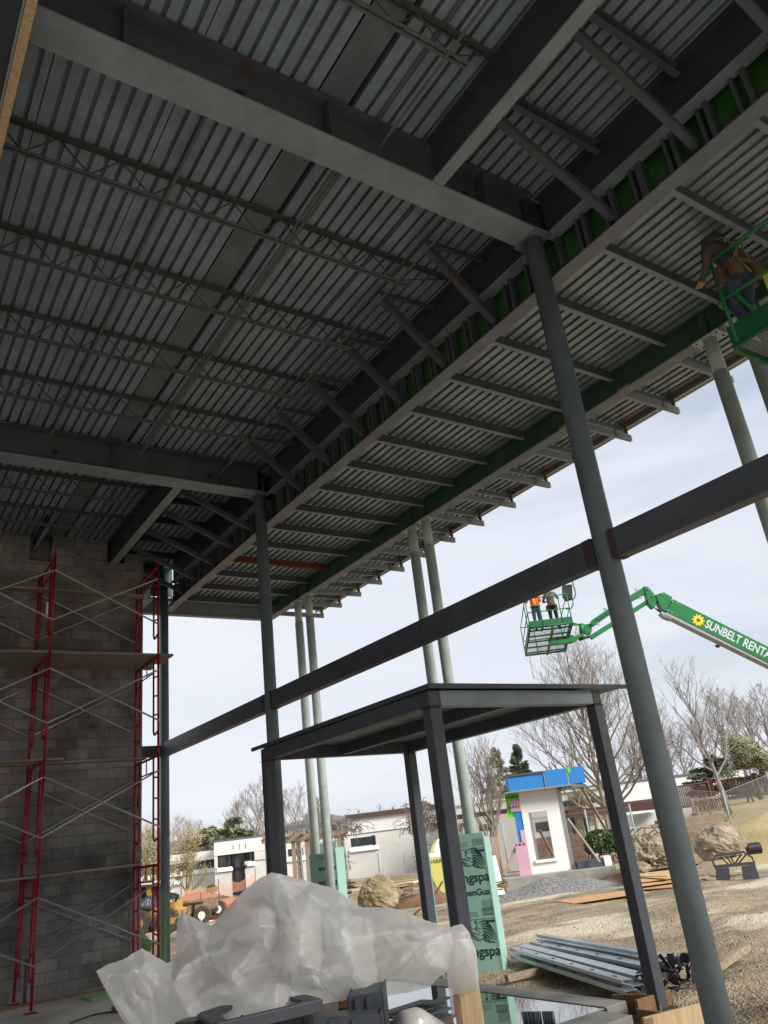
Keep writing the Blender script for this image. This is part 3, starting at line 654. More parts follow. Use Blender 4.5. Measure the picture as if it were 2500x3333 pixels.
# ================================================================== SCAFFOLD
LIFT = 1.926; Z0 = .1
def frame_scaffold(x, z, label):
    t = thing('frame_scaffold', (x, 15.98, z), label, 'scaffold frame', 'red scaffold frames'); ya, yb = 15.25, 16.72; H = LIFT
    for y in (ya, yb): M().tube([(x, y, z), (x, y, z+H)], .026, 10).build('leg', m_scred, t, smooth=True)
    M().tube([(x, ya+.022, z+H-.03), (x, yb-.022, z+H-.03)], .025, 8).build('top_bar', m_scred, t, smooth=True)
    for y, s in ((ya, 1), (yb, -1)):
        yi = y+s*.3
        M().tube([(x, yi, z+H-.052), (x, yi, z+.47), (x, yi-s*.02, z+.415), (x, yi-s*.07, z+.385), (x, yi-s*.13, z+.40), (x, y+s*.022, z+.44)], .02, 8).build('inner_leg', m_scred, t, smooth=True)
        for zz in (.75, 1.12, 1.5):
            M().tube([(x, y+s*.022, z+zz), (x, yi-s*.017, z+zz+.03)], .016, 6).build('rung', m_scred, t)
    M().tube([(x, ya+.317, z+H-.3), (x, yb-.317, z+H-.3)], .015, 8).build('lower_bar', m_scred, t)
    for q in (.5,): M().tube([(x, ya+.735, z+H-.285), (x, ya+.735, z+H-.052)], .012, 6).build('strut', m_scred, t)
    return t
lvl = ['bottom', 'second', 'third', 'top']
for x, side in ((2.97, 'left'), (5.02, 'right')):
    for k in range(4):
        t = frame_scaffold(x, Z0+k*LIFT, 'red scaffold frame, %s lift of the %s tower%s' % (lvl[k], side, ', in front of the block wall' if side == 'left' else ', against the sky beside the column'))
        if k == 3:
            for y in (15.25, 16.72): M().tube([(x, y, Z0+4*LIFT), (x, y, Z0+4*LIFT+.12)], .016, 8).build('coupling_pin', m_scred, t)
        if k == 0:
            for y in (15.25, 16.72): M().box(x-.09, x+.09, y-.09, y+.09, .062, .075).build('base_plate', m_scred, t)
def brace(x0, x1, y, z, label):
    t = thing('cross_brace', ((x0+x1)/2, y, z), label, 'cross brace', 'galvanized scaffold cross braces')
    for q, (a, b_) in enumerate(((1.62, .62), (.62, 1.62))):
        M().tube([(x0, y+q*.03, z+a), (x1, y+q*.03, z+b_)], .017, 6).build('brace_bar', m_scgal, t)
for k in range(4):
    for y, dep in ((15.21, 'front'), (16.76, 'rear')):
        brace(2.97, 5.02, y, Z0+k*LIFT, 'crossed galvanized bars of the %s lift, %s face, between the two red towers' % (lvl[k], dep))
        brace(.92, 2.97, y, Z0+k*LIFT, 'crossed galvanized bars of the %s lift, %s face, left of the left red tower' % (lvl[k], dep))
PL = 'scaffold planks'
def plank(x0, x1, y0, z, label, w_=.235, th=.042, tilt=0):
    g = M(); g.bar((x0, y0+w_/2, z+th/2), (x1, y0+w_/2+tilt, z+th/2), w_, th); single('scaffold_plank', g, m_plank, label, 'plank', PL, bevel=.004)
z3 = Z0+3*LIFT
plank(.2, 5.35, 15.3, z3, 'front plank of the wide work platform on the third lift')
plank(.1, 5.3, 15.56, z3, 'second plank from the front on the third-lift platform')
plank(.3, 5.38, 15.82, z3, 'third plank from the front on the third-lift platform')
plank(.0, 5.2, 16.1, z3+.0, 'fourth plank from the front on the third-lift platform, near the wall')
plank(2.6, 5.3, 16.38, z3, 'rear plank of the third-lift platform, touching the wall side')
plank(0, 5.02, 16.2, Z0+3*LIFT+1.53, 'single plank high up across both towers just below the beam pockets')
plank(0, 3.35, 15.5, Z0+2*LIFT, 'single plank on the second lift, left part, ending past the left tower')
plank(2.3, 5.02, 15.95, Z0+2*LIFT, 'single plank on the second lift between both towers')
plank(0, 4.98, 16.05, Z0+LIFT, 'single long plank on the first lift between both towers')
g = M(); g.box(3.12, 3.2, 16.66, 16.69, 7.0, 7.3); single('paper_tag', g, m_wh, 'small white inspection tag hanging on the top lift of the left tower', 'tag')
# ================================================================== ENTRY FRAME (small steel vestibule)
t = thing('entry_frame', (6.4, 8.8, 0), 'small dark steel frame of an entry, four square posts carrying a flat steel roof', 'steel frame')
X0, X1, Y0, Y1 = 5.12, 7.64, 6.66, 10.68
for (x, y) in ((X0, Y0), (X1, Y0), (X0, Y1), (X1, Y1)):
    p = M().box(x-.075, x+.075, y-.075, y+.075, -.1, 3.19).build('post', m_mill, t, bevel=.012)
    M().box(x-.085, x+.085, y-.085, y+.085, 3.1905, 3.2).build('post_cap', m_dark, p)
for (x, y) in ((X0, Y0), (X1, Y0), (X0, Y1), (X1, Y1)):
    b_ = M().box(x-.14, x+.14, y-.14, y+.14, -.04 if x > 6 else .061, -.02 if x > 6 else .08).build('base_plate', m_dkr, t)
    for sx_ in (-.11, .11):
        for sy_ in (-.11, .11): M().tube([(x+sx_, y+sy_, -.019 if x > 6 else .081), (x+sx_, y+sy_, .03 if x > 6 else .13)], .011, 8).build('anchor_bolt', m_scgal, b_)
M().box(X0+.08, X1-.08, Y0-.07, Y0+.07, 3.205, 3.37).build('header', m_prim, t, bevel=.006)
M().box(X0-.075, X1+.075, Y1-.07, Y1+.07, 3.205, 3.37).build('header', m_mill, t, bevel=.006)
M().box(X0-.07, X0+.07, Y0-.07, Y1-.075, 3.206, 3.371).build('side_beam', m_mill, t, bevel=.006)
M().box(X1-.07, X1+.07, Y0-.07, Y1-.075, 3.206, 3.371).build('side_beam', m_mill, t, bevel=.006)
M().box(6.3, 6.42, Y0+.075, Y1-.075, 3.22, 3.37).build('middle_beam', m_mill, t, bevel=.006)
g = M(); y = Y0+.1
while y < Y1:
    g.box(X0+.02, X1-.02, y, y+.09, 3.374, 3.378); g.box(X0+.02, X1-.02, y+.09, y+.094, 3.378, 3.41); g.box(X0+.02, X1-.02, y+.094, y+.146, 3.408, 3.412); g.box(X0+.02, X1-.02, y+.146, y+.15, 3.378, 3.41); y += .15
g.build('roof_deck', m_galvc, t)
g = M(); g.box(5.16, 8.42, 6.64, 6.72, 3.372, 3.378) if 0 else None
g = M(); g.box(5.03, 8.25, 6.53, 10.98, 3.414, 3.42); g.build('roof_plate', m_dark, t)
M().box(5.0, 5.029, 6.53, 10.98, 3.375, 3.425).build('edge_angle', m_mill, t); M().box(5.0, 8.25, 6.50, 6.529, 3.375, 3.425).build('edge_angle', m_mill, t)
g = M(); g.box(6.35, 6.7, 6.7, 7.0, 3.43, 3.46); g.build('splice_plate', m_mill, t)
# form box around the right post
for (a, b_, c, d, zz, lab) in ((6.76, 7.22, 6.12, 6.16, .09, 'form board nearest the camera at the foot of the right entry post'),
                             (7.23, 7.27, 6.10, 6.62, .05, 'form board on the right side of the right entry post'),
                             (7.28, 7.84, 6.62, 6.66, .12, 'form board behind the right entry post, on the gravel side')):
    g = M(); g.box(a, b_, c, d, -.24, zz); single('form_board', g, m_form, lab, 'form board', 'form boards round the entry post', bevel=.004)
g = M(); g.bar((6.80, 6.16, 0), (7.68, 5.98, .0), .04, .2); single('form_board', g, m_wood, 'pale form board crossing low in front of the right entry post', 'form board', 'form boards round the entry post', bevel=.004)
g = M(); g.bar((7.8, 6.67, -.02), (7.55, 7.22, -.02), .04, .2); single('form_board', g, m_form, 'slanted form board left of the right entry post, toward the metal studs', 'form board', 'form boards round the entry post', bevel=.004)
g = M(); g.bar((7.28, 6.3, -.1), (7.75, 6.05, -.12), .04, .2); single('form_board', g, m_woodh, 'lowest form board, leaning away on the right of the post box', 'form board', 'form boards round the entry post', bevel=.004)
# white buckets / pipe stubs reflected in the puddle: rebar sleeves standing in the pit edge
for k, px in enumerate((1712, 1724, 1736, 1748, 1762, 1778, 1787, 1796, 1805)):
    q = W(px, 3345, 'z', .018); h_ = .1; g = M(); g.tube([(q.x, q.y, .03), (q.x, q.y, .06+h_)], .022, 10)
    tag(g.build('anchor_sleeve', m_mill, smooth=True), 'short dark sleeve standing in a row in the puddle', 'sleeve', 'row of short sleeves in the puddle')
# ================================================================== METAL STUD BUNDLE, SKIDS
def zstud(p0, p1, h, label, roll=0, holes=False):
    p0 = Vector(p0); p1 = Vector(p1); d = (p1-p0).normalized(); x = d.cross(Vector((0, 0, 1))).normalized(); u = x.cross(d)
    c, s = math.cos(roll), math.sin(roll); x, u = x*c+u*s, u*c-x*s
    t = thing('metal_stud', p0, label, 'metal stud', 'galvanized studs stacked on the gravel')
    L_ = (p1-p0); w_ = h*.28
    prof = [(0, 0), (h, 0), (h, w_), (h-.002, w_), (h-.002, .002), (.002, .002), (.002, w_), (0, w_)]
    g = M(); g.prism(prof, p0, x, u, L_); g.build('channel', m_studb, t)
    if holes:
        n = int(L_.length/.6)
        for i in range(n):
            q = p0+L_*((i+.5)/n)+x*h*.5-u*.0015; g = M(); g.prism([(.03*math.cos(a)*.8, .055*math.sin(a)) for a in [k*math.pi/6 for k in range(12)]], q, x, d, -u*.001)
            g.build('punched_hole', m_black, t)
    return t
m_studb = steel('bright_galvanized_stud', '#b9c0c6', .03, rough=.28, metal=.75)
a0 = Vector((9.45, 10.9, 0)); e = Vector((8.05, 7.35, 0)); dd = Vector((1, .25, 0)).normalized(); rnd = random.Random(3)
k = 0
lay = [(0, 0, 1), (.17, 0, 1), (.37, .0, 0), (.56, 0, 1), (.75, 0, 0), (.95, 0, 0), (1.15, 0, 0), (.08, .07, 1), (.3, .08, 0), (.62, .08, 1), (.85, .07, 0), (1.05, .08, 0), (.8, .15, 0)]
for (o_, z_, hl) in lay:
    j = rnd.uniform(-.12, .12)
    p0 = a0+dd*(o_*1.05)+Vector((j*.3, j, .04+z_)); p1 = e+dd*(o_*1.45)+Vector((j*.3, j*1.5, .04+z_))
    zstud(p1, p0, .15, 'shiny galvanized stud, number %d counted up and away through the stack on the gravel' % (k+1), roll=math.pi+rnd.uniform(-.06, .1), holes=bool(hl)); k += 1
for (p0, p1, lab) in (((8.3, 9.9, -.06), (9.7, 9.75, -.06), 'wooden skid under the left end of the metal studs'), ((9.2, 7.2, -.03), (10.86, 7.65, .02), 'loose lumber piece sticking out right of the big front column'),):
    g = M(); g.bar(p0, p1, .09, .09); single('wood_skid', g, m_woodh, lab, 'lumber', 'lumber lying by the metal studs', bevel=.005)
rnd = random.Random(6)
t = thing('black_strap_heap', (9.0, 7.5, -.1), 'heap of torn black packing pieces at the near end of the metal studs', 'packing heap')
g = M()
for i in range(70):
    c = Vector((8.35+rnd.random()*.95, 7.15+rnd.random()*.45, -.08+rnd.random()*.26)); u = Vector((rnd.uniform(-1, 1), rnd.uniform(-1, 1), rnd.uniform(-.3, .9))).normalized()
    g.bar(c, c+u*rnd.uniform(.08, .2), rnd.uniform(.03, .09), .006, up=(rnd.random(), rnd.random(), 1))
g.build('packing_strips', m_black, t)
# ================================================================== FOAM BOARDS ON CANOPY COLUMNS
def lion(o, ux, uy, s, parent, n):
    """leaping lion: flying mane strokes, profile and paws"""
    g = M(); n = Vector(n)*.002
    def stroke(pts, w0, w1, wm=None):
        """tapered ribbon through pts"""
        q = len(pts); L_ = []; R_ = []
        for i, (a, b_) in enumerate(pts):
            i0 = max(0, i-1); i1 = min(q-1, i+1); dx, dy = pts[i1][0]-pts[i0][0], pts[i1][1]-pts[i0][1]; l = math.hypot(dx, dy) or 1
            t_ = i/(q-1); w_ = (w0*(1-t_)+w1*t_)+(4*t_*(1-t_)*(wm or 0)); L_.append((a-dy/l*w_, b_+dx/l*w_)); R_.append((a+dy/l*w_, b_-dx/l*w_))
        g.prism([(x*s, y*s) for x, y in L_+R_[::-1]], o, ux, uy, n)
    for i, (sx, sy, mx, my, ex, ey) in enumerate(((.36, .93, .62, 1.0, .9, .72), (.40, .86, .66, .90, .97, .58), (.44, .80, .68, .80, 1.0, .46), (.46, .73, .68, .69, 1.0, .36), (.47, .66, .66, .58, .98, .27), (.47, .60, .62, .49, .9, .22), (.46, .54, .56, .43, .76, .22))):
        stroke([(sx, sy), ((sx*2+mx)/3, (sy*2+my)/3+.02), (mx, my), ((mx+ex)/2+.01, (my+ey)/2+.01), (ex, ey)], .004, .002, .026)
    stroke([(.36, .93), (.27, .88), (.24, .8), (.20, .76), (.25, .72), (.22, .68), (.30, .66)], .008, .008, .01)      # brow, nose, muzzle
    stroke([(.29, .8), (.35, .79)], .008, .002, .006)
    stroke([(.30, .66), (.36, .60), (.34, .52)], .006, .008, .006)
    stroke([(.34, .52), (.2, .56), (.08, .62), (.02, .60), (.05, .55), (.16, .46), (.30, .40)], .008, .008, .012)   # front leg
    stroke([(.05, .52), (.1, .42), (.22, .34), (.36, .34), (.48, .42)], .008, .006, .014)
    stroke([(.45, .40), (.55, .30), (.75, .24), (.98, .2)], .03, .004, .01)
    stroke([(.4, .5), (.5, .46), (.55, .36)], .006, .006, .008)
    return g.build('lion_mark', m_txtk, parent)
def foamboard(o, ux, uy, w_, h_, th, label, prints=(), small=(), bottom_text=True):
    o = Vector(o); ux = Vector(ux).normalized(); uy = Vector(uy).normalized(); n = ux.cross(uy)
    t = thing('foam_board', o, label, 'foam board', 'green foam boards around the canopy columns')
    g = M(); g.prism([(0, 0), (w_, 0), (w_, h_), (0, h_)], o, ux, uy, -n*th); g.build('panel', m_foam, t)
    return t, o+n*.001, ux, uy, n
# middle pair: the tall wrapped foot
def fpt(px, py, x=8.85): return W(px, py, 'x', x)
bL = fpt(1547, 3166); bR = fpt(1622, 3140)
base = Vector((8.86, 10.42, -.16))
# main printed board faces the camera; it stands against the right column of the pair
uxd = Vector((.62, -.785, 0)).normalized(); tilt = Vector((0.0, 0.0, 1)).normalized()
o_ = Vector((8.62, 11.03, -.13))
t, o, ux, uy, n = foamboard(o_, uxd, tilt, .46, 2.02, .05, 'tall printed green foam board in front of the right column of the middle pair')
TW = .46
text('lettering', 'ngspa', o+ux*.02+uy*1.30, ux, uy, .2, m_txtk, t, bold=.004, clip=(0, TW-.022))
text('lettering', 'eenGua', o+ux*.015+uy*1.10, ux, uy, .135, m_txtk, t, bold=.003, clip=(0, TW-.017))
lion(o+ux*.04+uy*1.40, ux, uy, .40, t, n)
lion(o+ux*.04+uy*.33, ux, uy, .40, t, n)
text('lettering', 'ngspa', o+ux*.02+uy*.24, ux, uy, .2, m_txtk, t, bold=.004, clip=(0, TW-.022))
rnd = random.Random(2)
def fineprint(o, ux, uy, n, t, rows, x0, x1, y, gap=.014, th=.004):
    g = M()
    for i in range(rows):
        x = x0
        while x < x1-.01:
            l = rnd.uniform(.015, .05); l = min(l, x1-x)
            g.prism([(0, 0), (l, 0), (l, th), (0, th)], o+ux*x+uy*(y-i*gap), ux, uy, n*.001); x += l+.006
    g.build('fine_print', m_txtk, t)
for y0 in (1.93, .90):
    fineprint(o, ux, uy, n, t, 8, .26, .44, y0); fineprint(o, ux, uy, n, t, 4, .01, .2, y0-.04, .02)
    fineprint(o, ux, uy, n, t, 2, .01, .45, y0-.14, .012); fineprint(o, ux, uy, n, t, 2, .01, .3, y0-.27, .014)
    M().prism([(.3, 0), (.45, 0), (.45, .035), (.3, .035), (.29, .018)], o+uy*(y0-.2), ux, uy, n*.001).build('dark_label', m_txtk, t)
    M().prism([(.12, 0), (.155, 0), (.155, .035), (.12, .035)], o+uy*(y0-.2), ux, uy, n*.001).build('small_mark', m_txtk, t)
fineprint(o, ux, uy, n, t, 14, .28, .45, 1.02, .016)
# side boards of the same box
foamboard(o_+uxd*.465+Vector((.0, .0, -.03)), Vector((.785, .62, 0)), tilt, .5, 1.98, .05, 'green foam board forming the right side of the tall box, seen edge on')
foamboard(o_+Vector((-.22, .19, -.02)), uxd, tilt, .2, 1.99, .06, 'narrow green foam board just left of the tall printed board')
foamboard(o_+Vector((-.42, .44, -.02)), uxd, tilt, .12, 1.93, .05, 'thin green foam strip left of the near entry post')
foamboard(o_+Vector((.3, .05, 1.9)), uxd, tilt, .1, .17, .05, 'small foam offcut sticking up behind the tall printed board')
# far pair: shorter box with an upside-down print
o2 = Vector((8.72, 16.5, -.25))
o2 = W(1012, 2868, 'x', 8.8); o2.z = -.1
t, o, ux, uy, n = foamboard(Vector((o2.x, o2.y, -.2)), uxd, tilt, .62, 2.02, .05, 'green foam board with upside-down print in front of the far column pair')
for c in ():
    pass
top = 2.02
text('lettering', 'ngspa', o+ux*.61+uy*(top-.56), -ux, -uy, .19, m_txtk, t, bold=.004, clip=(0, .43))
text('lettering', 'eenGua', o+ux*.61+uy*(top-.28), -ux, -uy, .13, m_txtk, t, bold=.003, clip=(0, .43))
lion(o+ux*.58+uy*(top-.68), -ux, -uy, .36, t, -n) if 0 else None
g0 = lion(o+ux*.60+uy*(top-1.02)+n*0, -ux, uy, .36, t, n)
fineprint(o, ux, uy, n, t, 6, .2, .38, top-.05); fineprint(o, ux, uy, n, t, 3, .42, .6, top-.04, .02)
foamboard(Vector((o2.x, o2.y, -.2))+Vector((.2, .28, 0)), uxd, tilt, .62, 2.22, .05, 'taller green foam board behind the two far canopy columns')
foamboard(Vector((o2.x, o2.y, -.2))+uxd*.63, Vector((.785, .62, 0)), tilt, .5, 2.1, .05, 'green foam board on the right side of the far wrapped column pair')
# ================================================================== COVERED MATERIAL PILE (plastic sheet)
DP = 4.9
cp = [ # px, py, depth offset; outline first
 (313,3162,.25),(350,3140,.2),(400,3124,.15),(462,3086,.1),(505,3112,.2),(545,3135,.3),(574,3118,.45),(575,3060,.5),(575,3015,.5),(591,2961,.45),(613,2977,.4),(651,2999,.38),(689,3013,.3),
 (721,2977,.2),(760,2932,.12),(803,2890,.06),(846,2858,.02),(884,2839,0),(935,2850,.06),(975,2861,.1),(1017,2872,.15),(1060,2884,.2),(1098,2896,.25),(1136,2929,.3),(1169,2948,.35),(1190,2954,.38),(1230,2953,.36),(1272,2953,.3),(1321,2970,.25),(1391,2997,.15),(1462,3018,.05),
 (1505,3008,-.1),(1527,3035,-.15),(1540,3068,-.18),(1551,3100,-.18),(1516,3121,-.1),(1473,3154,0),(1435,3176,.05),(1397,3214,.1),(1320,3232,.1),(1245,3243,.05),(1150,3252,-.05),(1080,3262,-.1),(1000,3280,-.15),(900,3300,-.2),(800,3340,-.25),(700,3370,-.2),(600,3385,-.15),(521,3390,-.1),(430,3345,.05),(402,3302,.12),(374,3260,.18),(336,3205,.24),
 # interior
 (911,2867,-.05),(945,2930,-.12),(981,2998,-.2),(978,3040,-.22),(977,3082,-.24),(966,3146,-.3),(1010,3135,-.18),(1060,3150,-.22),(900,2960,.05),(905,3015,.02),(860,2920,.08),(800,3000,.12),(745,3040,.05),(812,3012,-.08),(840,3009,-.15),(915,3015,-.12),(920,3040,.0),
 (1000,2900,.12),(1040,2950,.02),(1090,3000,-.05),(1130,3060,-.1),(1080,2930,.25),(1110,2955,.12),(1150,2990,.2),(1220,3010,.24),(1300,3020,.15),(1180,3060,.1),(1250,3078,0),(1340,3075,.02),(1330,3078,-.12),(1370,3095,-.15),(1290,3150,-.02),(1270,3172,.05),(1400,3060,-.02),(1395,3075,-.15),(1440,3050,.05),(1480,3060,-.1),(1450,3110,-.15),(1400,3150,-.1),(1330,3180,.0),
 (1060,3105,.0),(1150,3115,.06),(1220,3140,.1),(1100,3180,-.05),(1160,3175,-.2),(1190,3215,-.12),(1020,3190,-.1),(1045,3208,-.28),(960,3230,-.1),(1100,3230,.0),
 (640,3050,.35),(600,3035,.45),(620,3040,.3),(610,3090,.4),(645,3040,.18),(665,3058,.12),(680,3080,.3),(620,3120,.3),(660,3110,.05),(690,3105,.25),(700,3150,.1),(650,3160,.15),(720,3090,-.02),(750,3130,-.08),(800,3080,-.02),(860,3060,.02),(880,3110,-.1),(820,3150,-.12),(900,3160,-.15),(860,3200,-.12),(760,3200,-.1),(700,3230,-.02),(640,3240,.0),(580,3240,.1),(560,3160,.3),(527,3163,.35),(520,3170,.1),(640,3140,-.05),(600,3145,.1),(650,3170,-.12),(560,3200,-.02),(500,3230,-.05),(500,3260,.08),(540,3300,-.1),(620,3310,-.12),(700,3300,-.2),(800,3270,-.2),
 (450,3130,.2),(440,3160,-.02),(480,3170,.12),(400,3190,.15),(420,3230,.0),(370,3175,.2),(460,3240,-.05),(440,3290,.08),(480,3320,-.02),(350,3180,.08)]
OUT = 53
def plasticsheet():
    import mathutils.noise as nz
    rn = random.Random(7); SP = 6.5
    out = [Vector((a, b_)) for a, b_, c in cp[:OUT]]
    P2 = []
    for a, b_ in zip(out, out[1:]+out[:1]):                      # finely divided, slightly ragged hem
        n = max(1, int((b_-a).length/SP))
        for k in range(n):
            q = a+(b_-a)*(k/n)
            if k: q = q+Vector((rn.uniform(-1, 1), rn.uniform(-1.6, 1.6)))
            P2.append(q)
    nb = len(P2); edges = [(i, (i+1) % nb) for i in range(nb)]
    def inside(x, y):
        c = False; j_ = nb-1
        for i in range(nb):
            if (P2[i].y > y) != (P2[j_].y > y) and x < (P2[j_].x-P2[i].x)*(y-P2[i].y)/(P2[j_].y-P2[i].y)+P2[i].x: c = not c
            j_ = i
        return c
    y = 2842.0; row = 0
    while y < 3390:
        x = 316.0+(SP/2 if row % 2 else 0)
        while x < 1550:
            if inside(x, y) and min((q.x-x)**2+(q.y-y)**2 for q in P2[:nb:2]) > 30: P2.append(Vector((x+rn.uniform(-1, 1), y+rn.uniform(-1, 1))))
            x += SP
        y += SP*.87; row += 1
    folds = []
    def fold(a, b_, w_, h_): folds.append((Vector(a), Vector(b_), w_*1.1, h_*1.15))
    for a, b_ in zip(((884, 2839), (911, 2867), (945, 2930), (981, 2998), (978, 3040), (977, 3082)), ((911, 2867), (945, 2930), (981, 2998), (978, 3040), (977, 3082), (964, 3150))): fold(a, b_, 42, .075); fold(a, b_, 9, .02)
    for a, b_, w_, h_ in (((900, 2850), (1135, 3065), 55, .05), ((884, 2839), (905, 3015), 30, -.035), ((812, 3012), (918, 3014), 22, .06), ((740, 3045), (812, 3012), 18, .05), ((918, 3014), (920, 3045), 12, .04),
        ((1010, 3055), (966, 3146), 26, .05), ((966, 3146), (1065, 3155), 22, .05), ((1000, 3060), (1062, 3150), 24, -.03), ((1110, 2955), (1230, 3015), 30, .06), ((1230, 3015), (1340, 3075), 24, .05), ((1340, 3075), (1267, 3172), 26, .08), ((1368, 3090), (1275, 3190), 16, -.05),
        ((1300, 3020), (1460, 3040), 26, .045), ((1460, 3040), (1527, 3030), 20, .06), ((1505, 3010), (1551, 3098), 30, -.05), ((1395, 3072), (1380, 3100), 10, .04), ((1100, 3078), (1250, 3080), 22, -.04), ((1150, 3115), (1000, 3190), 26, .06), ((1155, 3162), (1190, 3218), 14, .06), ((1150, 3165), (1060, 3190), 14, .04),
        ((1020, 3185), (1050, 3215), 9, .05), ((1045, 3200), (1085, 3240), 9, -.03), ((600, 3290), (860, 3075), 60, .06), ((560, 3200), (760, 3090), 34, -.05), ((527, 3165), (640, 3140), 18, .05), ((600, 3040), (640, 3040), 10, .05), ((625, 3045), (612, 3110), 10, .05), ((640, 3040), (672, 3075), 10, .05), ((672, 3075), (690, 3130), 12, -.04), ((591, 2961), (606, 3030), 12, .05), ((606, 3030), (650, 3075), 12, .05),
        ((462, 3086), (480, 3170), 26, .07), ((480, 3170), (530, 3230), 18, .05), ((350, 3178), (420, 3165), 14, .04), ((420, 3165), (440, 3290), 16, .06), ((395, 3190), (460, 3330), 22, -.05), ((313, 3162), (400, 3300), 24, .04), ((700, 3010), (845, 2870), 40, .04), ((1040, 2950), (1200, 2960), 26, -.04)): fold(a, b_, w_, h_)
    nodes = [(884, 2839), (977, 3082), (1130, 3060), (1505, 3010), (1190, 3215), (1340, 3075), (620, 3090), (700, 3150), (462, 3086), (560, 3200), (900, 3160), (1270, 3172), (740, 3040), (1400, 3150), (640, 3240)]
    for (x, y) in nodes:
        for k in range(1):
            a_ = rn.uniform(0, 6.283); l_ = rn.uniform(90, 260); fold((x+rn.uniform(-12, 12), y+rn.uniform(-12, 12)), (x+math.cos(a_)*l_*1.3, y+math.sin(a_)*l_*.7), rn.uniform(20, 44), rn.choice((-1, 1))*rn.uniform(.008, .02))
    for (x, y, a0, a1, n_) in ((884, 2839, .25, 1.75, 13), (1505, 3010, 2.2, 3.5, 9), (977, 3082, 0, 6.28, 10), (462, 3086, .9, 2.6, 7), (591, 2961, .9, 1.9, 5), (1190, 2954, .4, 2.4, 7), (700, 3250, 3.6, 6.0, 8)):
        for k in range(n_):
            a_ = a0+(a1-a0)*(k+rn.random())/n_; l0, l1 = rn.uniform(5, 60), rn.uniform(120, 360); folds.append((Vector((x+math.cos(a_)*l0, y+math.sin(a_)*l0)), Vector((x+math.cos(a_+rn.uniform(-.15, .15))*l1, y+math.sin(a_+rn.uniform(-.15, .15))*l1)), rn.uniform(9, 15), rn.choice((-1, 1, 1))*rn.uniform(.008, .018)))
    keep = cp[:OUT:2]+cp[OUT::2]+[(200, 3100, .2), (1700, 3050, -.1), (900, 3500, -.2), (250, 3450, .1), (1650, 3300, .1), (900, 2780, 0), (450, 2950, .3), (1350, 2880, .3)]
    r0 = delaunay_2d_cdt([Vector((a, b_)) for a, b_, c in keep], [], [], 0, .01); TV, TF = r0[0], [f for f in r0[2] if len(f) == 3]
    TD = [min(keep, key=lambda k_: (k_[0]-v.x)**2+(k_[1]-v.y)**2)[2] for v in TV]
    def base(x, y):
        for a, b_, c in TF:
            A, B, C_ = TV[a], TV[b_], TV[c]; den = (B.y-C_.y)*(A.x-C_.x)+(C_.x-B.x)*(A.y-C_.y)
            if abs(den) < 1e-6: continue
            l1 = ((B.y-C_.y)*(x-C_.x)+(C_.x-B.x)*(y-C_.y))/den; l2 = ((C_.y-A.y)*(x-C_.x)+(A.x-C_.x)*(y-C_.y))/den; l3 = 1-l1-l2
            if l1 >= -1e-6 and l2 >= -1e-6 and l3 >= -1e-6: return l1*TD[a]+l2*TD[b_]+l3*TD[c]
        return 0
    def depth(x, y):
        d_ = base(x, y)*.9; f = 0.0
        for a, b_, w_, h_ in folds:
            ab = b_-a; L2 = ab.length_squared; t_ = ((x-a.x)*ab.x+(y-a.y)*ab.y)/L2; tc_ = max(0, min(1, t_)); dx = x-(a.x+ab.x*tc_); dy = y-(a.y+ab.y*tc_); q = (dx*dx+dy*dy)**.5
            if q < w_: f -= h_*(1-q/w_)**1.1*(1-.55*abs(2*tc_-1))
        return d_+f
    res = delaunay_2d_cdt(P2, edges, [], 1, .01)
    V, E, F = res[0], res[1], res[2]
    import bmesh
    bm = bmesh.new(); bv = []
    for v in V:
        q = at(v.x, v.y, DP+depth(v.x, v.y)); r3 = 1-abs(nz.noise(Vector((v.x*.03, v.y*.045, 1))))*2.4
        bv.append(bm.verts.new(q-FW*(.0015*max(0, r3)**5)))
    for f in F:
        try: bm.faces.new([bv[i] for i in f])
        except ValueError: pass
    inner = [v for v in bm.verts if not v.is_boundary]
    bmesh.ops.smooth_vert(bm, verts=inner, factor=.4, use_axis_x=True, use_axis_y=True, use_axis_z=True)
    bmesh.ops.recalc_face_normals(bm, faces=bm.faces)
    # far side of the drape: continue behind, falling away from the ridge
    me = bpy.data.meshes.new('plastic_sheet'); 
    n0 = len(bm.verts); 
    bed = [e_ for e_ in bm.edges if e_.is_boundary]
    ext = bmesh.ops.extrude_edge_only(bm, edges=[e_ for e_ in bed if min(v.co.z for v in e_.verts) > 1.28])
    nv = [x for x in ext['geom'] if isinstance(x, bmesh.types.BMVert)]
    for v in nv: v.co += FW*(.3+.15*nz.noise(v.co*1.7))+Vector((0, 0, -.22-.1*nz.noise(v.co*2.1)))
    ne = [x for x in ext['geom'] if isinstance(x, bmesh.types.BMEdge)]
    bm.normal_update(); bm.to_mesh(me); bm.free()
    c = at(900, 3100, DP); c.z = 1.0
    for v in me.vertices: v.co -= c
    ob = bpy.data.objects.new('plastic_sheet', me); COL.objects.link(ob); ob.location = c
    m = bpy.data.materials.new('translucent_poly_sheet'); m.use_nodes = True; nt = m.node_tree; N = nt.nodes; L = nt.links; b = N['Principled BSDF']
    b.inputs['Base Color'].default_value = (.9, .9, .89, 1); b.inputs['Roughness'].default_value = .3; b.inputs['Specular IOR Level'].default_value = .6
    tr = N.new('ShaderNodeBsdfTranslucent'); tr.inputs[0].default_value = (.93, .93, .92, 1); mx = N.new('ShaderNodeMixShader'); mx.inputs[0].default_value = .6
    tp = N.new('ShaderNodeBsdfTransparent'); mx2 = N.new('ShaderNodeMixShader'); mx2.inputs[0].default_value = .2
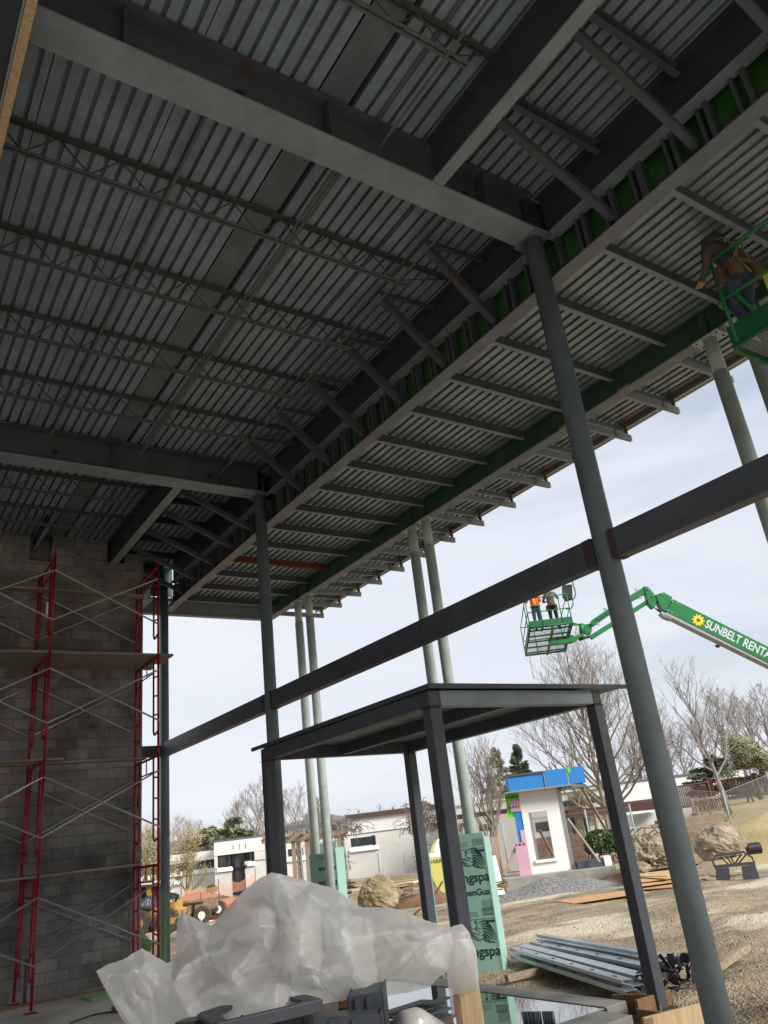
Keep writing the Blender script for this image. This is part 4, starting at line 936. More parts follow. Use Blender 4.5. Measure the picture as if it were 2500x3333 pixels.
    L.new(b.outputs[0], mx.inputs[1]); L.new(tr.outputs[0], mx.inputs[2]); L.new(mx.outputs[0], mx2.inputs[1]); L.new(tp.outputs[0], mx2.inputs[2])
    L.new(mx2.outputs[0], N['Material Output'].inputs[0])
    me.materials.append(m)
    for p in me.polygons: p.use_smooth = True
    try: me.set_sharp_from_angle(angle=math.radians(20))
    except Exception: pass
    tag(ob, 'crumpled translucent white plastic sheet draped over a pile in the foreground', 'plastic sheet')
plasticsheet()
# things under and in front of the sheet
rnd = random.Random(14)
for k, (a, b_, yt, d0, dd_, mt_) in enumerate(((545, 640, 3160, 5.6, .5, m_form), (640, 790, 3075, 5.65, .6, m_woodh), (792, 930, 3020, 5.7, .6, m_form), (932, 1090, 3120, 5.6, .5, m_woodh), (1092, 1230, 3150, 5.65, .5, m_form))):  # goods under the sheet; stacks added to block light through its lower part
    t = thing('covered_stack', at((a+b_)/2, 3300, d0), 'added timber stack dimming the plastic sheet from behind, %s from the left' % ordn[k], 'stack', 'stacks under the plastic sheet')
    s0, s1 = sdz(at(a, yt, d0)).x, sdz(at(b_, yt, d0)).x; zt_ = at((a+b_)/2, yt, d0).z; z = .06
    while z < zt_-.05:
        h_ = min(.14, zt_-z); g = M(view=True); g.box(s0+rnd.uniform(0, .02), s1-rnd.uniform(0, .02), d0+rnd.uniform(0, .04), d0+dd_, z, z+h_-.006); g.build('timber', mt_, t); z += h_
def P5(px, py, d): return at(px, py, d)
g = M(); a = P5(1508, 3085, 5.08); b_ = P5(1525, 3400, 4.9); x = a.x; y = a.y
g.prism([(-.06, -.025), (.06, -.025), (.06, .025), (-.06, .025)], (x, y, .06), SD, FW, (0, 0, a.z-.06))
single('timber_post', g, m_wood, 'pale upright timber post holding up the right end of the plastic sheet', 'timber post', bevel=.004)
g = M(); g.prism([(-.03, -.028), (.0, -.028), (.0, .035), (-.03, .035)], Vector((x, y, .06))-SD*.062, SD, FW, (0, 0, a.z-.14))
single('timber_post', g, m_form, 'thin dark timber just left of the pale timber post', 'timber post', bevel=.004)
def flatframe(c0, c1, c2, c3, w_, th, mt, label, name='steel_frame', dense=0):
    """rectangular frame from four corner points"""
    t = thing(name, sum((Vector(q) for q in (c0, c1, c2, c3)), Vector())/4, label, 'steel frame')
    cs = [Vector(q) for q in (c0, c1, c2, c3)]
    nn = (cs[1]-cs[0]).cross(cs[3]-cs[0]).normalized()
    for i, nm in enumerate(('long_bar', 'end_bar', 'long_bar', 'end_bar')):
        a, b2 = cs[i], cs[(i+1) % 4]; g = M(); g.bar(a, b2, w_, th, up=nn); g.build(nm, mt, t, bevel=.003)
    return t
zc = at(850, 3285, 4.6).z
def wz(px, py, dz=0): return W(px, py, 'z', zc+dz)
flatframe(wz(668, 3303), wz(892, 3226), wz(1022, 3262), wz(742, 3350), .085, .02, m_dark, 'dark rectangular steel frame lying flat under the plastic edge', name='flat_door_frame')
flatframe(wz(690, 3318, -.06), wz(900, 3242, -.06), wz(1035, 3278, -.06), wz(765, 3362, -.06), .06, .03, m_mill, 'second dark steel frame stacked under the first one', name='flat_door_frame')
def bar5(a, b_, w_, th, label, dz=0, mt=m_mill):
    g = M(); g.bar(wz(*a, dz), wz(*b_, dz), w_, th); single('steel_bar', g, mt, label, 'steel bar', 'dark steel bars under the plastic', bevel=.003)
bar5((700, 3352), (1045, 3270), .05, .05, 'dark steel bar along the front edge of the flat frames', .03, m_dark)
bar5((600, 3345), (705, 3300), .12, .05, 'dark steel bar end left of the flat frames', -.05, m_dark)
def shutbox(px0, px1, py0, py1, d, dep, zb, label, mt, mtop, tilt=0):
    a = at(px0, py0, d); b2 = at(px1, py1, d); u = Vector((b2.x-a.x, b2.y-a.y, 0)); w_ = u.length; u /= w_; n = Vector((-u.y, u.x, 0)); t = thing('steel_cabinet', (a+b2)/2, label, 'cabinet', 'dark sheet steel cabinets under the plastic')
    za, zbb = a.z, b2.z
    def quad(nm, P, m_): g = M(); nn = (Vector(P[1])-Vector(P[0])).cross(Vector(P[3])-Vector(P[0])).normalized()*.006; g.add(list(P)+[Vector(p)-nn for p in P], [(0, 1, 2, 3), (7, 6, 5, 4), (0, 4, 5, 1), (1, 5, 6, 2), (2, 6, 7, 3), (3, 7, 4, 0)]); g.build(nm, m_, t)
    A = Vector((a.x, a.y, 0)); B = A+u*w_; C_ = B+n*dep; D_ = A+n*dep; Z_ = lambda p, z: Vector((p.x, p.y, z))
    quad('front_panel', [Z_(A, zb), Z_(B, zb), Z_(B, zbb), Z_(A, za)], mt); quad('side_panel', [Z_(B, zb), Z_(C_, zb), Z_(C_, zbb+.0), Z_(B, zbb)], mt); quad('side_panel', [Z_(A, zb), Z_(A, za), Z_(D_, za), Z_(D_, zb)], mt)
    quad('top_panel', [Z_(A+n*.01, za-.01), Z_(B+n*.01, zbb-.01), Z_(C_, zbb-.01), Z_(D_, za-.01)], mtop)
    for f in (.3, .62): g = M(); p = A+u*w_*f-n*.008; g.bar(Z_(p, zb), Z_(p, za+(zbb-za)*f-.01), .03, .012, up=n); g.build('vertical_rib', mt, t)
    return t
shutbox(1128, 1245, 3246, 3226, 4.55, .35, .06, 'tall dark sheet steel cabinet just left of the flat steel pieces', m_dark, m_mill)
shutbox(1015, 1240, 3312, 3300, 4.35, .18, .06, 'low dark cabinet at the bottom edge in front of the tall one', m_dark, m_mill)
shutbox(745, 985, 3345, 3292, 4.4, .3, .06, 'dark cabinet carrying the flat steel frames', m_black, m_black)
rnd = random.Random(12)
for k, (p0, p1, w_) in enumerate((((1255, 3300), (1430, 3252), .12), ((1270, 3320), (1455, 3268), .10), ((1250, 3290), (1390, 3245), .09), ((1300, 3335), (1460, 3290), .16), ((1385, 3262), (1455, 3235), .05))):
    g = M(); g.bar(at(p0[0], p0[1]+12, 5.15+.02*k), at(p1[0], p1[1]+12, 5.5), w_, .012, up=(0, 0, 1)); single('steel_plate', g, m_mill if k % 2 else m_dark, 'loose flat steel piece left of the timber post, number %d from the near side' % (k+1), 'steel plate', 'flat steel pieces left of the timber post', bevel=.002)
g = M(); g.box(0, 1, 0, 1, 0, 1) if 0 else None
t = thing('steel_stack_support', world(*sdz(at(1350, 3320, 5.3))[:2], 0), 'low timber trestle carrying the flat steel pieces by the timber post', 'trestle')
q = sdz(at(1350, 3300, 5.3))
g = M(view=True); g.box(q.x-.2, q.x+.22, 5.15, 5.5, .9, .97); g.build('top_board', m_form, t)
for s_ in (-.17, .15):
    g = M(view=True); g.box(q.x+s_, q.x+s_+.05, 5.2, 5.45, .06, .899); g.build('leg', m_form, t)
m_wrap = mat('stretch_wrap', '#bdb9b3', .25, col2='#979089', scale=5, amt=.6, spec=.8, stretch=(2, 2, 9))
g = M(); a = at(1320, 3330, 4.5); b_ = at(1425, 3370, 4.75); g.tube([a+Vector((0, 0, -.02)), a+(b_-a)*.3, b_+Vector((0, 0, -.02))], [.075, .085, .08], 20)
single('wrapped_roll', g, m_wrap, 'roll in clear stretch wrap at the bottom edge beside the timber post', 'roll', smooth=True)
# hose and blocks on slab
g = M(); pts = []
for i in range(22):
    t_ = i/21; px = 230+t_*190; py = 3330-34*t_-14*math.sin(t_*3.0); q = ray(px, py); pts.append(CAM+q*((.075-HC)/q.z))
g.tube(pts, .011, 8); single('garden_hose', g, mat('green_hose', '#2c4a3c', .5), 'thin dark green hose curving over the slab at the lower left', 'hose', smooth=True)
q = W(395, 3290, 'z', .06); g = M(view=False); g.box(q.x-.12, q.x+.35, q.y-.1, q.y+.1, .061, .13); single('wood_block', g, m_form, 'dark block on the slab at the left end of the plastic sheet', 'block', bevel=.005)
# ================================================================== WHITE SCHOOL-LIKE BUILDING BEHIND THE SITE
def vbox(g, s0, s1, d0, d1, z0, z1): return g.box(s0, s1, d0, d1, z0, z1)
def S(px, py, d): return sz(px, py, d)[0]
def Z(px, py, d): return sz(px, py, d)[1]
GB = -1.1
def vth(name, s, d, z, label, cat, group=None):
    return thing(name, world(s, d, z), label, cat, group, rz=0)
def vpart(t, name, mt, *boxes, **k):
    g = M(view=True)
    for b in boxes: vbox(g, *b)
    return g.build(name, mt, t, **k)
def window(t, s0, s1, z0, z1, d, mull=(), sill=True, fr=.06, bottom=None):
    w = vpart(t, 'window', m_black, (s0, s1, d+.02, d+.06, z0, z1))
    vpart(w, 'pane', m_glass, (s0+fr, s1-fr, d+.0, d+.018, z0+fr, z1-fr))
    for m_ in mull: vpart(w, 'mullion', m_black, (m_-.05, m_+.05, d-.03, d-.002, z0, z1))
    if sill:
        p = M(view=True); z_ = z0; p.prism([(0, 0), (-.12, -.26), (0, -.26)], (s0-.1, d-.012, z_), (0, 1, 0), (0, 0, 1), (s1-s0+.2, 0, 0)); p.build('sill', m_wh, w)
# A1 low left wing
dA = 58
sl, sr = S(440, 2835, dA), S(700, 2793, dA)
zr, zf = Z(600, 2779, dA), Z(600, 2808, dA)
t = vth('school_wing', (sl+sr)/2, dA, GB, 'low white wing of the building far left with a dark roof edge', 'building', 'wings of the white building')
vpart(t, 'wall', m_bwall, (sl, sr, dA, dA+.3, GB, zf-.55))
vpart(t, 'upper_wall', m_wh, (sl, sr, dA-.15, dA+.3, zf, zr))
vpart(t, 'roof', m_brown, (sl, sr, dA-.1, dA+14, zr+.002, zr+.12))
vpart(t, 'rear_wall', m_bwall, (sl, sr, dA+13, dA+13.3, GB, zr))
window(t, sl+.1, sr-.05, zf-.54, zf-.01, dA, mull=[sl+(sr-sl)*k for k in (.22, .42, .62, .82)])
window(t, S(574, 2830, dA), S(589, 2828, dA), Z(580, 2865, dA), zf-.56, dA-.08, sill=True)
M(view=True).tube([(S(628, 2720, dA), dA-.3, zr-.25), (S(634, 2720, dA), dA-.55, zr-.32)], .1, 8).build('security_lamp', m_wh, t)
# A2 entry block
dB = 56.2
s0, s1 = S(697, 2744, dB), S(869, 2713, dB); zt = Z(697, 2744, dB); zw = Z(730, 2783, dB)
t = vth('school_entry_block', (s0+s1)/2, dB, GB, 'taller white entry block of the building with dark glass doors', 'building', 'wings of the white building')
sd0, sd1 = S(757, 2850, dB), S(798, 2850, dB)
vpart(t, 'wall', m_bwall, (s0, sd0, dB, dB+.3, GB, zw-.75), (sd1, s1, dB, dB+.3, GB, zw-.55))
vpart(t, 'upper_wall', m_wh, (s0, s1, dB-.1, dB+.3, zw, zt))
vpart(t, 'wall_end', m_bwall, (s0, s0+.2, dB-.08, dB+.3, zw-.75, zw), (s1-.2-.7, s1, dB-.08, dB+.3, zw-.55, zw))
vpart(t, 'side_wall', m_bwall, (s0, s0+.3, dB+.31, dB+14, GB, zt), (s1-.3, s1, dB+.31, dB+14, GB, zt))
vpart(t, 'roof', m_galv2, (s0, s1, dB-.05, dB+14, zt+.002, zt+.14))
g = M(view=True)
x = s0+1.3
while x < s1-1.2: g.box(x, x+.03, dB-.125, dB-.102, zw+.25, zt-.25); x += .42
g.build('vertical_groove', m_galv2, t)
window(t, s0+.25, sd0-.05, zw-.75, zw-.01, dB, mull=[s0+.25+(sd0-s0)*.5])
window(t, sd1+.3, s1-.95, zw-.6, zw-.01, dB, mull=[sd1+(s1-sd1)*.35])
dr = vpart(t, 'door_frame', m_black, (sd0+.01, sd0+.14, dB-.05, dB+.3, GB, zw), (sd1-.14, sd1-.01, dB-.05, dB+.3, GB, zw), (sd0+.15, sd1-.15, dB-.05, dB+.1, GB+2.25, GB+2.35))
vpart(dr, 'door', m_glass, (sd0+.16, (sd0+sd1)/2-.01, dB+.1, dB+.13, GB, GB+2.24)); vpart(dr, 'door', m_glass, ((sd0+sd1)/2+.01, sd1-.16, dB+.1, dB+.13, GB, GB+2.24))
vpart(dr, 'transom', m_glass, (sd0+.16, sd1-.16, dB+.1, dB+.13, GB+2.36, zw-.02))
M(view=True).tube([(S(801, 2818, dB), dB-.1, Z(801, 2818, dB)), (S(801, 2818, dB), dB-.35, Z(801, 2818, dB)-.1)], .07, 8).build('wall_lamp', m_black, t)
# A3 long wall
dC = 57
s0, s1 = S(873, 2720, dC), S(1470, 2650, dC); zt = 2+ (Z(1128, 2668, dC)-2)
zt = Z(1200, 2660, dC)
t = vth('school_long_wing', (s0+s1)/2, dC, GB, 'long white painted wall of the building behind the lumber piles', 'building', 'wings of the white building')
vpart(t, 'wall', m_bwall, (s0, s1, dC, dC+.3, GB, zt-.95)); vpart(t, 'upper_wall', m_wh, (s0, s1, dC-.02, dC+.3, zt-.949, zt))
vpart(t, 'roof_edge', m_brown, (S(1125, 2669, dC), s1, dC-.25, dC+.3, zt+.002, zt+.30)); vpart(t, 'roof_edge', m_galv2, (s0, S(1124, 2669, dC), dC-.25, dC+.3, zt-.25, zt+.05))
vpart(t, 'roof', m_galv2, (s0, s1, dC+.31, dC+14, zt-.1, zt))
vpart(t, 'wall_seam', m_galv2, (s0, s1, dC-.035, dC-.021, zt-1.0, zt-.97))
window(t, S(1140, 2750, dC), S(1227, 2745, dC), Z(1180, 2756, dC), Z(1180, 2722, dC), dC-.01, mull=[S(1218, 2745, dC)])
window(t, S(1027, 2760, dC), S(1075, 2750, dC), Z(1050, 2777, dC), Z(1050, 2743, dC), dC-.01)
window(t, S(935, 2775, dC), S(990, 2770, dC), Z(950, 2790, dC), Z(950, 2760, dC), dC-.01)
vpart(t, 'rain_pipe', m_wh, (S(1235, 2810, dC), S(1235, 2810, dC)+.07, dC-.06, dC-.022, GB, Z(1235, 2776, dC))); vpart(t, 'rain_pipe', m_wh, (S(1320, 2810, dC), S(1320, 2810, dC)+.05, dC-.06, dC-.022, GB, Z(1318, 2770, dC)))
M(view=True).tube([(S(982, 2685, dC), dC+4, zt), (S(982, 2685, dC), dC+4, zt+.8)], .3, 10).build('roof_vent', m_scgal, t)
# A4 right wing
dD = 51
s0, s1 = S(1468, 2640, dD), S(1990, 2540, dD); zt = Z(1500, 2622, dD)
t = vth('school_right_wing', (s0+s1)/2, dD, GB, 'white building wing behind the birch stems, with a brown band under its roof', 'building', 'wings of the white building')
vpart(t, 'wall', m_bwall, (s0, s1, dD, dD+.3, GB, zt-.75)); vpart(t, 'brown_band', m_brown, (s0, s1, dD-.03, dD+.3, zt-.749, zt-.5)); vpart(t, 'upper_wall', m_wh, (s0, s1, dD-.02, dD+.3, zt-.499, zt)); vpart(t, 'roof', m_wh, (s0, s1, dD-.2, dD+16, zt+.002, zt+.1))
vpart(t, 'side_wall', m_bwall, (s0, s0+.3, dD+.31, dD+8, GB, zt))
window(t, S(1557, 2700, dD), S(1600, 2690, dD), Z(1585, 2707, dD), Z(1585, 2679, dD), dD-.01)
window(t, S(1740, 2690, dD), S(1790, 2690, dD), Z(1765, 2710, dD), Z(1765, 2672, dD), dD-.01)
# second building to the right
dE = 62
s0, s1 = S(1840, 2560, dE), S(2418, 2506, dE); zt = Z(2300, 2516, dE)
t = vth('far_white_building', (s0+s1)/2, dE, 0, 'long low white building behind the brown railing on the right', 'building')
vpart(t, 'wall', m_wh, (s0, s1, dE, dE+.3, -.5, zt)); vpart(t, 'roof', m_galv2, (s0, s1, dE-.1, dE+12, zt+.002, zt+.12)); vpart(t, 'side_wall', m_wh, (s1-.3, s1, dE+.31, dE+12, -.5, zt)); vpart(t, 'brown_band', m_brown, (s0, S(2150, 2600, dE), dE-.03, dE-.002, zt-1.6, zt-1.3))
# equipment box
a = sdz(at(2100, 2690, 37)); g = M(view=True); g.box(S(2060, 2680, 37), S(2140, 2660, 37), 37, 38.2, Z(2100, 2688, 37), Z(2100, 2645, 37))
single('white_equipment_box', g, m_wh, 'white equipment box behind the stone wall and chain-link fence', 'equipment box', bevel=.03)
# ================================================================== PERGOLAS WITH VINES
def vines(g, s, d, z, rs, rd, rz, n, rnd, droop=.6):
    for i in range(n):
        p = Vector((s+rnd.gauss(0, rs*.45), d+rnd.gauss(0, rd*.4), z+abs(rnd.gauss(0, rz*.35)))); q = [p]; v = Vector((rnd.uniform(-1, 1), rnd.uniform(-.6, .6), rnd.uniform(-.2, .8)))
        for k in range(5):
            v = v*.7+Vector((rnd.uniform(-.6, .6), rnd.uniform(-.4, .4), rnd.uniform(-.9, .2)*droop)); p = p+v*rnd.uniform(.08, .22); q.append(p.copy())
        g.tube(q, .022, 3, cap=False)
def pergola(pxl, pxr, pyt, pyb, d, label, posts, rnd, trellis=()):
    t = vth('pergola', S((pxl+pxr)/2, pyt, d), d, GB, label, 'pergola', 'wooden pergolas by the white building')
    s0, s1 = S(pxl, pyt, d), S(pxr, pyt, d); zt = Z((pxl+pxr)/2, pyt, d); w_ = (s1-s0)
    for dd_ in (0, 2.2):
        g = M(view=True); g.prism([(0, .08), (.25, 0), (.25, 0), (w_-.25, 0), (w_, .08), (w_, .3), (0, .3)], (s0, d+dd_, zt-.55), (1, 0, 0), (0, 0, 1), (0, .12, 0)); g.build('long_beam', m_woodh, t)
    k = 0
    while k*.8 < w_-.2:
        x = s0+.15+k*.8; vpart(t, 'rafter', m_woodh, (x, x+.09, d-.5, d+2.8, zt-.249, zt-.02)); k += 1
    for p_ in posts:
        x = S(p_, pyb, d)
        vpart(t, 'post', m_woodh, (x-.11, x+.11, d+.121, d+.33, GB, zt-.251)); vpart(t, 'post', m_woodh, (x-.11, x+.11, d+2.0, d+2.19, GB, zt-.251))
    for (a, b_) in trellis:
        x0, x1 = S(a, pyb, d), S(b_, pyb, d); g = M(view=True)
        z = GB+.1
        while z < zt-.8: g.box(x0, x1, d+.2, d+.225, z, z+.05); z += .32
        n = max(2, int((x1-x0)/.3)); 
        for i in range(n+1): g.box(x0+(x1-x0)*i/n-.025, x0+(x1-x0)*i/n+.025, d+.226, d+.25, GB, zt-.6)
        g.build('trellis', m_woodh, t)
    return t, s0, s1, zt
rnd = random.Random(21)
t, s0, s1, zt = pergola(849, 1118, 2702, 2860, 50, 'wooden pergola with a trellis behind the far pair of canopy columns', (872, 960, 1005, 1112), rnd, ((962, 984), (1090, 1108)))
g = M(view=True); vines(g, S(1100, 2700, 50), 50.8, zt-.3, 1.6, 1.2, .9, 260, rnd); vines(g, S(980, 2720, 50), 50.6, zt-.1, 1.5, .8, .3, 60, rnd); vines(g, S(1105, 2780, 50), 50.4, zt-2, .35, .4, 1.2, 80, rnd, .9)
tag(g.build('climbing_vine', m_twig), 'bare tangled vine over the right end of the far pergola', 'vine', 'bare vines on the pergolas')
t, s0, s1, zt = pergola(1325, 1545, 2672, 2850, 48, 'wooden pergola behind the two right posts of the entry frame', (1370, 1520), rnd)
g = M(view=True); vines(g, S(1372, 2680, 48), 48.8, zt-.2, .95, 1, 1.5, 420, rnd); vines(g, S(1376, 2740, 48), 48.4, zt-2.3, .3, .4, 1.6, 160, rnd, .9)
tag(g.build('climbing_vine', m_twig), 'thick bare vine hanging between the two middle entry posts', 'vine', 'bare vines on the pergolas')
# ================================================================== MOCK-UP WALL
dM = 30
def SM(px, py): return S(px, py, dM)
def ZM(px, py): return Z(px, py, dM)
zb = ZM(1800, 2838); 
base_s0, base_s1 = SM(1640, 2880), SM(1992, 2830)
g = M(view=True); g.prism([(base_s0, 0), (base_s1, 0), (base_s1, 2.6), (base_s0+.5, 2.6), (base_s0, 1.2)], (0, dM-.75, zb-.42), (1, 0, 0), (0, 1, 0), (0, 0, .42))
single('mockup_slab', g, m_conc, 'raised concrete pad under the white brick mock-up wall', 'concrete pad', bevel=.01)
t = vth('mockup_wall', SM(1780, 2700), dM, zb, 'sample wall of white brick with pink insulation and a blue parapet on a concrete pad', 'mock-up wall')
ws0, ws1 = SM(1731, 2840), SM(1861, 2830); wz1 = ZM(1760, 2572)
o0, o1 = SM(1736, 2740), SM(1797, 2740); oz0, oz1 = ZM(1770, 2812)+.05, ZM(1760, 2640)
for nm, bx in (('brick_wall', (ws0, o0, dM, dM+.12, zb, wz1)), ('brick_wall', (o1, ws1, dM, dM+.12, zb, wz1)), ('brick_wall', (o0+.001, o1-.001, dM, dM+.12, oz1, wz1)), ('brick_wall', (o0+.001, o1-.001, dM, dM+.12, zb, oz0))):
    g = M(); g.box(*bx)
    g2 = M(view=True); vbox(g2, *bx); ob = g2.build(nm, m_whb, t)
vpart(t, 'window_sill', m_wh, (o0-.06, o1+.08, dM-.08, dM+.12, oz0+.001, oz0+.09))
vpart(t, 'opening_frame', m_machg2 if 'm_machg2' in globals() else m_mill, (o0+.001, o0+.06, dM+.125, dM+.3, oz0, oz1))
vpart(t, 'opening_frame', m_scgal, (o0+.002, o0+.10, dM+.02, dM+.118, oz0+.1, oz1-.01))
vpart(t, 'corner_post', m_scgal, (ws1+.001, ws1+.13, dM-.02, dM+.18, zb, wz1+.05))
m_blue = mat('blue_membrane', '#2c7fc4', .6, col2='#2a6fa8', scale=2, amt=.3); m_bluel = mat('gray_sealant', '#8695a0', .6, amt=.2)
m_lime = mat('lime_sheathing', '#5fd422', .7, amt=.2); m_pink = mat('pink_insulation', '#cfa3b4', .8, col2='#b98d9f', scale=3, amt=.4)
pz0, pz1 = ZM(1760, 2566), ZM(1760, 2517); ps0, ps1 = SM(1652, 2560), SM(1895, 2530)
vpart(t, 'parapet_panel', m_blue, (ps0, ps0+(ps1-ps0)*.47, dM-.45, dM+.4, pz0, pz1-.02))
vpart(t, 'parapet_panel', m_blue, (ps0+(ps1-ps0)*.49, ps0+(ps1-ps0)*.77, dM-.5, dM+.4, pz0, pz1+.05))
vpart(t, 'parapet_panel', m_blue, (ps0+(ps1-ps0)*.80, ps1, dM-.5, dM+.4, pz0, pz1+.05))
vpart(t, 'lime_patch', m_lime, (ps0+(ps1-ps0)*.79, ps0+(ps1-ps0)*.83, dM-.51, dM-.502, pz1-.12, pz1+.06))
vpart(t, 'sealant_joint', m_bluel, (ps0+(ps1-ps0)*.471, ps0+(ps1-ps0)*.489, dM-.49, dM+.39, pz0, pz1+.03)); vpart(t, 'sealant_joint', m_bluel, (ps0+(ps1-ps0)*.771, ps0+(ps1-ps0)*.799, dM-.49, dM+.39, pz0, pz1+.04))
vpart(t, 'drip_edge', m_scgal, (ps0-.15, ps0+(ps1-ps0)*.82, dM-.55, dM+.4, pz0-.05, pz0-.002)); vpart(t, 'coping', m_machg, (ps0-.02, ps0+(ps1-ps0)*.48, dM-.5, dM+.42, pz1-.018, pz1+.05))
vpart(t, 'soffit', m_galv2, (ps1-.9, ps1, dM-.48, dM+.38, pz0-.14, pz0-.052))
l0 = SM(1683, 2840); lz = wz1
vpart(t, 'lime_sheathing', m_lime, (l0+.02, ws0-.001, dM+.06, dM+.1, zb+1.9, lz))
vpart(t, 'blue_membrane', m_blue, (l0+.24, ws0-.001, dM+.03, dM+.055, zb+1.05, zb+2.05)); vpart(t, 'pink_board', m_pink, (l0+.14, ws0-.001, dM+.0, dM+.025, zb+2.08, lz-.22)); vpart(t, 'pink_board', m_pink, (ws0-.42, ws0-.001, dM+.0, dM+.025, zb+.0, zb+1.04)); vpart(t, 'pink_board', m_pink, (ws0-.16, ws0-.002, dM+.0, dM+.02, zb+1.041, zb+1.45))
g = M(view=True); rn = random.Random(4)
for z_ in (zb+2.75, zb+2.55, zb+2.2, zb+.95):
    x = ws0-.5 if z_ > zb+2 else ws0-.4
    while x < ws0-.08: l = rn.uniform(.03, .1); g.box(x, x+l, dM-.004, dM-.001, z_, z_+.07); x += l+.05
g.build('insulation_print', mat('purple_print', '#5c3c54', .8, amt=.1), t)
vpart(t, 'blue_base_step', m_machg, (SM(1862, 2820)+.16, SM(1962, 2805), dM-.25, dM+.3, zb, zb+.24)); vpart(t, 'base_step_end', m_wh, (SM(1962, 2805)+.001, SM(1985, 2805), dM-.3, dM+.3, zb, zb+.3))
GBR = 'wood props bracing the mock-up wall'
for (a, b_, da, db, lab) in (((1892, 2560), (1972, 2700), 29.6, 31, 'wood prop slanting down from the right end of the blue parapet'), ((1848, 2665), (1952, 2806), 30.2, 29.4, 'wood prop leaning from the steel corner post to the ground'),
                            ((1932, 2630), (1956, 2800), 31.5, 31.5, 'upright wooden stake right of the mock-up wall'), ((1756, 2702), (1800, 2784), 31, 31.5, 'wood prop visible through the opening of the mock-up wall'), ((1678, 2760), (1640, 2850), 30.4, 28.8, 'wood prop leaning left of the pink insulation'), ((2020, 2760), (2052, 2815), 31.2, 30, 'short wood prop right of the right entry post')):
    g = M(); g.bar(at(a[0], a[1], da), at(b_[0], b_[1], db), .09, .05); single('wood_prop', g, m_woodh, lab, 'wood prop', GBR)
# gravel pile in front of pad
m_gravel = mat('blue_gray_gravel', '#8f8e8c', .95, col2='#4d4c4b', scale=14, amt=.9, bump=1, bscale=30, detail=3)
def mound(name, pxc, py, d, w_, dep, h_, mt, label, cat, seed, rough=.25):
    import mathutils.noise as nz
    g = M(view=True); s, z = sz(pxc, py, d); q = world(s, d, 0); zb_ = hgt(q.x, q.y)-.08; n = 40; m_ = 16; vs = []; fs = []
    for j in range(m_+1):
        for i in range(n):
            a = 2*math.pi*i/n; r = j/m_; k = 1+.18*nz.noise(Vector((math.cos(a)*1.3, math.sin(a)*1.3, seed)))
            x = s+math.cos(a)*w_/2*r*k; y = d+math.sin(a)*dep/2*r*k
            zz = h_*(1-sm(0, 1, r))*(1+rough*nz.noise(Vector((x*.9, y*.9, seed))))+.05*nz.noise(Vector((x*4, y*4, seed)))*(1-r)
            vs.append((x, y, zb_+zz))
    for j in range(m_):
        for i in range(n): fs.append((j*n+i, j*n+(i+1) % n, (j+1)*n+(i+1) % n, (j+1)*n+i))
    g.add(vs, fs); return tag(g.build(name, mt, smooth=True), label, cat)
mound('gravel_pile', 1800, 2900, 27.6, 6.4, 2.8, .52, m_gravel, 'gray gravel pile in front of the concrete pad of the mock-up wall', 'gravel pile', 2)
mound('gravel_pile', 1650, 2920, 26.5, 2.6, 1.6, .25, m_gravel, 'small low spill of gray gravel left of the big gravel pile', 'gravel pile', 5)
m_dirt = mat('brown_dirt', '#8d6b4f', .95, col2='#5d4330', scale=3, amt=.8, bump=.8, bscale=12)
mound('dirt_pile', 640, 2905, 52, 8.5, 4, 1.0, m_dirt, 'low brown dirt pile at the foot of the white building, left', 'dirt pile', 7)
mound('dirt_pile', 1400, 2905, 30, 5.5, 3, .5, m_dirt, 'loose brown dirt around the yellow disc', 'dirt pile', 9)
mound('dirt_pile', 2050, 2850, 28.5, 6, 3, .35, m_dirt, 'reddish dirt heaped under the boulders right of the mock-up wall', 'dirt pile', 12)
# scattered stones
def stones(name, n, region, size, mt, label, seed):
    rn = random.Random(seed); g = M()
    for i in range(n):
        x, y = region(rn)
        r = size(rn); z = hgt(x, y)+.02+.09*nz.noise((x*.35, y*.35, 0))+.05*nz.noise((x*1.1, y*1.1, 4))+.022*nz.noise((x*3.5, y*3.5, 9)); k = len(g.v); c = Vector((x, y, z))
        P = [(1, 0, 0), (-.4, .9, 0), (-.6, -.8, 0), (.1, .1, .8), (.1, 0, -.8)]; a = rn.uniform(0, 6.3); ca, sa = math.cos(a), math.sin(a)
        vs = []
        for p in P:
            q = [p[0]*rn.uniform(.7, 1.2), p[1]*rn.uniform(.7, 1.2), p[2]*rn.uniform(.5, 1)]; vs.append(c+Vector((q[0]*ca-q[1]*sa, q[0]*sa+q[1]*ca, q[2]))*r)
        g.add(vs, [(0, 1, 3), (1, 2, 3), (2, 0, 3), (1, 0, 4), (2, 1, 4), (0, 2, 4)])
    return tag(g.build(name, mt), label, 'gravel', kind='stuff')
def reg(rn):
    d = 8+rn.random()**1.6*22; s = rn.uniform(-.1, .62)*d; p = world(s, d, 0)
    if p.x < 7.7: return reg(rn)
    return p.x, p.y
stones('loose_gravel', 7000, reg, lambda r: r.choice((.006, .008, .01, .013, .018, .026)), mat('loose_stone', '#a99c88', .95, col2='#7a6f60', scale=9, amt=.8), 'loose gravel scattered over the site', 31)
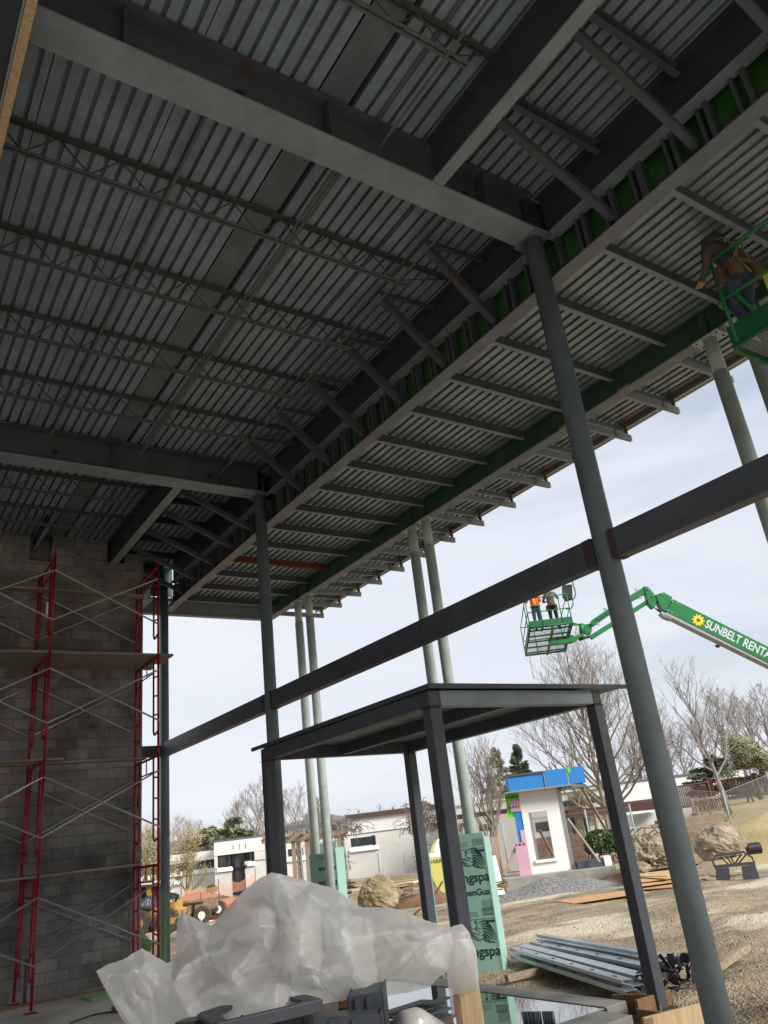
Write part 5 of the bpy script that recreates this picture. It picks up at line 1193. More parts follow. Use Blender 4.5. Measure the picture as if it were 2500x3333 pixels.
# ================================================================== BOULDERS
def rock(c, r, mt, label, seed, rough=.35, flat=.6, freq=1.1):
    g = M(); g.blob(c, r, seed, 4, rough, flat, freq); return tag(g.build('boulder', mt, smooth=False), label, 'boulder', 'boulders on the site')
def rockpx(pxc, pyb, d, wpx, hpx, mt, label, seed, **k):
    s = wpx/FPX*d*1.02/2; h_ = hpx/FPX*d/2; c = at(pxc, pyb, d); c.z += h_*.8
    return rock(c, (s, s*.8, h_*1.15), mt, label, seed, **k)
rockpx(1237, 2955, 24, 112, 84, m_rockt, 'big tan boulder just above the plastic sheet', 3, rough=.22, flat=.7)
rockpx(2125, 2828, 28, 100, 80, m_rock, 'craggy weathered boulder left of the big front column, under the stone wall', 7, rough=.55, freq=1.6)
rockpx(2352, 2790, 26.5, 150, 88, m_rock, 'large flat-topped boulder behind the black fork frame', 15, rough=.2, flat=.75)
rockpx(2085, 2845, 27.4, 60, 30, m_rock, 'small broken boulder at the foot of the craggy one', 5)
# ================================================================== STONE RETAINING WALL
def stonemat():
    m = bpy.data.materials.new('fieldstone_masonry'); m.use_nodes = True; nt = m.node_tree; N = nt.nodes; L = nt.links; b = N['Principled BSDF']; b.inputs['Roughness'].default_value = .9
    tc = N.new('ShaderNodeTexCoord'); mp = N.new('ShaderNodeMapping'); mp.inputs['Scale'].default_value = (1, 1, 1.7); L.new(tc.outputs['Object'], mp.inputs[0])
    v = N.new('ShaderNodeTexVoronoi'); v.inputs['Scale'].default_value = 3.0; v.feature = 'DISTANCE_TO_EDGE'; L.new(mp.outputs[0], v.inputs['Vector'])
    v2 = N.new('ShaderNodeTexVoronoi'); v2.inputs['Scale'].default_value = 3.0; L.new(mp.outputs[0], v2.inputs['Vector']); sc = N.new('ShaderNodeSeparateColor'); L.new(v2.outputs['Color'], sc.inputs[0])
    r = N.new('ShaderNodeValToRGB'); r.color_ramp.elements[0].color = (*lin('#8d7d6a'), 1); r.color_ramp.elements[1].color = (*lin('#cdbfa9'), 1); L.new(sc.outputs[0], r.inputs[0])
    e = N.new('ShaderNodeValToRGB'); e.color_ramp.elements[0].position = .02; e.color_ramp.elements[0].color = (.45, .42, .38, 1); e.color_ramp.elements[1].position = .09; L.new(v.outputs['Distance'], e.inputs[0])
    mx = N.new('ShaderNodeMix'); mx.data_type = 'RGBA'; mx.blend_type = 'MULTIPLY'; mx.inputs[0].default_value = 1; L.new(r.outputs[0], mx.inputs[6]); L.new(e.outputs[0], mx.inputs[7]); L.new(mx.outputs[2], b.inputs['Base Color'])
    bp = N.new('ShaderNodeBump'); bp.inputs['Distance'].default_value = .08; L.new(e.outputs[0], bp.inputs['Height']); L.new(bp.outputs[0], b.inputs['Normal']); return m
m_stone = stonemat()
dS = 33
g = M(view=True); a = [(1975, 2770), (1990, 2745), (2020, 2712), (2040, 2700), (2165, 2680), (2200, 2676), (2200, 2760), (2160, 2815), (1975, 2835)]
pp = [sz(x, y, dS) for x, y in a]; zlo = min(z for s, z in pp); g.prism(pp, (0, dS, 0), (1, 0, 0), (0, 0, 1), (0, .6, 0))
single('stone_wall', g, m_stone, 'low retaining wall of pale fieldstone behind the chain-link fence and round bushes', 'stone wall')
g = M(view=True); x0, x1 = S(1930, 2770, 34), S(2010, 2770, 34); a, b_ = sz(1780, 2700, 34), sz(1900, 2690, 34)
g.box(S(1735, 2750, 34), S(1905, 2750, 34), 34, 34.5, -1, Z(1850, 2700, 34)-.2)
single('terracotta_block_wall', g, brickmat('tan_retaining_block', '#a58770', '#967761', '#6c5545', .45, .2, .01, 'xz'), 'stepped wall of tan blocks seen behind the mock-up wall', 'block wall')
# stone steps up the slope
m_step = mat('tan_stone_step', '#a3917a', .95, col2='#7c6b57', scale=3, amt=.7)
for k in range(6):
    d = 31.2+k*.75; zz = Z(2290, 2775-k*25, 31.2+k*.55)
    s0, s1 = S(2235, 2760-k*24, d), S(2330+6*k, 2750-k*24, d)
    g = M(view=True); g.box(s0-1.2, s1, d, d+.14, zz-.35, zz-.04); g.box(s0-1.2, s1, d+.141, d+.8, zz-.2, zz-.06); 
    single('stone_step', g, m_step, 'broad step climbing the slope behind the big boulder, number %d from the bottom' % (k+1), 'step', 'steps up the grassy slope', bevel=.02)
# ================================================================== FENCES
def chainlink(pts, hgt_, label, posts=True, zoff=0):
    t = thing('chain_link_fence', pts[0], label, 'fence', 'chain-link fence runs')
    g = M(); r = .002
    for a, b_ in zip(pts, pts[1:]):
        a = Vector(a); b_ = Vector(b_); L_ = (b_-a); n = L_.length; u = L_/n; st = .1; k = -hgt_
        while k < n:
            for s in (1, -1):
                p0 = k if s == 1 else k+hgt_; p1 = k+hgt_ if s == 1 else k; z0, z1 = 0, hgt_
                q0, q1 = p0, p1
                lo, hi = min(q0, q1), max(q0, q1)
                if hi <= 0 or lo >= n: continue
                def zc(x): return (x-p0)/(p1-p0)*hgt_
                c0, c1 = max(0, lo), min(n, hi)
                g.bar(a+u*c0+Vector((0, 0, zc(c0))), a+u*c1+Vector((0, 0, zc(c1))), r*2, r*2)
            k += st
    g.build('wire_mesh', m_scgal, t)
    for p in pts:
        M().tube([Vector(p)+Vector((0, 0, -.3)), Vector(p)+Vector((0, 0, hgt_+.1))], .035, 8).build('post', m_scgal2, t, smooth=True)
    for a, b_ in zip(pts, pts[1:]):
        M().tube([Vector(a)+Vector((0, 0, hgt_)), Vector(b_)+Vector((0, 0, hgt_))], .012, 6).build('top_wire', m_scgal, t)
    return t
m_scgal2 = mat('pale_green_fence_post', '#9fb0ab', .6, amt=.2)
def gz(px, py, d):
    q = at(px, py, d); q.z = hgt(q.x, q.y)-.02; return q
pA = at(1730, 2800, 33); pB = at(1935, 2800, 32); pC = at(2085, 2790, 32)
for p in (pA, pB, pC): p.z = Z(2085, 2798, 32)
pA.z = pB.z = pC.z
chainlink([pA, pB, pC], 1.85, 'chain-link fence behind the mock-up wall, in front of the stone wall and bushes')
p1 = at(2215, 2640, 33.5); p2 = at(2385, 2700, 31); p3 = at(2540, 2670, 36)
p1.z = Z(2230, 2680, 33.5); p2.z = Z(2392, 2702, 31); p3.z = Z(2500, 2630, 36)
chainlink([p1, p2, p3], 1.3, 'low chain-link run climbing the slope below the wooden bench, right')
q0 = at(1405, 2835, 42); q1 = at(1300, 2840, 42)
pp = []
for px in (1395, 1540, 1655):
    q = at(px, 2820, 41); q.z = Z(1400, 2850, 41); pp.append(q)
chainlink(pp, 1.9, 'chain-link fence in front of the vines and birch stems, centre of the picture')
pp = []
for px in (985, 1055, 1130):
    q = at(px, 2820, 45); q.z = Z(1000, 2872, 45); pp.append(q)
chainlink(pp, 1.8, 'chain-link fence by the left pergola, behind the far canopy columns')
# brown railing upper right
def railing(pxs, py_top, py_bot, d0, d1, label):
    a = at(pxs[0], py_top[0], d0); b_ = at(pxs[1], py_top[1], d1); za, zb_ = Z(pxs[0], py_bot[0], d0), Z(pxs[1], py_bot[1], d1)
    t = thing('wooden_railing', ((a.x+b_.x)/2, (a.y+b_.y)/2, za), label, 'railing', 'brown wooden railings')
    u = Vector((b_.x-a.x, b_.y-a.y, 0)); n = u.length; u /= n
    def P(k, f): x = a+(b_-a)*k; lo = za+(zb_-za)*k; return Vector((x.x, x.y, lo+(x.z-lo)*f))
    M().bar(P(0, 1), P(1, 1), .16, .07).build('top_rail', m_rail, t); M().bar(P(0, .12), P(1, .12), .09, .12).build('bottom_rail', m_rail, t)
    N_ = int(n/.15); g = M()
    for i in range(N_): k = (i+.5)/N_; g.bar(P(k, .13), P(k, .97), .045, .045)
    g.build('balusters', m_rail, t); g = None
    t.children[-1].name = 'baluster_row'
    np_ = max(1, int(n/2.4))
    for i in range(np_+1): k = i/np_; M().bar(P(k, -.15), P(k, 1.12), .17, .17).build('rail_post', m_rail, t); M().bar(P(k, 1.121), P(k, 1.15), .22, .22).build('post_cap', m_rail, t)
    return t
railing((2195, 2300), (2562, 2545), (2640, 2625), 40, 42, 'brown wooden railing between the big front column and the leafless tree, left run')
railing((2312, 2455), (2545, 2526), (2612, 2595), 43, 42, 'brown wooden railing behind the leafless tree, middle run')
railing((2458, 2600), (2526, 2503), (2592, 2580), 42, 42, 'brown wooden railing at the right edge of the picture')
g = M(); g.bar(at(1845, 2650, 36), at(2150, 2620, 36.5), .5, .32, up=(0, 0, 1)); single('brown_beam', g, m_rail, 'thick reddish brown beam over the stone wall, ending at the big front column', 'beam')
g = M()
for px in (1862, 1905, 1925, 2005, 2145): g.bar(at(px, 2655, 36.2), at(px, 2790, 36.2), .12, .12)
t = thing('porch_post_group', at(1900, 2790, 36.2), 'dark posts under the reddish brown beam', 'porch')
for px in (1862, 1905, 2005, 2145): g = M(); a = at(px, 2660, 36.3); g.bar(a, a-Vector((0, 0, 2.0)), .14, .14); g.build('porch_post', m_black, t)
# picnic table behind railing + bench
t = thing('picnic_table', at(2340, 2590, 45), 'brown picnic table behind the railing, partly hidden by the leafless tree', 'picnic table')
c = at(2350, 2585, 45); c.z = Z(2350, 2578, 45)
M().bar(c-SD*1.6, c+SD*1.9, .8, .06).build('table_top', m_rail, t); M().bar(c-SD*1.6-FW*.7-Vector((0, 0, .35)), c+SD*1.9-FW*.7-Vector((0, 0, .35)), .28, .06).build('seat_board', m_rail, t)
for s_ in (-1.2, 1.4):
    M().bar(c+SD*s_-Vector((0, 0, .04)), c+SD*s_-FW*.5-Vector((0, 0, .9)), .1, .08).build('table_leg', m_rail, t); M().bar(c+SD*s_-Vector((0, 0, .04)), c+SD*s_+FW*.5-Vector((0, 0, .9)), .1, .08).build('table_leg', m_rail, t)
t = thing('park_bench', at(2290, 2650, 36), 'weathered slatted wooden bench on the slope in front of the railing', 'bench')
bl, br = at(2250, 2605, 36), at(2348, 2592, 36); br.z = bl.z+.0+(br.z-bl.z)
uu = (br-bl); up_ = Vector((0, 0, 1))
m_benchw = mat('silver_gray_bench_wood', '#a3947c', .85, col2='#77695a', scale=4)
M().bar(bl, br, .05, .1).build('top_slat', m_benchw, t); M().bar(bl-up_*.5, br-up_*.5, .05, .08).build('lower_slat', m_benchw, t)
for i in range(14): p = bl+uu*((i+.5)/14); M().bar(p-up_*.05, p-up_*.46, .05, .02).build('back_slat', m_benchw, t)
for k in (0, .5, 1): p = bl+uu*k; M().bar(p+up_*.08, p-up_*1.0, .07, .07).build('back_post', m_benchw, t)
for k in (0, 1): p = bl+uu*k-FW*.5; M().bar(p-up_*.3, p-up_*1.0, .06, .06).build('front_leg', m_benchw, t); M().bar(p-up_*.3, p+FW*.5-up_*.3, .08, .04).build('armrest', m_benchw, t)
for i in range(5): M().bar(bl-FW*(.08+.1*i)-up_*.55, br-FW*(.08+.1*i)-up_*.55, .08, .025).build('seat_slat', m_benchw, t)
# path lamp on building
# ================================================================== LUMBER, PLYWOOD, FORK FRAME
GL = 'boards in the lumber stacks'
rnd = random.Random(40)
def lumber(p0, p1, n, m_, label, w_=.24, th=.045, jit=.5):
    t = thing('lumber_stack', p0, label, 'lumber stack', 'stacks of lumber behind the boulder')
    p0 = Vector(p0); p1 = Vector(p1); u = (p1-p0).normalized(); x = Vector((u.y, -u.x, 0)).normalized(); k = 0
    for j in range(m_):
        for i in range(n):
            a = p0+x*(i*(w_+.01))+Vector((0, 0, j*(th+.012)))+u*rnd.uniform(-jit, jit)*.7; b_ = p1+x*(i*(w_+.01))+Vector((0, 0, j*(th+.012)))+u*rnd.uniform(-jit, jit)
            M().bar(a, b_, w_, th).build('board', rnd.choice((m_woodh, m_wood, m_plank, m_woodh)), t)
    return t
def gp(px, py, d, dz=0):
    q = at(px, py, d); q.z = Z(px, py, d)+dz; return q
lumber(gp(1095, 2900, 33), gp(1335, 2872, 38), 4, 7, 'long stack of weathered boards right of the far foam boards, upper one')
lumber(gp(1080, 2935, 29), gp(1290, 2905, 30.5), 4, 6, 'lower stack of boards directly behind the tan boulder')
lumber(gp(1120, 2935, 26.5), gp(1180, 2950, 26), 2, 2, 'few boards on a pallet just above the plastic sheet')
for (a, b_, d, lab) in (((1305, 2900), (1345, 2895), 30, 'short stacked cribbing blocks right of the lumber stacks'), ((1400, 2870), (1450, 2868), 32, 'rotten cribbing block behind the right middle entry post')):
    t = thing('timber_crib', at(a[0], a[1], d), lab, 'timber crib', 'timber cribbing by the lumber')
    for j in range(4):
        q = gp(a[0], a[1]-j*9+10, d); q2 = gp(b_[0], b_[1]-j*9+10, d); M().bar(q, q2, .5, .11).build('timber', m_form if j % 2 else m_woodh, t)
g = M(); g.bar(gp(1302, 2878, 31), gp(1362, 2868, 31), .1, .05); single('white_board', g, m_wh, 'single white board on top of the cribbing', 'board')
def sheet(px, py, d, w_, l_, rot, tilt, mt, label, th=.02, dz=.05):
    c = at(px, py, d); c.z = hgt(c.x, c.y)+dz; g = M(); ca, sa = math.cos(rot), math.sin(rot); ux = SD*ca+FW*sa; uy = (FW*ca-SD*sa)+Vector((0, 0, tilt)); g.prism([(-w_/2, -l_/2), (w_/2, -l_/2), (w_/2, l_/2), (-w_/2, l_/2)], c, ux, uy.normalized(), Vector((0, 0, th)))
    return single('plywood_sheet', g, mt, label, 'plywood sheet', 'plywood sheets on the ground')
sheet(1955, 2916, 23.5, 2.2, 1.2, .25, 0, m_ply2, 'lone tan plywood sheet flat on the ground, crossed by the right entry post', dz=.04)
sheet(2150, 2900, 24.5, 1.5, 1.3, -.5, .02, m_ply2, 'lowest reddish plywood sheet of the loose pile left of the big front column', dz=.06)
sheet(2165, 2885, 25, 1.9, 1.4, .1, .04, m_ply, 'second plywood sheet of the loose pile left of the big front column', dz=.16)
sheet(2160, 2870, 25.3, 1.6, 1.4, .02, .08, m_ply, 'top pale plywood sheet of the loose pile left of the big front column', dz=.26)
sheet(2120, 2880, 25, .18, 1.5, .6, .02, m_ply, 'narrow plywood strip on the left side of the loose pile', dz=.3)
g = M(); g.bar(gp(2040, 2850, 27), gp(2115, 2850, 27), .3, .08); single('edge_board', g, m_woodh, 'weathered board lying left of the plywood pile', 'board', 'boards near the plywood')
g = M(view=True); g.box(S(2040, 2820, 28), S(2092, 2820, 28), 28, 28.4, Z(2060, 2845, 28), Z(2060, 2815, 28)); single('concrete_block', g, m_conc, 'pale concrete block right of the mock-up pad', 'concrete block', bevel=.02)
# boards under fork frame
for k in range(5):
    g = M(); g.bar(gp(2290+k*12, 2868-k*5, 25.6), gp(2560, 2848-k*5, 26.4), .2, .05); single('loose_board', g, m_woodh, 'long board on the ground behind the black fork frame, number %d from below' % (k+1), 'board', 'boards behind the fork frame')
g = M(); g.bar(gp(2290, 2855, 25), gp(2345, 2880, 24.6), .3, .06); single('loose_board', g, m_woodh, 'wide gray board left of the black fork frame', 'board', 'boards near the plywood')
dF = 24.2
def fp(x, y): return sz(1900+x/2.765, 2350+y/2.765, dF)
t = vth('fork_frame', fp(1370, 1350)[0], dF, fp(1370, 1470)[1], 'black steel pallet fork backrest standing on the gravel near the right edge', 'fork frame')
def pl(name, pts, th=.05, d=dF, mt=m_dark):
    g = M(view=True); g.prism([fp(*q) for q in pts], (0, d, 0), (1, 0, 0), (0, 0, 1), (0, th, 0)); g.build(name, mt, t)
pl('side_plate', [(1190, 1320), (1310, 1310), (1320, 1420), (1330, 1470), (1210, 1475)]); pl('side_plate', [(1425, 1300), (1545, 1285), (1590, 1425), (1450, 1450), (1440, 1400)])
pl('cross_plate', [(1185, 1290), (1540, 1255), (1546, 1284), (1190, 1319)], .06); pl('top_bar', [(1190, 1190), (1440, 1160), (1525, 1215), (1530, 1235), (1440, 1180), (1200, 1212), (1170, 1262), (1155, 1250)], .05)
pl('side_bar', [(1156, 1252), (1172, 1264), (1188, 1289), (1184, 1319), (1178, 1310)]); pl('side_bar', [(1526, 1236), (1512, 1222), (1538, 1254), (1546, 1284)])
for (a, b_) in (((1240, 1215), (1330, 1300)), ((1330, 1205), (1370, 1290)), ((1430, 1190), (1365, 1285)), ((1470, 1195), (1400, 1280)), ((1290, 1205), (1350, 1290))):
    p0, p1 = fp(*a), fp(*b_); g = M(view=True); g.bar((p0[0], dF+.08, p0[1]), (p1[0], dF+.08, p1[1]), .03, .05, up=(0, 1, 0)); g.build('lattice_bar', m_black, t)
pl('foot_bar', [(1330, 1440), (1450, 1425), (1450, 1445), (1330, 1465)], .1, dF-.01)
g = M(); c = gp(2448, 2762, 27); g.tube([c-SD*.15, c+SD*.25], .17, 14); single('black_bucket', g, m_black, 'black bucket lying on its side by the right end of the large boulder', 'bucket', smooth=False)
# yellow disc sign, white sheet, cable reel
m_disc = m_yel
t = thing('yellow_disc', gp(1445, 2850, 27), 'big yellow round warranty decal board leaning by the near foam boards', 'round sign')
c = gp(1452, 2815, 27.5); R_ = .86
M().prism([(R_*.62*math.cos(k*math.pi/18), R_*math.sin(k*math.pi/18)) for k in range(36)], c, SD, (FW*.25+Vector((0, 0, 1))).normalized(), FW*.03).build('disc', m_disc, t)
uy = (FW*.25+Vector((0, 0, 1))).normalized(); nn = SD.cross(uy)
M().prism([(-.6, .27), (.6, .27), (.57, .40), (-.57, .40)], c+nn*.004, SD, uy, nn*.003).build('white_band', m_wh, t)
M().prism([(-.36, .45), (-.1, .3), (.1, .72), (-.16, .8)], c+nn*.008, SD, uy, nn*.003).build('white_tag', m_wh, t)
text('lettering', 'WARRAN', c-SD*.6+uy*.08+nn*.008, SD, uy, .17, m_txtk, t)
text('lettering', 'VSC', c-SD*.38-uy*.15+nn*.008, SD, uy, .14, m_txtk, t) if 0 else None
g = M(); q = gp(1590, 2860, 27.5); g.prism([(-.35, -.5), (.45, -.5), (.35, .65), (-.3, .68)], q, SD, (FW*.15+Vector((0, 0, 1))).normalized(), FW*.02); single('white_board_offcut', g, m_wh, 'white panel leaning between the near foam boards and the gravel pile', 'panel')
g = M()
rn = random.Random(9)
for i in range(5):
    c = gp(1608+rn.uniform(-12, 12), 2893+rn.uniform(-4, 4), 25.5); R_ = rn.uniform(.25, .42); g.tube([c+SD*R_*math.cos(a)+FW*R_*.6*math.sin(a)+Vector((0, 0, .03*i+.04*math.sin(a*2))) for a in [k*2*math.pi/20 for k in range(21)]], .018, 5)
single('coiled_cable', g, m_form, 'tangle of dark brown cable on the ground left of the gravel pile', 'cable')
g = M(); pts = [gp(1350, 2975, 22), gp(1385, 2945, 23.5), gp(1420, 2905, 25), gp(1440, 2870, 26.5)]; g.tube(pts, .03, 6); single('bent_rod', g, m_rust, 'long bent brown rod rising to the yellow disc', 'rod')
# round bushes
def bush(px, py, d, rpx, hpx, mt, label, seed, n=2600, leaf=.05):
    c = gp(px, py, d); r = rpx/FPX*d; h_ = hpx/FPX*d; t = thing('bush', c, label, 'bush', 'clipped round bushes'); rn = random.Random(seed)
    g = M()
    for i in range(n):
        a = rn.uniform(0, 6.283); ph = math.acos(rn.uniform(-.6, 1)); k = rn.uniform(.72, 1.04)
        d_ = Vector((math.sin(ph)*math.cos(a)*r, math.sin(ph)*math.sin(a)*r, h_*.5+math.cos(ph)*h_*.5))*1.0; p = c+Vector((d_.x*k, d_.y*k, d_.z*(.9+.1*k)))
        u = Vector((rn.gauss(0, 1), rn.gauss(0, 1), rn.gauss(0, 1))).normalized(); w = u.orthogonal().normalized(); l = leaf*rn.uniform(.6, 1.3)
        g.add([p-u*l, p+w*l*.6, p+u*l, p-w*l*.6], [(0, 1, 2, 3)])
    g.build('foliage', mt, t); M().tube([c-Vector((0, 0, .1)), c+Vector((0, 0, h_*.7))], [.06, .03], 6).build('stem', m_bark, t)
bush(1962, 2795, 31.4, 46, 80, m_bush, 'round green bush behind the fence, half hidden by the right entry post, left one', 1)
bush(2022, 2790, 31.6, 44, 80, m_bush, 'round green bush to the right of the right entry post', 2)
bush(690, 2908, 50, 16, 22, m_bush, 'small dark green bush at the foot of the white building entry', 3, 700, .07)
# ================================================================== LEFT YARD: ORANGE FENCE, TUBES, TRAILER, LOADER
m_mesh = bpy.data.materials.new('orange_safety_mesh'); m_mesh.use_nodes = True; nt = m_mesh.node_tree; N = nt.nodes; L = nt.links; b = N['Principled BSDF']; b.inputs['Base Color'].default_value = (*lin('#d99a7c'), 1); b.inputs['Roughness'].default_value = .7
tp = N.new('ShaderNodeBsdfTransparent'); mx = N.new('ShaderNodeMixShader'); ck = N.new('ShaderNodeTexChecker'); ck.inputs['Scale'].default_value = 14; mx.inputs[0].default_value = .62
L.new(b.outputs[0], mx.inputs[1]); L.new(tp.outputs[0], mx.inputs[2]); L.new(mx.outputs[0], N['Material Output'].inputs[0])
def netfence(pxs, d, label, h_=.9):
    t = thing('safety_fence', gp(*pxs[0], d[0]), label, 'safety fence', 'orange safety fence runs')
    P = [gp(x, y, dd_) for (x, y), dd_ in zip(pxs, d if isinstance(d, (list, tuple)) else [d]*len(pxs))]
    g = M(); n = 10; vs = []
    Q = []
    for a, b_ in zip(P, P[1:]):
        for k in range(n): Q.append(a+(b_-a)*(k/n)+Vector((0, 0, .0)))
    Q.append(P[-1])
    for i, q in enumerate(Q):
        sag = .12*abs(math.sin(i*.63)); vs += [q+FW*.03*math.sin(i), q+Vector((0, 0, h_-sag))+FW*.05*math.sin(i*1.7)]
    g.add(vs, [(2*i, 2*i+2, 2*i+3, 2*i+1) for i in range(len(Q)-1)]); g.build('netting', m_mesh, t)
    for p in P: M().bar(p-Vector((0, 0, .1)), p+Vector((0, 0, h_+.25)), .03, .03).build('stake', m_machg, t)
    return t
netfence([(590, 2935), (712, 2918), (800, 2895), (832, 2870)], [40, 42, 47, 50], 'orange safety netting strung below the entry of the white building', .55)
netfence([(655, 2965), (715, 2962), (800, 2930), (900, 2900)], [33, 35, 38, 42], 'nearer orange safety netting rising to the right above the red tubes', .4)
m_clay = mat('orange_clay', '#b07a4c', .95, col2='#8a5a38', scale=2, amt=.7, bump=.4)
mound('clay_bank', 760, 2935, 41, 9, 5, .75, m_clay, 'bank of orange clay between the safety nettings', 'clay bank', 17)
for k in range(4):
    g = M(); a = gp(680+k*3, 2990-k*6, 30+k*.3); b_ = gp(830, 2948-k*6, 31+k*.3); g.tube([a, (a+b_)/2+Vector((0, 0, .03)), b_], .1, 8); single('orange_tube', g, m_orgr, 'red-orange plastic tube in the bundle left of the plastic sheet, number %d from below' % (k+1), 'plastic tube', 'bundle of red-orange tubes', smooth=True)
rn = random.Random(77)
for k in range(7):
    c = gp(655+rn.uniform(-8, 55), 3010+rn.uniform(-12, 8), 26); g = M(); g.bar(c, c+SD*rn.uniform(-.3, .4)+FW*rn.uniform(-.2, .3)+Vector((0, 0, rn.uniform(.02, .15))), .12, .02); single('scrap_piece', g, m_wh if k % 2 else m_conc, 'scrap of white packing on the ground left of the plastic peak', 'scrap', 'scraps by the plastic sheet')
# trailer
dT = 27.5
t = vth('flatbed_trailer', S(610, 2960, dT), dT, Z(610, 2990, dT), 'small flatbed trailer with yellowish wooden sides behind the loader', 'trailer')
s0, s1 = S(568, 2958, dT), S(662, 2945, dT); z1, z0 = Z(612, 2945, dT), Z(612, 2973, dT)
vpart(t, 'side_boards', m_woodh, (s0, s1, dT, dT+.05, z0, z1)); vpart(t, 'side_boards', m_woodh, (s0, s1, dT+1.9, dT+1.95, z0, z1)); vpart(t, 'top_rail', m_rust, (s0, s1, dT-.03, dT+.06, z1+.001, z1+.05)); vpart(t, 'bed', m_form, (s0, s1, dT+.051, dT+1.899, z0-.02, z0+.03)); vpart(t, 'chassis', m_black, (s0+.2, s1, dT-.04, dT+1.95, z0-.13, z0-.021))
for x in (.33, .66): vpart(t, 'stake', m_black, (s0+(s1-s0)*x, s0+(s1-s0)*x+.05, dT-.06, dT-.031, z0, z1))
for dd_ in (-.16, 1.97):
    w = M(view=True).tube([(s1-.02, dT+dd_, z0-.1), (s1-.02, dT+dd_+.17, z0-.1)], .27, 20).build('wheel', m_tire, t, smooth=False); M(view=True).tube([(s1-.02, dT+dd_-.01, z0-.1), (s1-.02, dT+dd_+.18, z0-.1)], .12, 12).build('rim', m_wh, w)
# wheel loader
dL = 26
def lp(x, y): return sz(400+x/5.53, 2800+y/5.53, dL)
t = vth('wheel_loader', lp(450, 1200)[0], dL, lp(450, 1280)[1], 'yellow and gray wheel loader seen between the scaffold and the column', 'wheel loader')
def lpl(name, pts, d0, th, mt, **k):
    g = M(view=True); g.prism([lp(*q) for q in pts], (0, dL+d0, 0), (1, 0, 0), (0, 0, 1), (0, th, 0)); return g.build(name, mt, t, **k)
gp0 = lpl('hood', [(190, 880), (205, 800), (300, 720), (450, 640), (520, 640), (520, 890)], 0, 1.0, m_machg, bevel=.03)
lpl('rear_grille', [(100, 880), (120, 740), (299, 722), (204, 802), (189, 880)], .02, .96, m_machg)
lpl('cab_frame', [(200, 460), (660, 420), (660, 470), (470, 480), (470, 640), (405, 640), (405, 480), (250, 500), (250, 720), (205, 740)], .1, .9, m_mach)
lpl('cab_roof', [(180, 440), (240, 420), (665, 385), (670, 420), (190, 462)], 0, 1.1, m_wh)
lpl('cab_glass', [(251, 500), (404, 480), (404, 650), (251, 720)], .3, .5, m_glass); lpl('cab_glass', [(471, 480), (655, 470), (655, 640), (471, 640)], .3, .5, m_glass)
lpl('chassis', [(280, 891), (660, 870), (660, 1100), (520, 1180), (400, 1150)], .15, .7, m_mach)
lpl('front_frame', [(860, 720), (925, 710), (925, 880), (1000, 900), (990, 1010), (860, 1030)], .1, .8, m_mach)
lpl('lift_arm', [(661, 640), (860, 600), (940, 640), (935, 720), (860, 719), (661, 760)], .3, .2, m_machg)
lpl('bucket', [(860, 1032), (1000, 1012), (960, 1120), (900, 1150), (862, 1140)], -.3, 1.8, m_mach); lpl('bucket', [(540, 1120), (660, 1060), (660, 1190), (545, 1190)], -.2, .3, m_machg)
for (x, y, d0) in ((310, 1130, -.25), (310, 1130, .75), (800, 1100, -.2), (800, 1100, .8)):
    c = lp(x, y); w = M(view=True).tube([(c[0], dL+d0, c[1]), (c[0], dL+d0+.3, c[1])], .34, 28).build('wheel', m_tire, t)
    M(view=True).tube([(c[0], dL+d0-.02, c[1]), (c[0], dL+d0+.32, c[1])], .17, 18).build('rim', m_mach, w)
    g = M(view=True)
    for k in range(18): a = k*math.pi/9; g.bar((c[0]+.335*math.cos(a), dL+d0+.02, c[1]+.335*math.sin(a)), (c[0]+.335*math.cos(a+.12), dL+d0+.29, c[1]+.335*math.sin(a+.12)), .06, .035)
    g.build('tread', m_tire, w)
g = M(view=True); a, b_, c = lp(870, 680), lp(960, 570), lp(960, 740); g.tube([(a[0], dL-.1, a[1]), (b_[0]-.15, dL-.15, b_[1]), (b_[0]+.1, dL-.15, b_[1]-.1), (c[0], dL-.1, c[1])], .035, 6); g.build('hydraulic_hose', m_black, t)
# emblem: pale roundel with a leaping mark, and model lettering
c = lp(450, 760); g = M(view=True); g.prism([(.085*math.cos(k*math.pi/10), .1*math.sin(k*math.pi/10)) for k in range(20)], (c[0], dL-.012, c[1]), (1, 0, 0), (0, 0, 1), (0, .008, 0)); e_ = g.build('roundel', m_txtw, t)
g = M(view=True); g.prism([(.068*math.cos(k*math.pi/10), .083*math.sin(k*math.pi/10)) for k in range(20)], (c[0], dL-.018, c[1]), (1, 0, 0), (0, 0, 1), (0, .005, 0)); g.build('roundel_field', m_machg, e_)
g = M(view=True); g.prism([(-.02, -.05), (.025, -.05), (.01, .0), (.025, .045), (.0, .06), (-.01, .02)], (c[0], dL-.024, c[1]), (1, 0, 0), (0, 0, 1), (0, .005, 0)); g.build('leaping_mark', m_txtw, e_)
c = lp(200, 850); text('lettering', 'RENT', world(c[0], dL-.01, c[1]), SD, (0, 0, 1), .16, m_txtw, t)
g = M(); q = gp(455, 3095, 19); g.blob(q, (.25, .2, .3), 4, 2, .3); single('green_crate', g, m_bush, 'dark green lump on the ground at the corner of the block wall', 'bush', smooth=True)
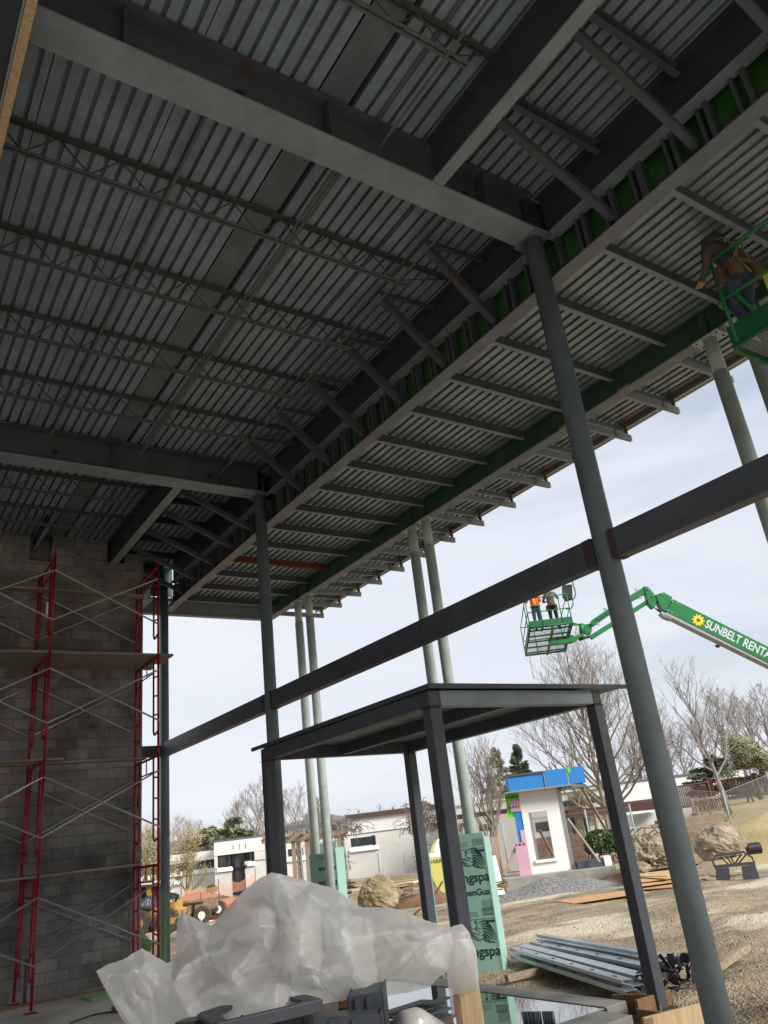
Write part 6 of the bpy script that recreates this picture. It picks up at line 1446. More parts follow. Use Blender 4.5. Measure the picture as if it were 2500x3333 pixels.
# ================================================================== PEOPLE
m_skin = mat('skin', '#b58468', .6, amt=.2); m_jean = mat('blue_jeans', '#3d4a5e', .9, col2='#28303f', scale=6); m_jeand = mat('dark_jeans', '#23272f', .9, amt=.3)
m_jack = mat('gray_brown_jacket', '#5b5450', .95, col2='#3d3936', scale=5, amt=.6); m_camo = mat('camouflage_shirt', '#6d6a58', .9, col2='#33322a', scale=14, amt=.9)
m_vest = mat('orange_hi_vis', '#f06428', .7, amt=.2); m_vesty = mat('yellow_stripe', '#d8dc4a', .6, amt=.1); m_leath = mat('tan_leather', '#694f36', .7, col2='#463421', scale=6); m_boot = mat('work_boot', '#5a452e', .8)
m_hair = mat('dark_cap', '#2c2624', .9, amt=.3); m_strap = mat('yellow_strap', '#8a7f4a', .7, amt=.3); m_helm = mat('white_hard_hat', '#d6d6d0', .4, amt=.1)
def person(base, rz, joints, zones, label, name='person', scale=1.0):
    """joints: dict name -> (x,y,z,r); zones: function(co)->material index; one skinned body with fingers"""
    J = joints
    bones = [('pelvis', 'spine'), ('spine', 'chest'), ('chest', 'neck'), ('neck', 'head'), ('head', 'crown'), ('chest', 'lsh'), ('lsh', 'lel'), ('lel', 'lwr'), ('lwr', 'lpa'), ('chest', 'rsh'), ('rsh', 'rel'), ('rel', 'rwr'), ('rwr', 'rpa'),
             ('pelvis', 'lhip'), ('lhip', 'lkn'), ('lkn', 'lan'), ('lan', 'lto'), ('pelvis', 'rhip'), ('rhip', 'rkn'), ('rkn', 'ran'), ('ran', 'rto')]
    names = list(J); V = [Vector(J[n][:3]) for n in names]; Rr = [J[n][3] for n in names]; E = [(names.index(a), names.index(b_)) for a, b_ in bones]
    for s in 'lr':
        pa = Vector(J[s+'pa'][:3]); wr = Vector(J[s+'wr'][:3]); d = (pa-wr).normalized(); side = d.cross(Vector((0, 0, 1))); side = side.normalized() if side.length > .1 else Vector((1, 0, 0)); nrm = side.cross(d)
        ip = names.index(s+'pa')
        for k, (off, ln) in enumerate(((-.032, .062), (-.011, .075), (.011, .07), (.032, .055))):
            a = pa+side*off+d*.035; b_ = a+d*ln*.5+nrm*.006; c = b_+d*ln*.35+nrm*.025
            i = len(V); V += [a, b_, c]; Rr += [.0105, .0092, .0078]; E += [(ip, i), (i, i+1), (i+1, i+2)]
        a = pa-d*.02+side*.04; b_ = a+side*.02+d*.04+nrm*.01; i = len(V); V += [a, b_]; Rr += [.012, .009]; E += [(ip, i), (i, i+1)]
    me = bpy.data.meshes.new('body'); me.from_pydata([tuple(v) for v in V], E, [])
    ob = bpy.data.objects.new('tmp', me); COL.objects.link(ob)
    ob.modifiers.new('skin', 'SKIN'); 
    sv = me.skin_vertices[0].data
    for i, r in enumerate(Rr):
        sv[i].radius = (r, r*(.78 if i < len(names) and names[i] in ('spine', 'chest') else 1)) 
        sv[i].use_root = (i == names.index('pelvis'))
    ss = ob.modifiers.new('sub', 'SUBSURF'); ss.levels = 1; ss.render_levels = 1
    bpy.context.view_layer.update()
    m2 = bpy.data.meshes.new_from_object(ob.evaluated_get(bpy.context.evaluated_depsgraph_get())); bpy.data.objects.remove(ob)
    mats, fn = zones; m2.materials.clear()
    for m_ in mats: m2.materials.append(m_)
    for p in m2.polygons: p.material_index = fn(p.center); p.use_smooth = True
    root = thing(name, base, label, 'person', rz=rz); root.scale = (scale,)*3
    m2.name = 'body'; b = bpy.data.objects.new('body', m2); COL.objects.link(b); b.parent = root
    hd = Vector(J['head'][:3]); up = (Vector(J['crown'][:3])-hd).normalized()
    # face: nose, eyes, mouth, ears (facing -Y local)
    f = Vector((0, -1, 0)); f = (f-up*f.dot(up)).normalized(); sx = f.cross(up)
    g = M(); g.blob(hd+f*.105+up*.0, (.014, .02, .022), 1, 2, .0); g.build('nose', m_skin, root, local=True, smooth=True)
    for s in (-1, 1):
        g = M(); g.blob(hd+f*.088+up*.03+sx*.033*s, (.012, .008, .008), 1, 1, 0); g.build('eye', m_black, root, local=True, smooth=True)
        g = M(); g.blob(hd+sx*.088*s, (.012, .022, .032), 1, 2, 0); g.build('ear', m_skin, root, local=True, smooth=True)
    g = M(); g.blob(hd+f*.09-up*.042, (.026, .008, .006), 1, 1, 0); g.build('mouth', m_vest if 0 else m_leath, root, local=True)
    return root
def bodyjoints(lean=0, kn=0, arms=None, h=1.0):
    """standing figure facing -Y, feet at z=0"""
    J = {'pelvis': (0, 0, .95, .14), 'spine': (0, .0, 1.12, .135), 'chest': (0, -lean*.5, 1.34, .155), 'neck': (0, -lean*.75, 1.50, .06), 'head': (0, -lean*.9-.01, 1.62, .088), 'crown': (0, -lean*.95, 1.70, .07),
         'lhip': (-.1, 0, .88, .1), 'lkn': (-.11, -kn, .49, .068), 'lan': (-.12, .02, .09, .048), 'lto': (-.13, -.15, .045, .045), 'rhip': (.1, 0, .88, .1), 'rkn': (.11, -kn*.6, .49, .068), 'ran': (.12, .04, .09, .048), 'rto': (.14, -.13, .045, .045)}
    A = arms or {}
    J.update({'lsh': (-.19, -lean*.6, 1.42, .072), 'rsh': (.19, -lean*.6, 1.42, .072)})
    J['lel'] = A.get('lel', (-.25, -.05-lean*.5, 1.14, .05)); J['lwr'] = A.get('lwr', (-.24, -.2-lean*.4, .93, .034)); J['lpa'] = A.get('lpa', (-.23, -.25-lean*.4, .86, .036))
    J['rel'] = A.get('rel', (.25, -.05-lean*.5, 1.14, .05)); J['rwr'] = A.get('rwr', (.24, -.2-lean*.4, .93, .034)); J['rpa'] = A.get('rpa', (.23, -.25-lean*.4, .86, .036))
    return J
def zones(pants, top, hands=m_skin, shoes=m_boot, J=None):
    def fn(c):
        if c.z > 1.49 and abs(c.x) < .12: return 3
        for s in 'lr':
            w = Vector(J[s+'wr'][:3])
            pa = Vector(J[s+'pa'][:3])
            if (c-pa).length < .14 and (c-pa).dot(pa-w) > -.0035: return 3
        if c.z < .12: return 2
        if c.z < .98 and abs(c.x) < .22 and abs(c.y) < .17+.1: return 0
        return 1
    return ([pants, top, shoes, hands], fn)
# worker in near basket
BF = 6.56
J = bodyjoints(lean=.22, kn=.16, arms={'lel': (-.26, .0, 1.14, .052), 'lwr': (-.24, -.14, .93, .036), 'lpa': (-.23, -.19, .86, .038), 'rel': (.27, -.1, 1.15, .052), 'rwr': (.22, -.3, 1.08, .036), 'rpa': (.2, -.37, 1.07, .038)})
for k in J:
    x, y, z, r = J[k]
    J[k] = (x, y, z if z < .1 else z*.9, r*1.06)
pr = person((7.76, 3.36, BF+.02), math.radians(-200), J, None if 0 else ([m_jean, m_jack, m_boot, m_skin], zones(m_jean, m_jack, J=J)[1]), 'worker in gray-brown hooded jacket and jeans standing in the near lift basket under the canopy')
hd = Vector(J['head'][:3])
g = M(); g.blob(hd+Vector((0, .02, .02)), (.125, .135, .135), 3, 3, .08); g.build('hood', m_jack, pr, local=True, smooth=True)
g = M(); g.blob(hd+Vector((0, -.03, .035)), (.1, .115, .1), 4, 3, .03); g.build('cap', m_hair, pr, local=True, smooth=True)
g = M(); g.tube([(.17*math.cos(a), .14*math.sin(a)+.0, .90) for a in [k*math.pi/8 for k in range(17)]], .035, 8); g.build('tool_belt', m_leath, pr, local=True, smooth=True)
for (x, y) in ((-.17, .1), (.15, .13), (-.2, -.06), (.2, -.02)):
    g = M(); g.box(x-.07, x+.07, y-.045, y+.045, .70, .90); g.build('tool_pouch', m_leath, pr, local=True, bevel=.02)
g = M(); g.tube([(-.02, .13, 1.27), (.05, .16, 1.1), (.12, .18, .9), (.2, .3, .7), (.3, .45, .45)], .009, 6); g.build('safety_lanyard', m_strap, pr, local=True, smooth=True)
for s in (-1, 1):
    g = M(); g.tube([(s*.12, -.2, 1.3), (s*.13, -.06, 1.36), (s*.1, .1, 1.25), (s*.05, .13, 1.05), (s*.12, .12, .92)], .011, 6); g.build('harness_strap', m_strap, pr, local=True, smooth=True)
# ================================================================== NEAR LIFT BASKET
t = thing('lift_basket', (7.95, 2.6, 6.5), 'near green lift basket at the right edge with a mesh floor, seen from below', 'lift basket', 'green lift baskets')
bx0, bx1, by0, by1, bz = 7.58, 8.36, .9, 3.62, 6.5
def rail(name, pts, r=.02, mt=m_lift, par=None): return M().tube(pts, r, 10).build(name, mt, par or t, smooth=True)
for z, r in ((bz+1.14, .022), (bz+.6, .02)):
    c = .08
    rail('guard_rail', [(bx0, by0, z), (bx0, by1-c, z), (bx0+c*.3, by1-c*.3, z), (bx0+c, by1, z), (bx1-c, by1, z), (bx1-c*.3, by1-c*.3, z), (bx1, by1-c, z), (bx1, by0, z)], r)
for (x, y) in ((bx0, by1-.09), (bx1, by1-.09), (bx0, by1-1.0), (bx1, by1-1.0), (bx0, by1-1.9), (bx1, by1-1.9)):
    rail('upright', [(x, y, bz+.02), (x, y, bz+1.12)], .02)
M().box(bx0-.006, bx0+.006, by0, by1-.03, bz+.01, bz+.26).build('toe_board', m_liftd, t); M().box(bx1-.006, bx1+.006, by0, by1-.03, bz+.01, bz+.26).build('toe_board', m_liftd, t); M().box(bx0+.007, bx1-.007, by1-.03, by1-.018, bz+.01, bz+.26).build('toe_board', m_liftd, t)
rail('floor_frame', [(bx0, by0, bz), (bx0, by1-.1, bz), (bx0+.03, by1-.03, bz), (bx0+.1, by1, bz), (bx1-.1, by1, bz), (bx1-.03, by1-.03, bz), (bx1, by1-.1, bz), (bx1, by0, bz)], .024, m_liftd)
for y in (3.2, 2.6, 2.0, 1.4): rail('cross_member', [(bx0+.02, y, bz-.01), (bx1-.02, y, bz-.01)], .02, m_liftd)
g = M()
y = by0
while y < by1-.06: g.box(bx0+.02, bx1-.02, y, y+.008, bz+.012, bz+.018); y += .028
x = bx0+.02
while x < bx1-.02: g.box(x, x+.006, by0, by1-.05, bz+.0185, bz+.022); x += .045
g.build('floor_mesh', m_scgal, t)
M().tube([(7.6, 3.4, bz+.62), (7.95, 3.3, bz+.2), (8.3, 3.2, bz+.3)], .03, 8).build('brace_tube', m_lift, t, smooth=True)
M().box(7.6, 7.625, 3.0, 3.06, 6.9, 7.1).build('control_tag', m_yel, t)
# ================================================================== FAR BOOM LIFT
dK = 29
def kp(x, y, d=None):
    d = d or dK; s, z = sz(1650+x/3.318, 1850+y/3.318, d); return Vector((s, d, z))
tb = vth('boom_lift', kp(1500, 230).x, dK, kp(220, 920).z, 'green telescopic boom lift with white lettering, its raised basket left of the big front column', 'boom lift')
def bx(name, a, b_, w_, h, mt=m_lift, up=(0, 0, 1), dy=0, **k):
    g = M(view=True); a = Vector(a)+Vector((0, dy, 0)); b_ = Vector(b_)+Vector((0, dy, 0)); g.bar(a, b_, w_, h, up=up); return g.build(name, mt, tb, **k)
def tb_(name, pts, r, mt=m_lift, par=None): return M(view=True).tube(pts, r, 8).build(name, mt, par or tb, smooth=True)
def poly(name, pts, d0, th, mt=m_lift, conv=kp, par=None, **k):
    P = [conv(*q) for q in pts]; g = M(view=True); g.prism([(p.x, p.z) for p in P], (0, dK+d0, 0), (1, 0, 0), (0, 0, 1), (0, th, 0)); return g.build(name, mt, par or tb, **k)
# basket
def k2(x, y): return kp(x, y)
fl = kp(300, 660); W_ = kp(700, 620).x-kp(230, 660).x
bs0, bs1 = kp(232, 660).x, kp(690, 640).x; bzf = kp(460, 640).z; bd0, bd1 = dK-.45, dK+1.75
SH = -.26
hh = 1.1
bk = 0
for z, r in ((bzf+hh, .022), (bzf+.55, .02)):
    zz_ = z+SH*2.2; tb_('guard_rail', [(bs0, bd0, z), (bs1, bd0, z), (bs1, bd1, zz_), (bs0, bd1, zz_), (bs0, bd0, z)], r)
for (s, d) in ((bs0, bd0), (bs0+.5, bd0), (bs1, bd0), (bs1, bd1), (bs0, bd1), (bs0+.5, bd1), (bs1-.35, bd0), (bs0, dK+.05)):
    zq = bzf+SH*(d-bd0); tb_('upright', [(s, d, zq), (s, d, zq+hh)], .02)
g = M(view=True); g.box(bs0, bs1, bd0-.01, bd0+.01, bzf, bzf+.22); g.build('toe_board', m_liftd, tb); 
for sx_ in (bs0, bs1): g = M(view=True); g.prism([(bd0+.011, bzf), (bd1, bzf+SH*2.2), (bd1, bzf+SH*2.2+.22), (bd0+.011, bzf+.22)], (sx_-.01, 0, 0), (0, 1, 0), (0, 0, 1), (.02, 0, 0)); g.build('toe_board', m_liftd, tb)
zz_ = bzf-.03+SH*2.2; tb_('floor_frame', [(bs0, bd0, bzf-.03), (bs1, bd0, bzf-.03), (bs1, bd1, zz_), (bs0, bd1, zz_), (bs0, bd0, bzf-.03)], .04, m_liftd)
g = M(view=True)
for k in range(30):
    d = bd0+(bd1-bd0)*(k+.5)/30; zq = bzf+SH*(d-bd0)
    if k % 6 in (4,): continue
    g.box(bs0+.03, bs1-.03, d-.022, d+.014, zq-.02, zq-.012)
g.build('floor_grating', m_liftd, tb)
for k in range(5): d = bd0+(bd1-bd0)*(k+.5)/5; zq = bzf+SH*(d-bd0); g = M(view=True); g.box(bs0+.03, bs1-.03, d-.03, d+.03, zq-.075, zq-.022); g.build('cross_member', m_liftd, tb)
g = M(view=True); g.bar((bs0+.85, bd0, bzf-.1), (bs0+.85, bd1, bzf-.1+SH*2.2), .1, .03); g.build('floor_beam', mat('olive_painted_steel', '#7a7a4a', .7, col2='#4a5a34', scale=5), tb); g = M(view=True); g.box(bs0+.8, bs1+.15, dK+.5, dK+.7, bzf-.42, bzf-.28); g.build('support_beam', m_lift, tb)
poly('control_box', [(600, 190), (700, 180), (705, 330), (640, 345), (610, 300)], -.1, .3, m_black)
tb_('side_loop', [kp(700, 120), kp(735, 230), kp(742, 290), kp(725, 325), kp(670, 345)], .025); tb_('side_loop', [kp(712, 335), kp(716, 390), kp(695, 430), kp(640, 440)], .025)
tb_('hanging_rope', [kp(243, 925), kp(262, 1040), kp(278, 1130), kp(295, 1195)], .012, m_form)
# jib
poly('jib_mount', [(640, 770), (820, 705), (835, 720), (720, 795), (560, 815), (470, 820), (470, 790)], -.1, .35)
tb_('rotator', [kp(805, 600), kp(812, 705)], .1); poly('jib_link', [(830, 610), (890, 600), (920, 640), (905, 710), (840, 700)], -.05, .25)
tb_('level_cylinder', [kp(780, 770), kp(880, 735)], .06, m_black); poly('guide_plate', [(690, 575), (780, 600), (780, 612), (700, 612)], 0, .1)
poly('jib_upper', [(905, 570), (1110, 430), (1480, 205), (1525, 220), (1500, 275), (1345, 360), (1140, 480), (935, 625), (895, 610)], -.12, .24, bevel=.01)
poly('jib_lower', [(880, 735), (1530, 330), (1560, 330), (1555, 365), (920, 770)], -.08, .16, bevel=.01)
for (x, y) in ((950, 570), (1000, 545), (1050, 510)): 
    a = kp(x, y); tb_('hose_loop', [a+Vector((0, -.14, 0)), a+Vector((.08, -.2, .08)), a+Vector((.16, -.14, .0))], .012)
for (x, y) in ((1050, 450), (1385, 240), (1435, 325), (975, 610)):
    a = kp(x, y); g = M(view=True); g.box(a.x-.05, a.x+.05, dK-.15, dK-.1, a.z-.04, a.z+.04); g.build('hose_clamp', m_scgal, tb)
def k3(x, y): s, z = sz(2000+x/3.318, 1850+y/3.318, dK); return Vector((s, dK, z))
poly('knuckle', [(305, 205), (355, 210), (430, 300), (475, 285), (440, 380), (430, 430), (400, 435), (355, 385), (330, 290)], -.16, .32, conv=k3, bevel=.01)
poly('boom_head', [(430, 300), (515, 272), (612, 325), (545, 480), (510, 470), (470, 400)], -.2, .4, conv=k3, bevel=.01)
poly('boom', [(615, 345), (1659, 868), (1900, 989), (1900, 1166), (1659, 1045), (548, 483)], -.21, .45, conv=k3, bevel=.012)
poly('boom_edge', [(530, 512), (548, 484), (1659, 1046), (1900, 1167), (1900, 1187), (1659, 1068), (1645, 1060)], -.19, .41, m_scgal, conv=k3)
poly('end_shoe', [(486, 492), (500, 475), (560, 500), (620, 545), (600, 560), (525, 530)], -.17, .37, m_scgal, conv=k3); poly('wear_pad', [(1095, 826), (1110, 834), (1140, 846), (1128, 856), (1098, 842)], -.1, .2, m_black, conv=k3)
for (x, y) in ((500, 290), (405, 310), (610, 375), (660, 390), (560, 470), (602, 490), (350, 235)):
    a = k3(x, y); M(view=True).tube([(a.x, dK-.225, a.z), (a.x, dK-.19, a.z)], .03, 10).build('bolt', m_scgal, tb)
tb_('boom_hose', [k3(440, 430), k3(470, 455), k3(500, 475)], .03, m_black)
# lettering
a, b_ = k3(950, 645), k3(1659, 1000); ux = (world(*b_)-world(*a)).normalized(); nn = -FW; uy = nn.cross(ux).normalized()
if uy.z < 0: uy = -uy
text('lettering', 'SUNBELT RENTALS', world(a.x, dK-.216, a.z), ux, uy, .46, m_txtw, tb, extrude=.003, bold=.011, squeeze=.715)
c = k3(886, 575); g = M(view=True); P = []
for i in range(10):
    a0_ = i*2*math.pi/10; P += [(.165*math.cos(a0_), .165*math.sin(a0_)), (.25*math.cos(a0_+.34), .25*math.sin(a0_+.34))]
g.prism(P, (c.x, dK-.216, c.z), (1, 0, 0), (0, 0, 1), (0, -.003, 0)); g.build('sun_gear', m_yel2 if 'm_yel2' in globals() else mat('sun_yellow', '#f0c828', .5, amt=.05), tb)
g = M(view=True); g.prism([(.07*math.cos(k*math.pi/8), .07*math.sin(k*math.pi/8)) for k in range(16)], (c.x, dK-.2195, c.z), (1, 0, 0), (0, 0, 1), (0, -.003, 0)); g.build('gear_hub', m_lift, tb)
# base machine (turret and chassis, far down right, out of frame mostly)
e0 = k3(1900, 1078); 
g = M(view=True); g.bar((e0.x-.3, dK, e0.z+.15), (e0.x+6.0, dK, .9), .45, .55, up=(0, 0, 1)); g.build('boom_base_section', m_lift, tb)
# two workers in far basket
for (sx, dd_, topm, pants, lab, veg) in ((bs0+.42, dK+.0, m_vest, m_jean, 'worker in an orange safety vest and jeans in the far lift basket', True), (bs0+1.05, dK+.05, m_camo, m_jeand, 'worker in camouflage shirt, tool belt and dark jeans in the far lift basket', False)):
    J = bodyjoints(lean=.05, kn=.04, arms={'lel': (-.3, -.05, 1.18, .05), 'lwr': (-.24, -.28, 1.28, .034), 'lpa': (-.22, -.35, 1.31, .036), 'rel': (.3, -.08, 1.16, .05), 'rwr': (.22, -.3, 1.22, .034), 'rpa': (.2, -.37, 1.24, .036)})
    p = person(world(sx, dd_, bzf+SH*(dd_-bd0)+.02), ANG+math.pi+(.3 if veg else -.3), J, zones(pants, topm, J=J), lab)
    hd = Vector(J['head'][:3])
    g = M(); g.blob(hd+Vector((0, 0, .05)), (.125, .145, .1), 1, 3, 0, flat=.3); g.build('hard_hat', m_helm if veg else m_camo, p, local=True, smooth=True)
    g = M(); g.tube([(.17*math.cos(a), .135*math.sin(a), .96) for a in [k*math.pi/8 for k in range(17)]], .035, 8); g.build('tool_belt', m_leath, p, local=True, smooth=True)
    if veg:
        for s in (-.09, .09):
            g = M(); g.tube([(s, -.15, 1.0), (s, -.16, 1.3), (s, -.02, 1.47), (s, .135, 1.3), (s, .15, 1.0)], .018, 6); g.build('reflective_strip', m_vesty, p, local=True, smooth=True)
    else:
        for (x, y) in ((-.17, .06), (.17, .06)): g = M(); g.box(x-.05, x+.05, y-.04, y+.04, .75, .95); g.build('tool_pouch', m_leath, p, local=True, bevel=.02)
# ================================================================== TREES
def branch(g, tips, p, d, r, L_, lvl, rn, up, nseg=4, kids=(3, 5), shrink=.62, wander=.22, rmin=.006):
    q = [p]; v = d.normalized(); st = L_/nseg; rs = [r]
    for k in range(nseg):
        v = (v+Vector((rn.gauss(0, wander), rn.gauss(0, wander), rn.gauss(0, wander)*.6+up*.12))).normalized(); q.append(q[-1]+v*st); rs.append(max(rmin, r*(1-.55*(k+1)/nseg)))
    g.tube(q, rs, 5 if r > .05 else 3, cap=False)
    if lvl <= 0: tips.append((q[-1], v)); tips.append((q[-2], v)); return
    n = rn.randint(*kids)
    for i in range(n):
        f = rn.uniform(.35, 1); idx = min(nseg-1, int(f*nseg)); c = q[idx]+(q[idx+1]-q[idx])*(f*nseg-idx if f < 1 else 1)
        a = Vector((rn.gauss(0, 1), rn.gauss(0, 1), rn.gauss(0, 1))); a = (a-v*a.dot(v)).normalized(); ang = rn.uniform(.45, .95)
        nd = v*math.cos(ang)+a*math.sin(ang)+Vector((0, 0, up*.25))
        branch(g, tips, c, nd, max(rmin, rs[idx]*.6), L_*shrink*rn.uniform(.8, 1.15), lvl-1, rn, up, max(2, nseg-1), kids, shrink, wander, rmin)
def tree(base, h, seed, label, group=None, bark=m_bark, twig=m_twig, trunk_f=.25, spread=.7, lvl=4, kids=(4, 5), stems=1, lean=(0, 0), up=.6, leaves=None, nleaf=0, lsize=.12, nl=9, rt=None, wander=.16, thick=1.0):
    rn = random.Random(seed); t = thing('tree', base, label, 'tree', group); b = Vector(base); rt = rt or h*.02
    gt = M(); g = M(); tips = []
    for s in range(stems):
        off = Vector((rn.uniform(-.25, .25), rn.uniform(-.2, .2), 0)) if stems > 1 else Vector()
        ln = Vector((lean[0]+(rn.uniform(-.22, .22) if stems > 1 else 0), lean[1], 1)).normalized(); th = h*trunk_f
        q = [b+off-Vector((0, 0, .2)), b+off+ln*th*.5+Vector((rn.uniform(-.04, .04)*h*.1, 0, 0)), b+off+ln*th]
        gt.tube(q, [rt*1.25, rt, rt*.85], 9)
        top = b+off+ln*h*.8
        lead = [q[-1]+(top-q[-1])*(k/5)+Vector((rn.gauss(0, .012)*h, rn.gauss(0, .012)*h, 0)) for k in range(6)]; lead[0] = q[-1]
        g.tube(lead, [rt*.84*(1-.17*k) for k in range(6)], 6, cap=False)
        for i in range(nl):
            f = (i+rn.random()*.6)/nl; idx = min(4, int(f*5)); c = lead[idx]+(lead[idx+1]-lead[idx])*(f*5-idx)
            a = i*2.4+rn.uniform(-.4, .4); sp = spread*(1-.55*f); nd = Vector((math.cos(a)*sp, math.sin(a)*sp, up*.9+.25*f))
            branch(g, tips, c, nd, rt*.5*(1-.6*f), h*.36*(1-.5*f)*(.6+spread*.5), lvl-2, rn, up, 5, kids, .6, wander, .006*thick)
    gt.build('trunk', bark, t, smooth=True); g.build('crown', twig, t)
    if leaves:
        gl = M()
        for i in range(nleaf):
            p, v = rn.choice(tips); p = p+Vector((rn.gauss(0, 1), rn.gauss(0, 1), rn.gauss(0, 1)))*lsize*2.2; u = Vector((rn.gauss(0, 1), rn.gauss(0, 1), rn.gauss(0, 1))).normalized(); w = u.orthogonal().normalized(); l = lsize*rn.uniform(.4, 1)
            gl.add([p-u*l, p+w*l*.5, p+u*l, p-w*l*.5], [(0, 1, 2, 3)])
        gl.build('leaves', leaves, t)
    return t
def conifer(base, h, w_, seed, label, group=None, mt=m_leaf, n=5200, sz_=.16, shape=1.0, gap=.3):
    rn = random.Random(seed); t = thing('conifer', base, label, 'tree', group); b = Vector(base); M().tube([b-Vector((0, 0, .2)), b+Vector((0, 0, h*.95))], [h*.018, .02], 7).build('trunk', m_bark, t)
    g = M(); tiers = []
    for i in range(int(h*9)): 
        f = rn.random()**.8; a = rn.uniform(0, 6.283); R_ = w_/2*(1-f)**shape*rn.uniform(.65, 1.15); tiers.append((f, a, R_))
    for i in range(n):
        f, a, R_ = rn.choice(tiers); k = rn.random()**.6; z = .1+f*.9; p = b+Vector((math.cos(a+rn.gauss(0, .12))*R_*k, math.sin(a+rn.gauss(0, .12))*R_*k, h*z-.12*R_*k+rn.gauss(0, .05)*h*.3+.10*R_*k*k))
        u = Vector((math.cos(a)+rn.gauss(0, .5), math.sin(a)+rn.gauss(0, .5), rn.gauss(-.1, .4))).normalized(); w = Vector((rn.gauss(0, 1), rn.gauss(0, 1), rn.gauss(0, 1))); w = (w-u*w.dot(u)).normalized(); l = sz_*rn.uniform(.5, 1.2)
        g.add([p-u*l, p+w*l*.35, p+u*l, p-w*l*.35], [(0, 1, 2, 3)])
    g.build('crown', mt, t); return t
def hb(px, py_base, d):
    q = at(px, py_base, d); q.z = hgt(q.x, q.y); return q
def hz(px, py_top, d, base): return at(px, py_top, d).z-base.z
GT = 'leafless trees beyond the buildings'
b = hb(1975, 2650, 47); tree(b, hz(1875, 2105, 47, b), 5, 'huge leafless spreading tree rising between the right entry post and the big front column', None, twig=m_twig, trunk_f=.12, spread=1.0, lvl=5, kids=(3, 4), nl=26, stems=2, up=.75, rt=.17, leaves=m_leafy, nleaf=1500, lsize=.05)
b = hb(2375, 2640, 35.5); b.z = Z(2380, 2632, 35.5); tree(b, hz(2275, 2150, 35.5, b), 12, 'young leafless tree standing beside the wooden bench on the slope', None, bark=m_birch, twig=m_twigp, trunk_f=.2, spread=.85, lvl=4, kids=(3, 4), nl=15, up=.8, lean=(-.13, .05), rt=.11)
b = hb(1625, 2800, 38); tree(b, hz(1545, 2390, 38, b), 23, 'multi-stemmed birch with pale stems left of the mock-up wall', None, bark=m_birch, twig=m_twig, trunk_f=.3, spread=.55, lvl=4, kids=(3, 4), nl=8, stems=5, up=.9, lean=(-.1, .08), rt=.08)
b = hb(1715, 2640, 70); conifer(b, hz(1707, 2425, 70, b)*1.0, 6.5, 3, 'dark green conifer rising behind the blue parapet of the mock-up wall', None, n=7000, sz_=.3)
b = hb(1640, 2640, 66); conifer(b, hz(1630, 2440, 66, b), 4.6, 8, 'loose yellowish conifer left of the dark conifer, behind the birch', None, mt=m_leafl, n=3800, sz_=.26, shape=.6)
b = hb(2490, 2560, 58); conifer(b, hz(2490, 2420, 58, b), 7, 12, 'dark evergreen behind the brown railing at the right edge', None, n=9000, sz_=.28, shape=.5)
b = hb(2455, 2560, 52); tree(b, hz(2500, 2400, 52, b), 31, 'yellow-green leafy tree at the right edge behind the railing', None, leaves=m_leafy, nleaf=9000, lsize=.1, trunk_f=.2, spread=1.0, lvl=4, kids=(3, 4), nl=10)
b = hb(2350, 2560, 56); conifer(b, hz(2370, 2460, 56, b), 6, 14, 'dark evergreen mass behind the leafless tree by the bench', None, n=7000, sz_=.26, shape=.45)
b = hb(1890, 2650, 50); tree(b, hz(1880, 2590, 50, b), 37, 'small weeping willow with yellow-green twigs behind the mock-up wall', None, leaves=m_leafy, nleaf=7000, lsize=.07, trunk_f=.2, spread=.9, lvl=4, nl=9)
# row behind on the right
base_tree = None
rn = random.Random(64)
row = [(2140, 2330, 74), (2200, 2290, 78), (2250, 2350, 70), (2330, 2300, 76), (2400, 2240, 80), (2450, 2230, 72), (2500, 2260, 78), (2560, 2220, 75), (2100, 2350, 82)]
for k, (px, pt, d) in enumerate(row):
    b = hb(px, 2600, d); h = hz(px, pt, d, b)
    lab = 'bare pinkish tree in the row behind the brown railing, %s from the left' % ordn[[2, 3, 4, 5, 6, 7, 8, 9, 1][k]-1]
    if base_tree is None: base_tree = tree(b, h, 90, lab, GT, twig=m_twigp, trunk_f=.2, spread=.65, lvl=5, kids=(3, 4), nl=15, up=.95, thick=1.6); hb0 = h
    else: dup(base_tree, b, lab, rz=rn.uniform(0, 6), scale=h/hb0)
# left background
b = hb(846, 2745, 84); tl = tree(b, hz(846, 2560, 84, b), 51, 'big bare tree just left of the second pipe column, behind the white building', None, twig=m_twig, trunk_f=.15, spread=1.0, lvl=5, kids=(3, 4), nl=16, up=.85, thick=1.8); hb1 = hz(846, 2560, 84, b)
for k, (px, pt, d, lab) in enumerate(((965, 2575, 88, 'bare tree left of the far pair of canopy columns, beyond the white building'), (1040, 2600, 95, 'bare tree directly behind the far pair of canopy columns'), (585, 2670, 100, 'slender bare tree in the gap right of the column by the scaffold'), (640, 2680, 105, 'faint bare tree right of the slender one, over the low white wing'), (780, 2620, 90, 'bare tree behind the flat roof of the entry block'), (905, 2620, 92, 'bare tree hidden partly by the left entry post'))):
    b = hb(px, 2760, d); h = hz(px, pt, d, b); dup(tl, b, lab, rz=k*1.3+.4, scale=h/hb1); 
for k, (px, pt, d, w_, mt, lab) in enumerate(((705, 2680, 76, 8, m_leafl, 'olive green pine over the roof of the entry block, left one'), (765, 2665, 78, 7, m_leafl, 'olive green pine over the roof of the entry block, middle one'), (740, 2700, 74, 6, m_leaf, 'darker pine low between the two olive ones'), (1395, 2610, 80, 5, m_leafy, 'yellow-green tree top above the vines between the entry posts'), (1470, 2620, 85, 5, m_leaf, 'green tree top just above the right wing roof'))):
    b = hb(px, 2760, d); conifer(b, hz(px, pt, d, b), w_, 70+k, lab, 'evergreens beyond the white building', mt=mt, n=4200, sz_=.34, shape=.5)
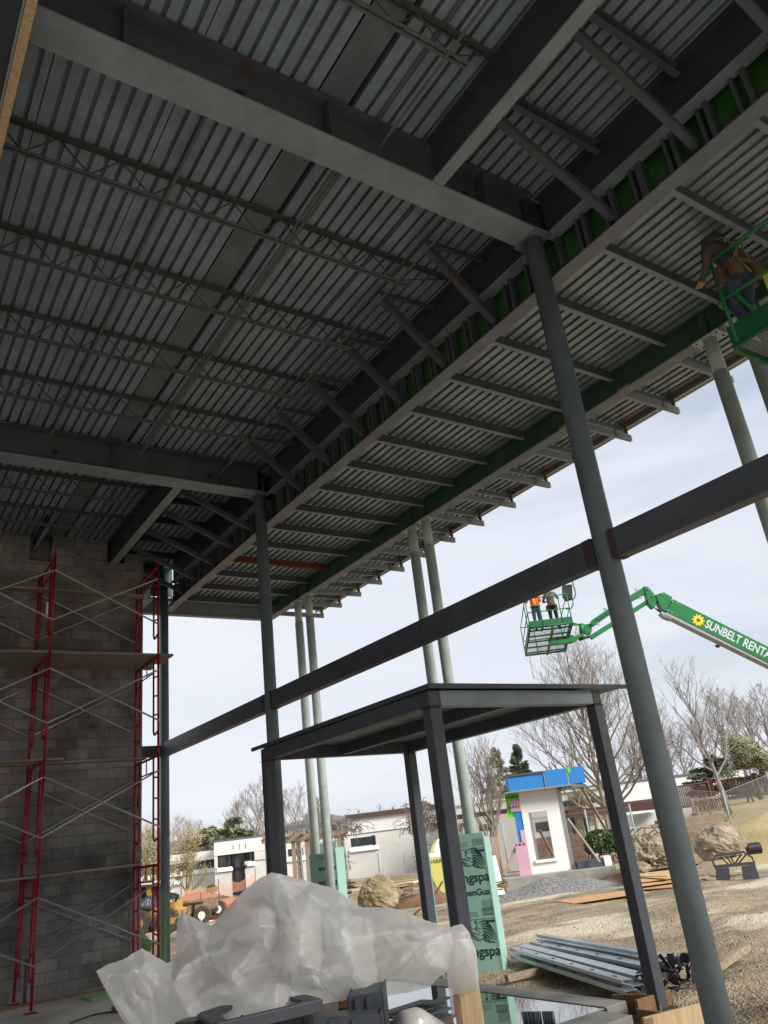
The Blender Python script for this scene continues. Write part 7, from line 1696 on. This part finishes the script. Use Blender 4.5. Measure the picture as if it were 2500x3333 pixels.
# bushy budding trees far left, behind the loader
m_bud = mat('pale_bud', '#b3a583', .9, col2='#8a7c5e', scale=2)
for k, (px, pt, d, lab) in enumerate(((455, 2690, 50, 'bushy budding tree behind the scaffold, left of the pipe column'), (510, 2705, 47, 'bushy budding tree right behind the column beside the scaffold'), (590, 2720, 54, 'low bushy budding tree just right of the column beside the scaffold'))):
    b = hb(px, 2860, d); tree(b, hz(px, pt, d, b), 60+k, lab, 'bushy budding trees on the left', twig=m_twigy, leaves=m_bud, nleaf=4500, lsize=.06, trunk_f=.12, spread=.8, lvl=5, kids=(3, 4), nl=10, stems=2, up=.95)
# distant row above the long wall
t0 = None
for k, px in enumerate((1090, 1180, 1215, 1250, 1285, 1320, 1350, 1150)):
    d = 120+3*k; b = hb(px, 2720, d); h = hz(px, (2690, 2640, 2650, 2625, 2630, 2620, 2630, 2660)[k], d, b); lab = 'small distant bare tree above the long white wall, %s counted from the left' % ordn[(0, 2, 3, 4, 5, 6, 7, 1)[k]]
    if t0 is None: t0 = tree(b, max(4, h), 140, lab, 'distant trees above the long wall', twig=m_twigp, trunk_f=.2, spread=.8, lvl=4, kids=(3, 4), nl=9, up=.9, thick=4); h0 = max(4, h)
    else: dup(t0, b, lab, rz=k, scale=h/h0)
# wooded hills
def hill(px0, px1, tops, d, mt, nm='hill'):
    import mathutils.noise as nz
    g = M(view=True); n = 80; s0, s1 = S(px0, 2700, d), S(px1, 2700, d); vs = []; m_ = 14
    for j in range(m_+1):
        for i in range(n+1):
            f = i/n; px = px0+(px1-px0)*f
            pt = None
            for (a, ya), (b_, yb) in zip(tops, tops[1:]):
                if a <= px <= b_: pt = ya+(yb-ya)*sm(0, 1, (px-a)/(b_-a))
            if pt is None: pt = tops[0][1] if px < tops[0][0] else tops[-1][1]
            zt = Z(px, pt, d); r = j/m_; dd_ = d-60+60*r*1.0+ (40 if 0 else 0)
            z = -3+(zt+3)*math.sin(r*math.pi/2)+1.1*nz.noise(Vector((f*37, r*9, 1)))*r+.9*nz.noise(Vector((f*130, r*20, 4)))*r
            vs.append((s0+(s1-s0)*f, dd_, z))
    for i in range(n+1): f = i/n; vs.append((s0+(s1-s0)*f, d+120, -3))
    fs = [(j*(n+1)+i, j*(n+1)+i+1, (j+1)*(n+1)+i+1, (j+1)*(n+1)+i) for j in range(m_+1) for i in range(n)]
    g.add(vs, fs); return tag(g.build(nm, mt, smooth=True), kind='structure')
m_hill = mat('haze_gray_wooded_hill', '#7d747a', 1, col2='#5f565c', scale=.12, amt=.7, bump=.6, bscale=.5)  # grayed hill colour stands in for distance haze, no air is built
m_hill2 = mat('near_wooded_hill', '#7b7064', 1, col2='#575046', scale=.16, amt=.8, bump=.6, bscale=.6)
hill(350, 1420, [(350, 2790), (560, 2760), (700, 2735), (830, 2725), (900, 2700), (985, 2672), (1060, 2650), (1130, 2655), (1200, 2678), (1420, 2690)], 420, m_hill)
hill(380, 900, [(380, 2800), (520, 2752), (640, 2735), (760, 2722), (900, 2735)], 190, m_hill2)
hill(1980, 2800, [(1980, 2640), (2150, 2530), (2300, 2520), (2500, 2520), (2800, 2500)], 260, m_hill2)
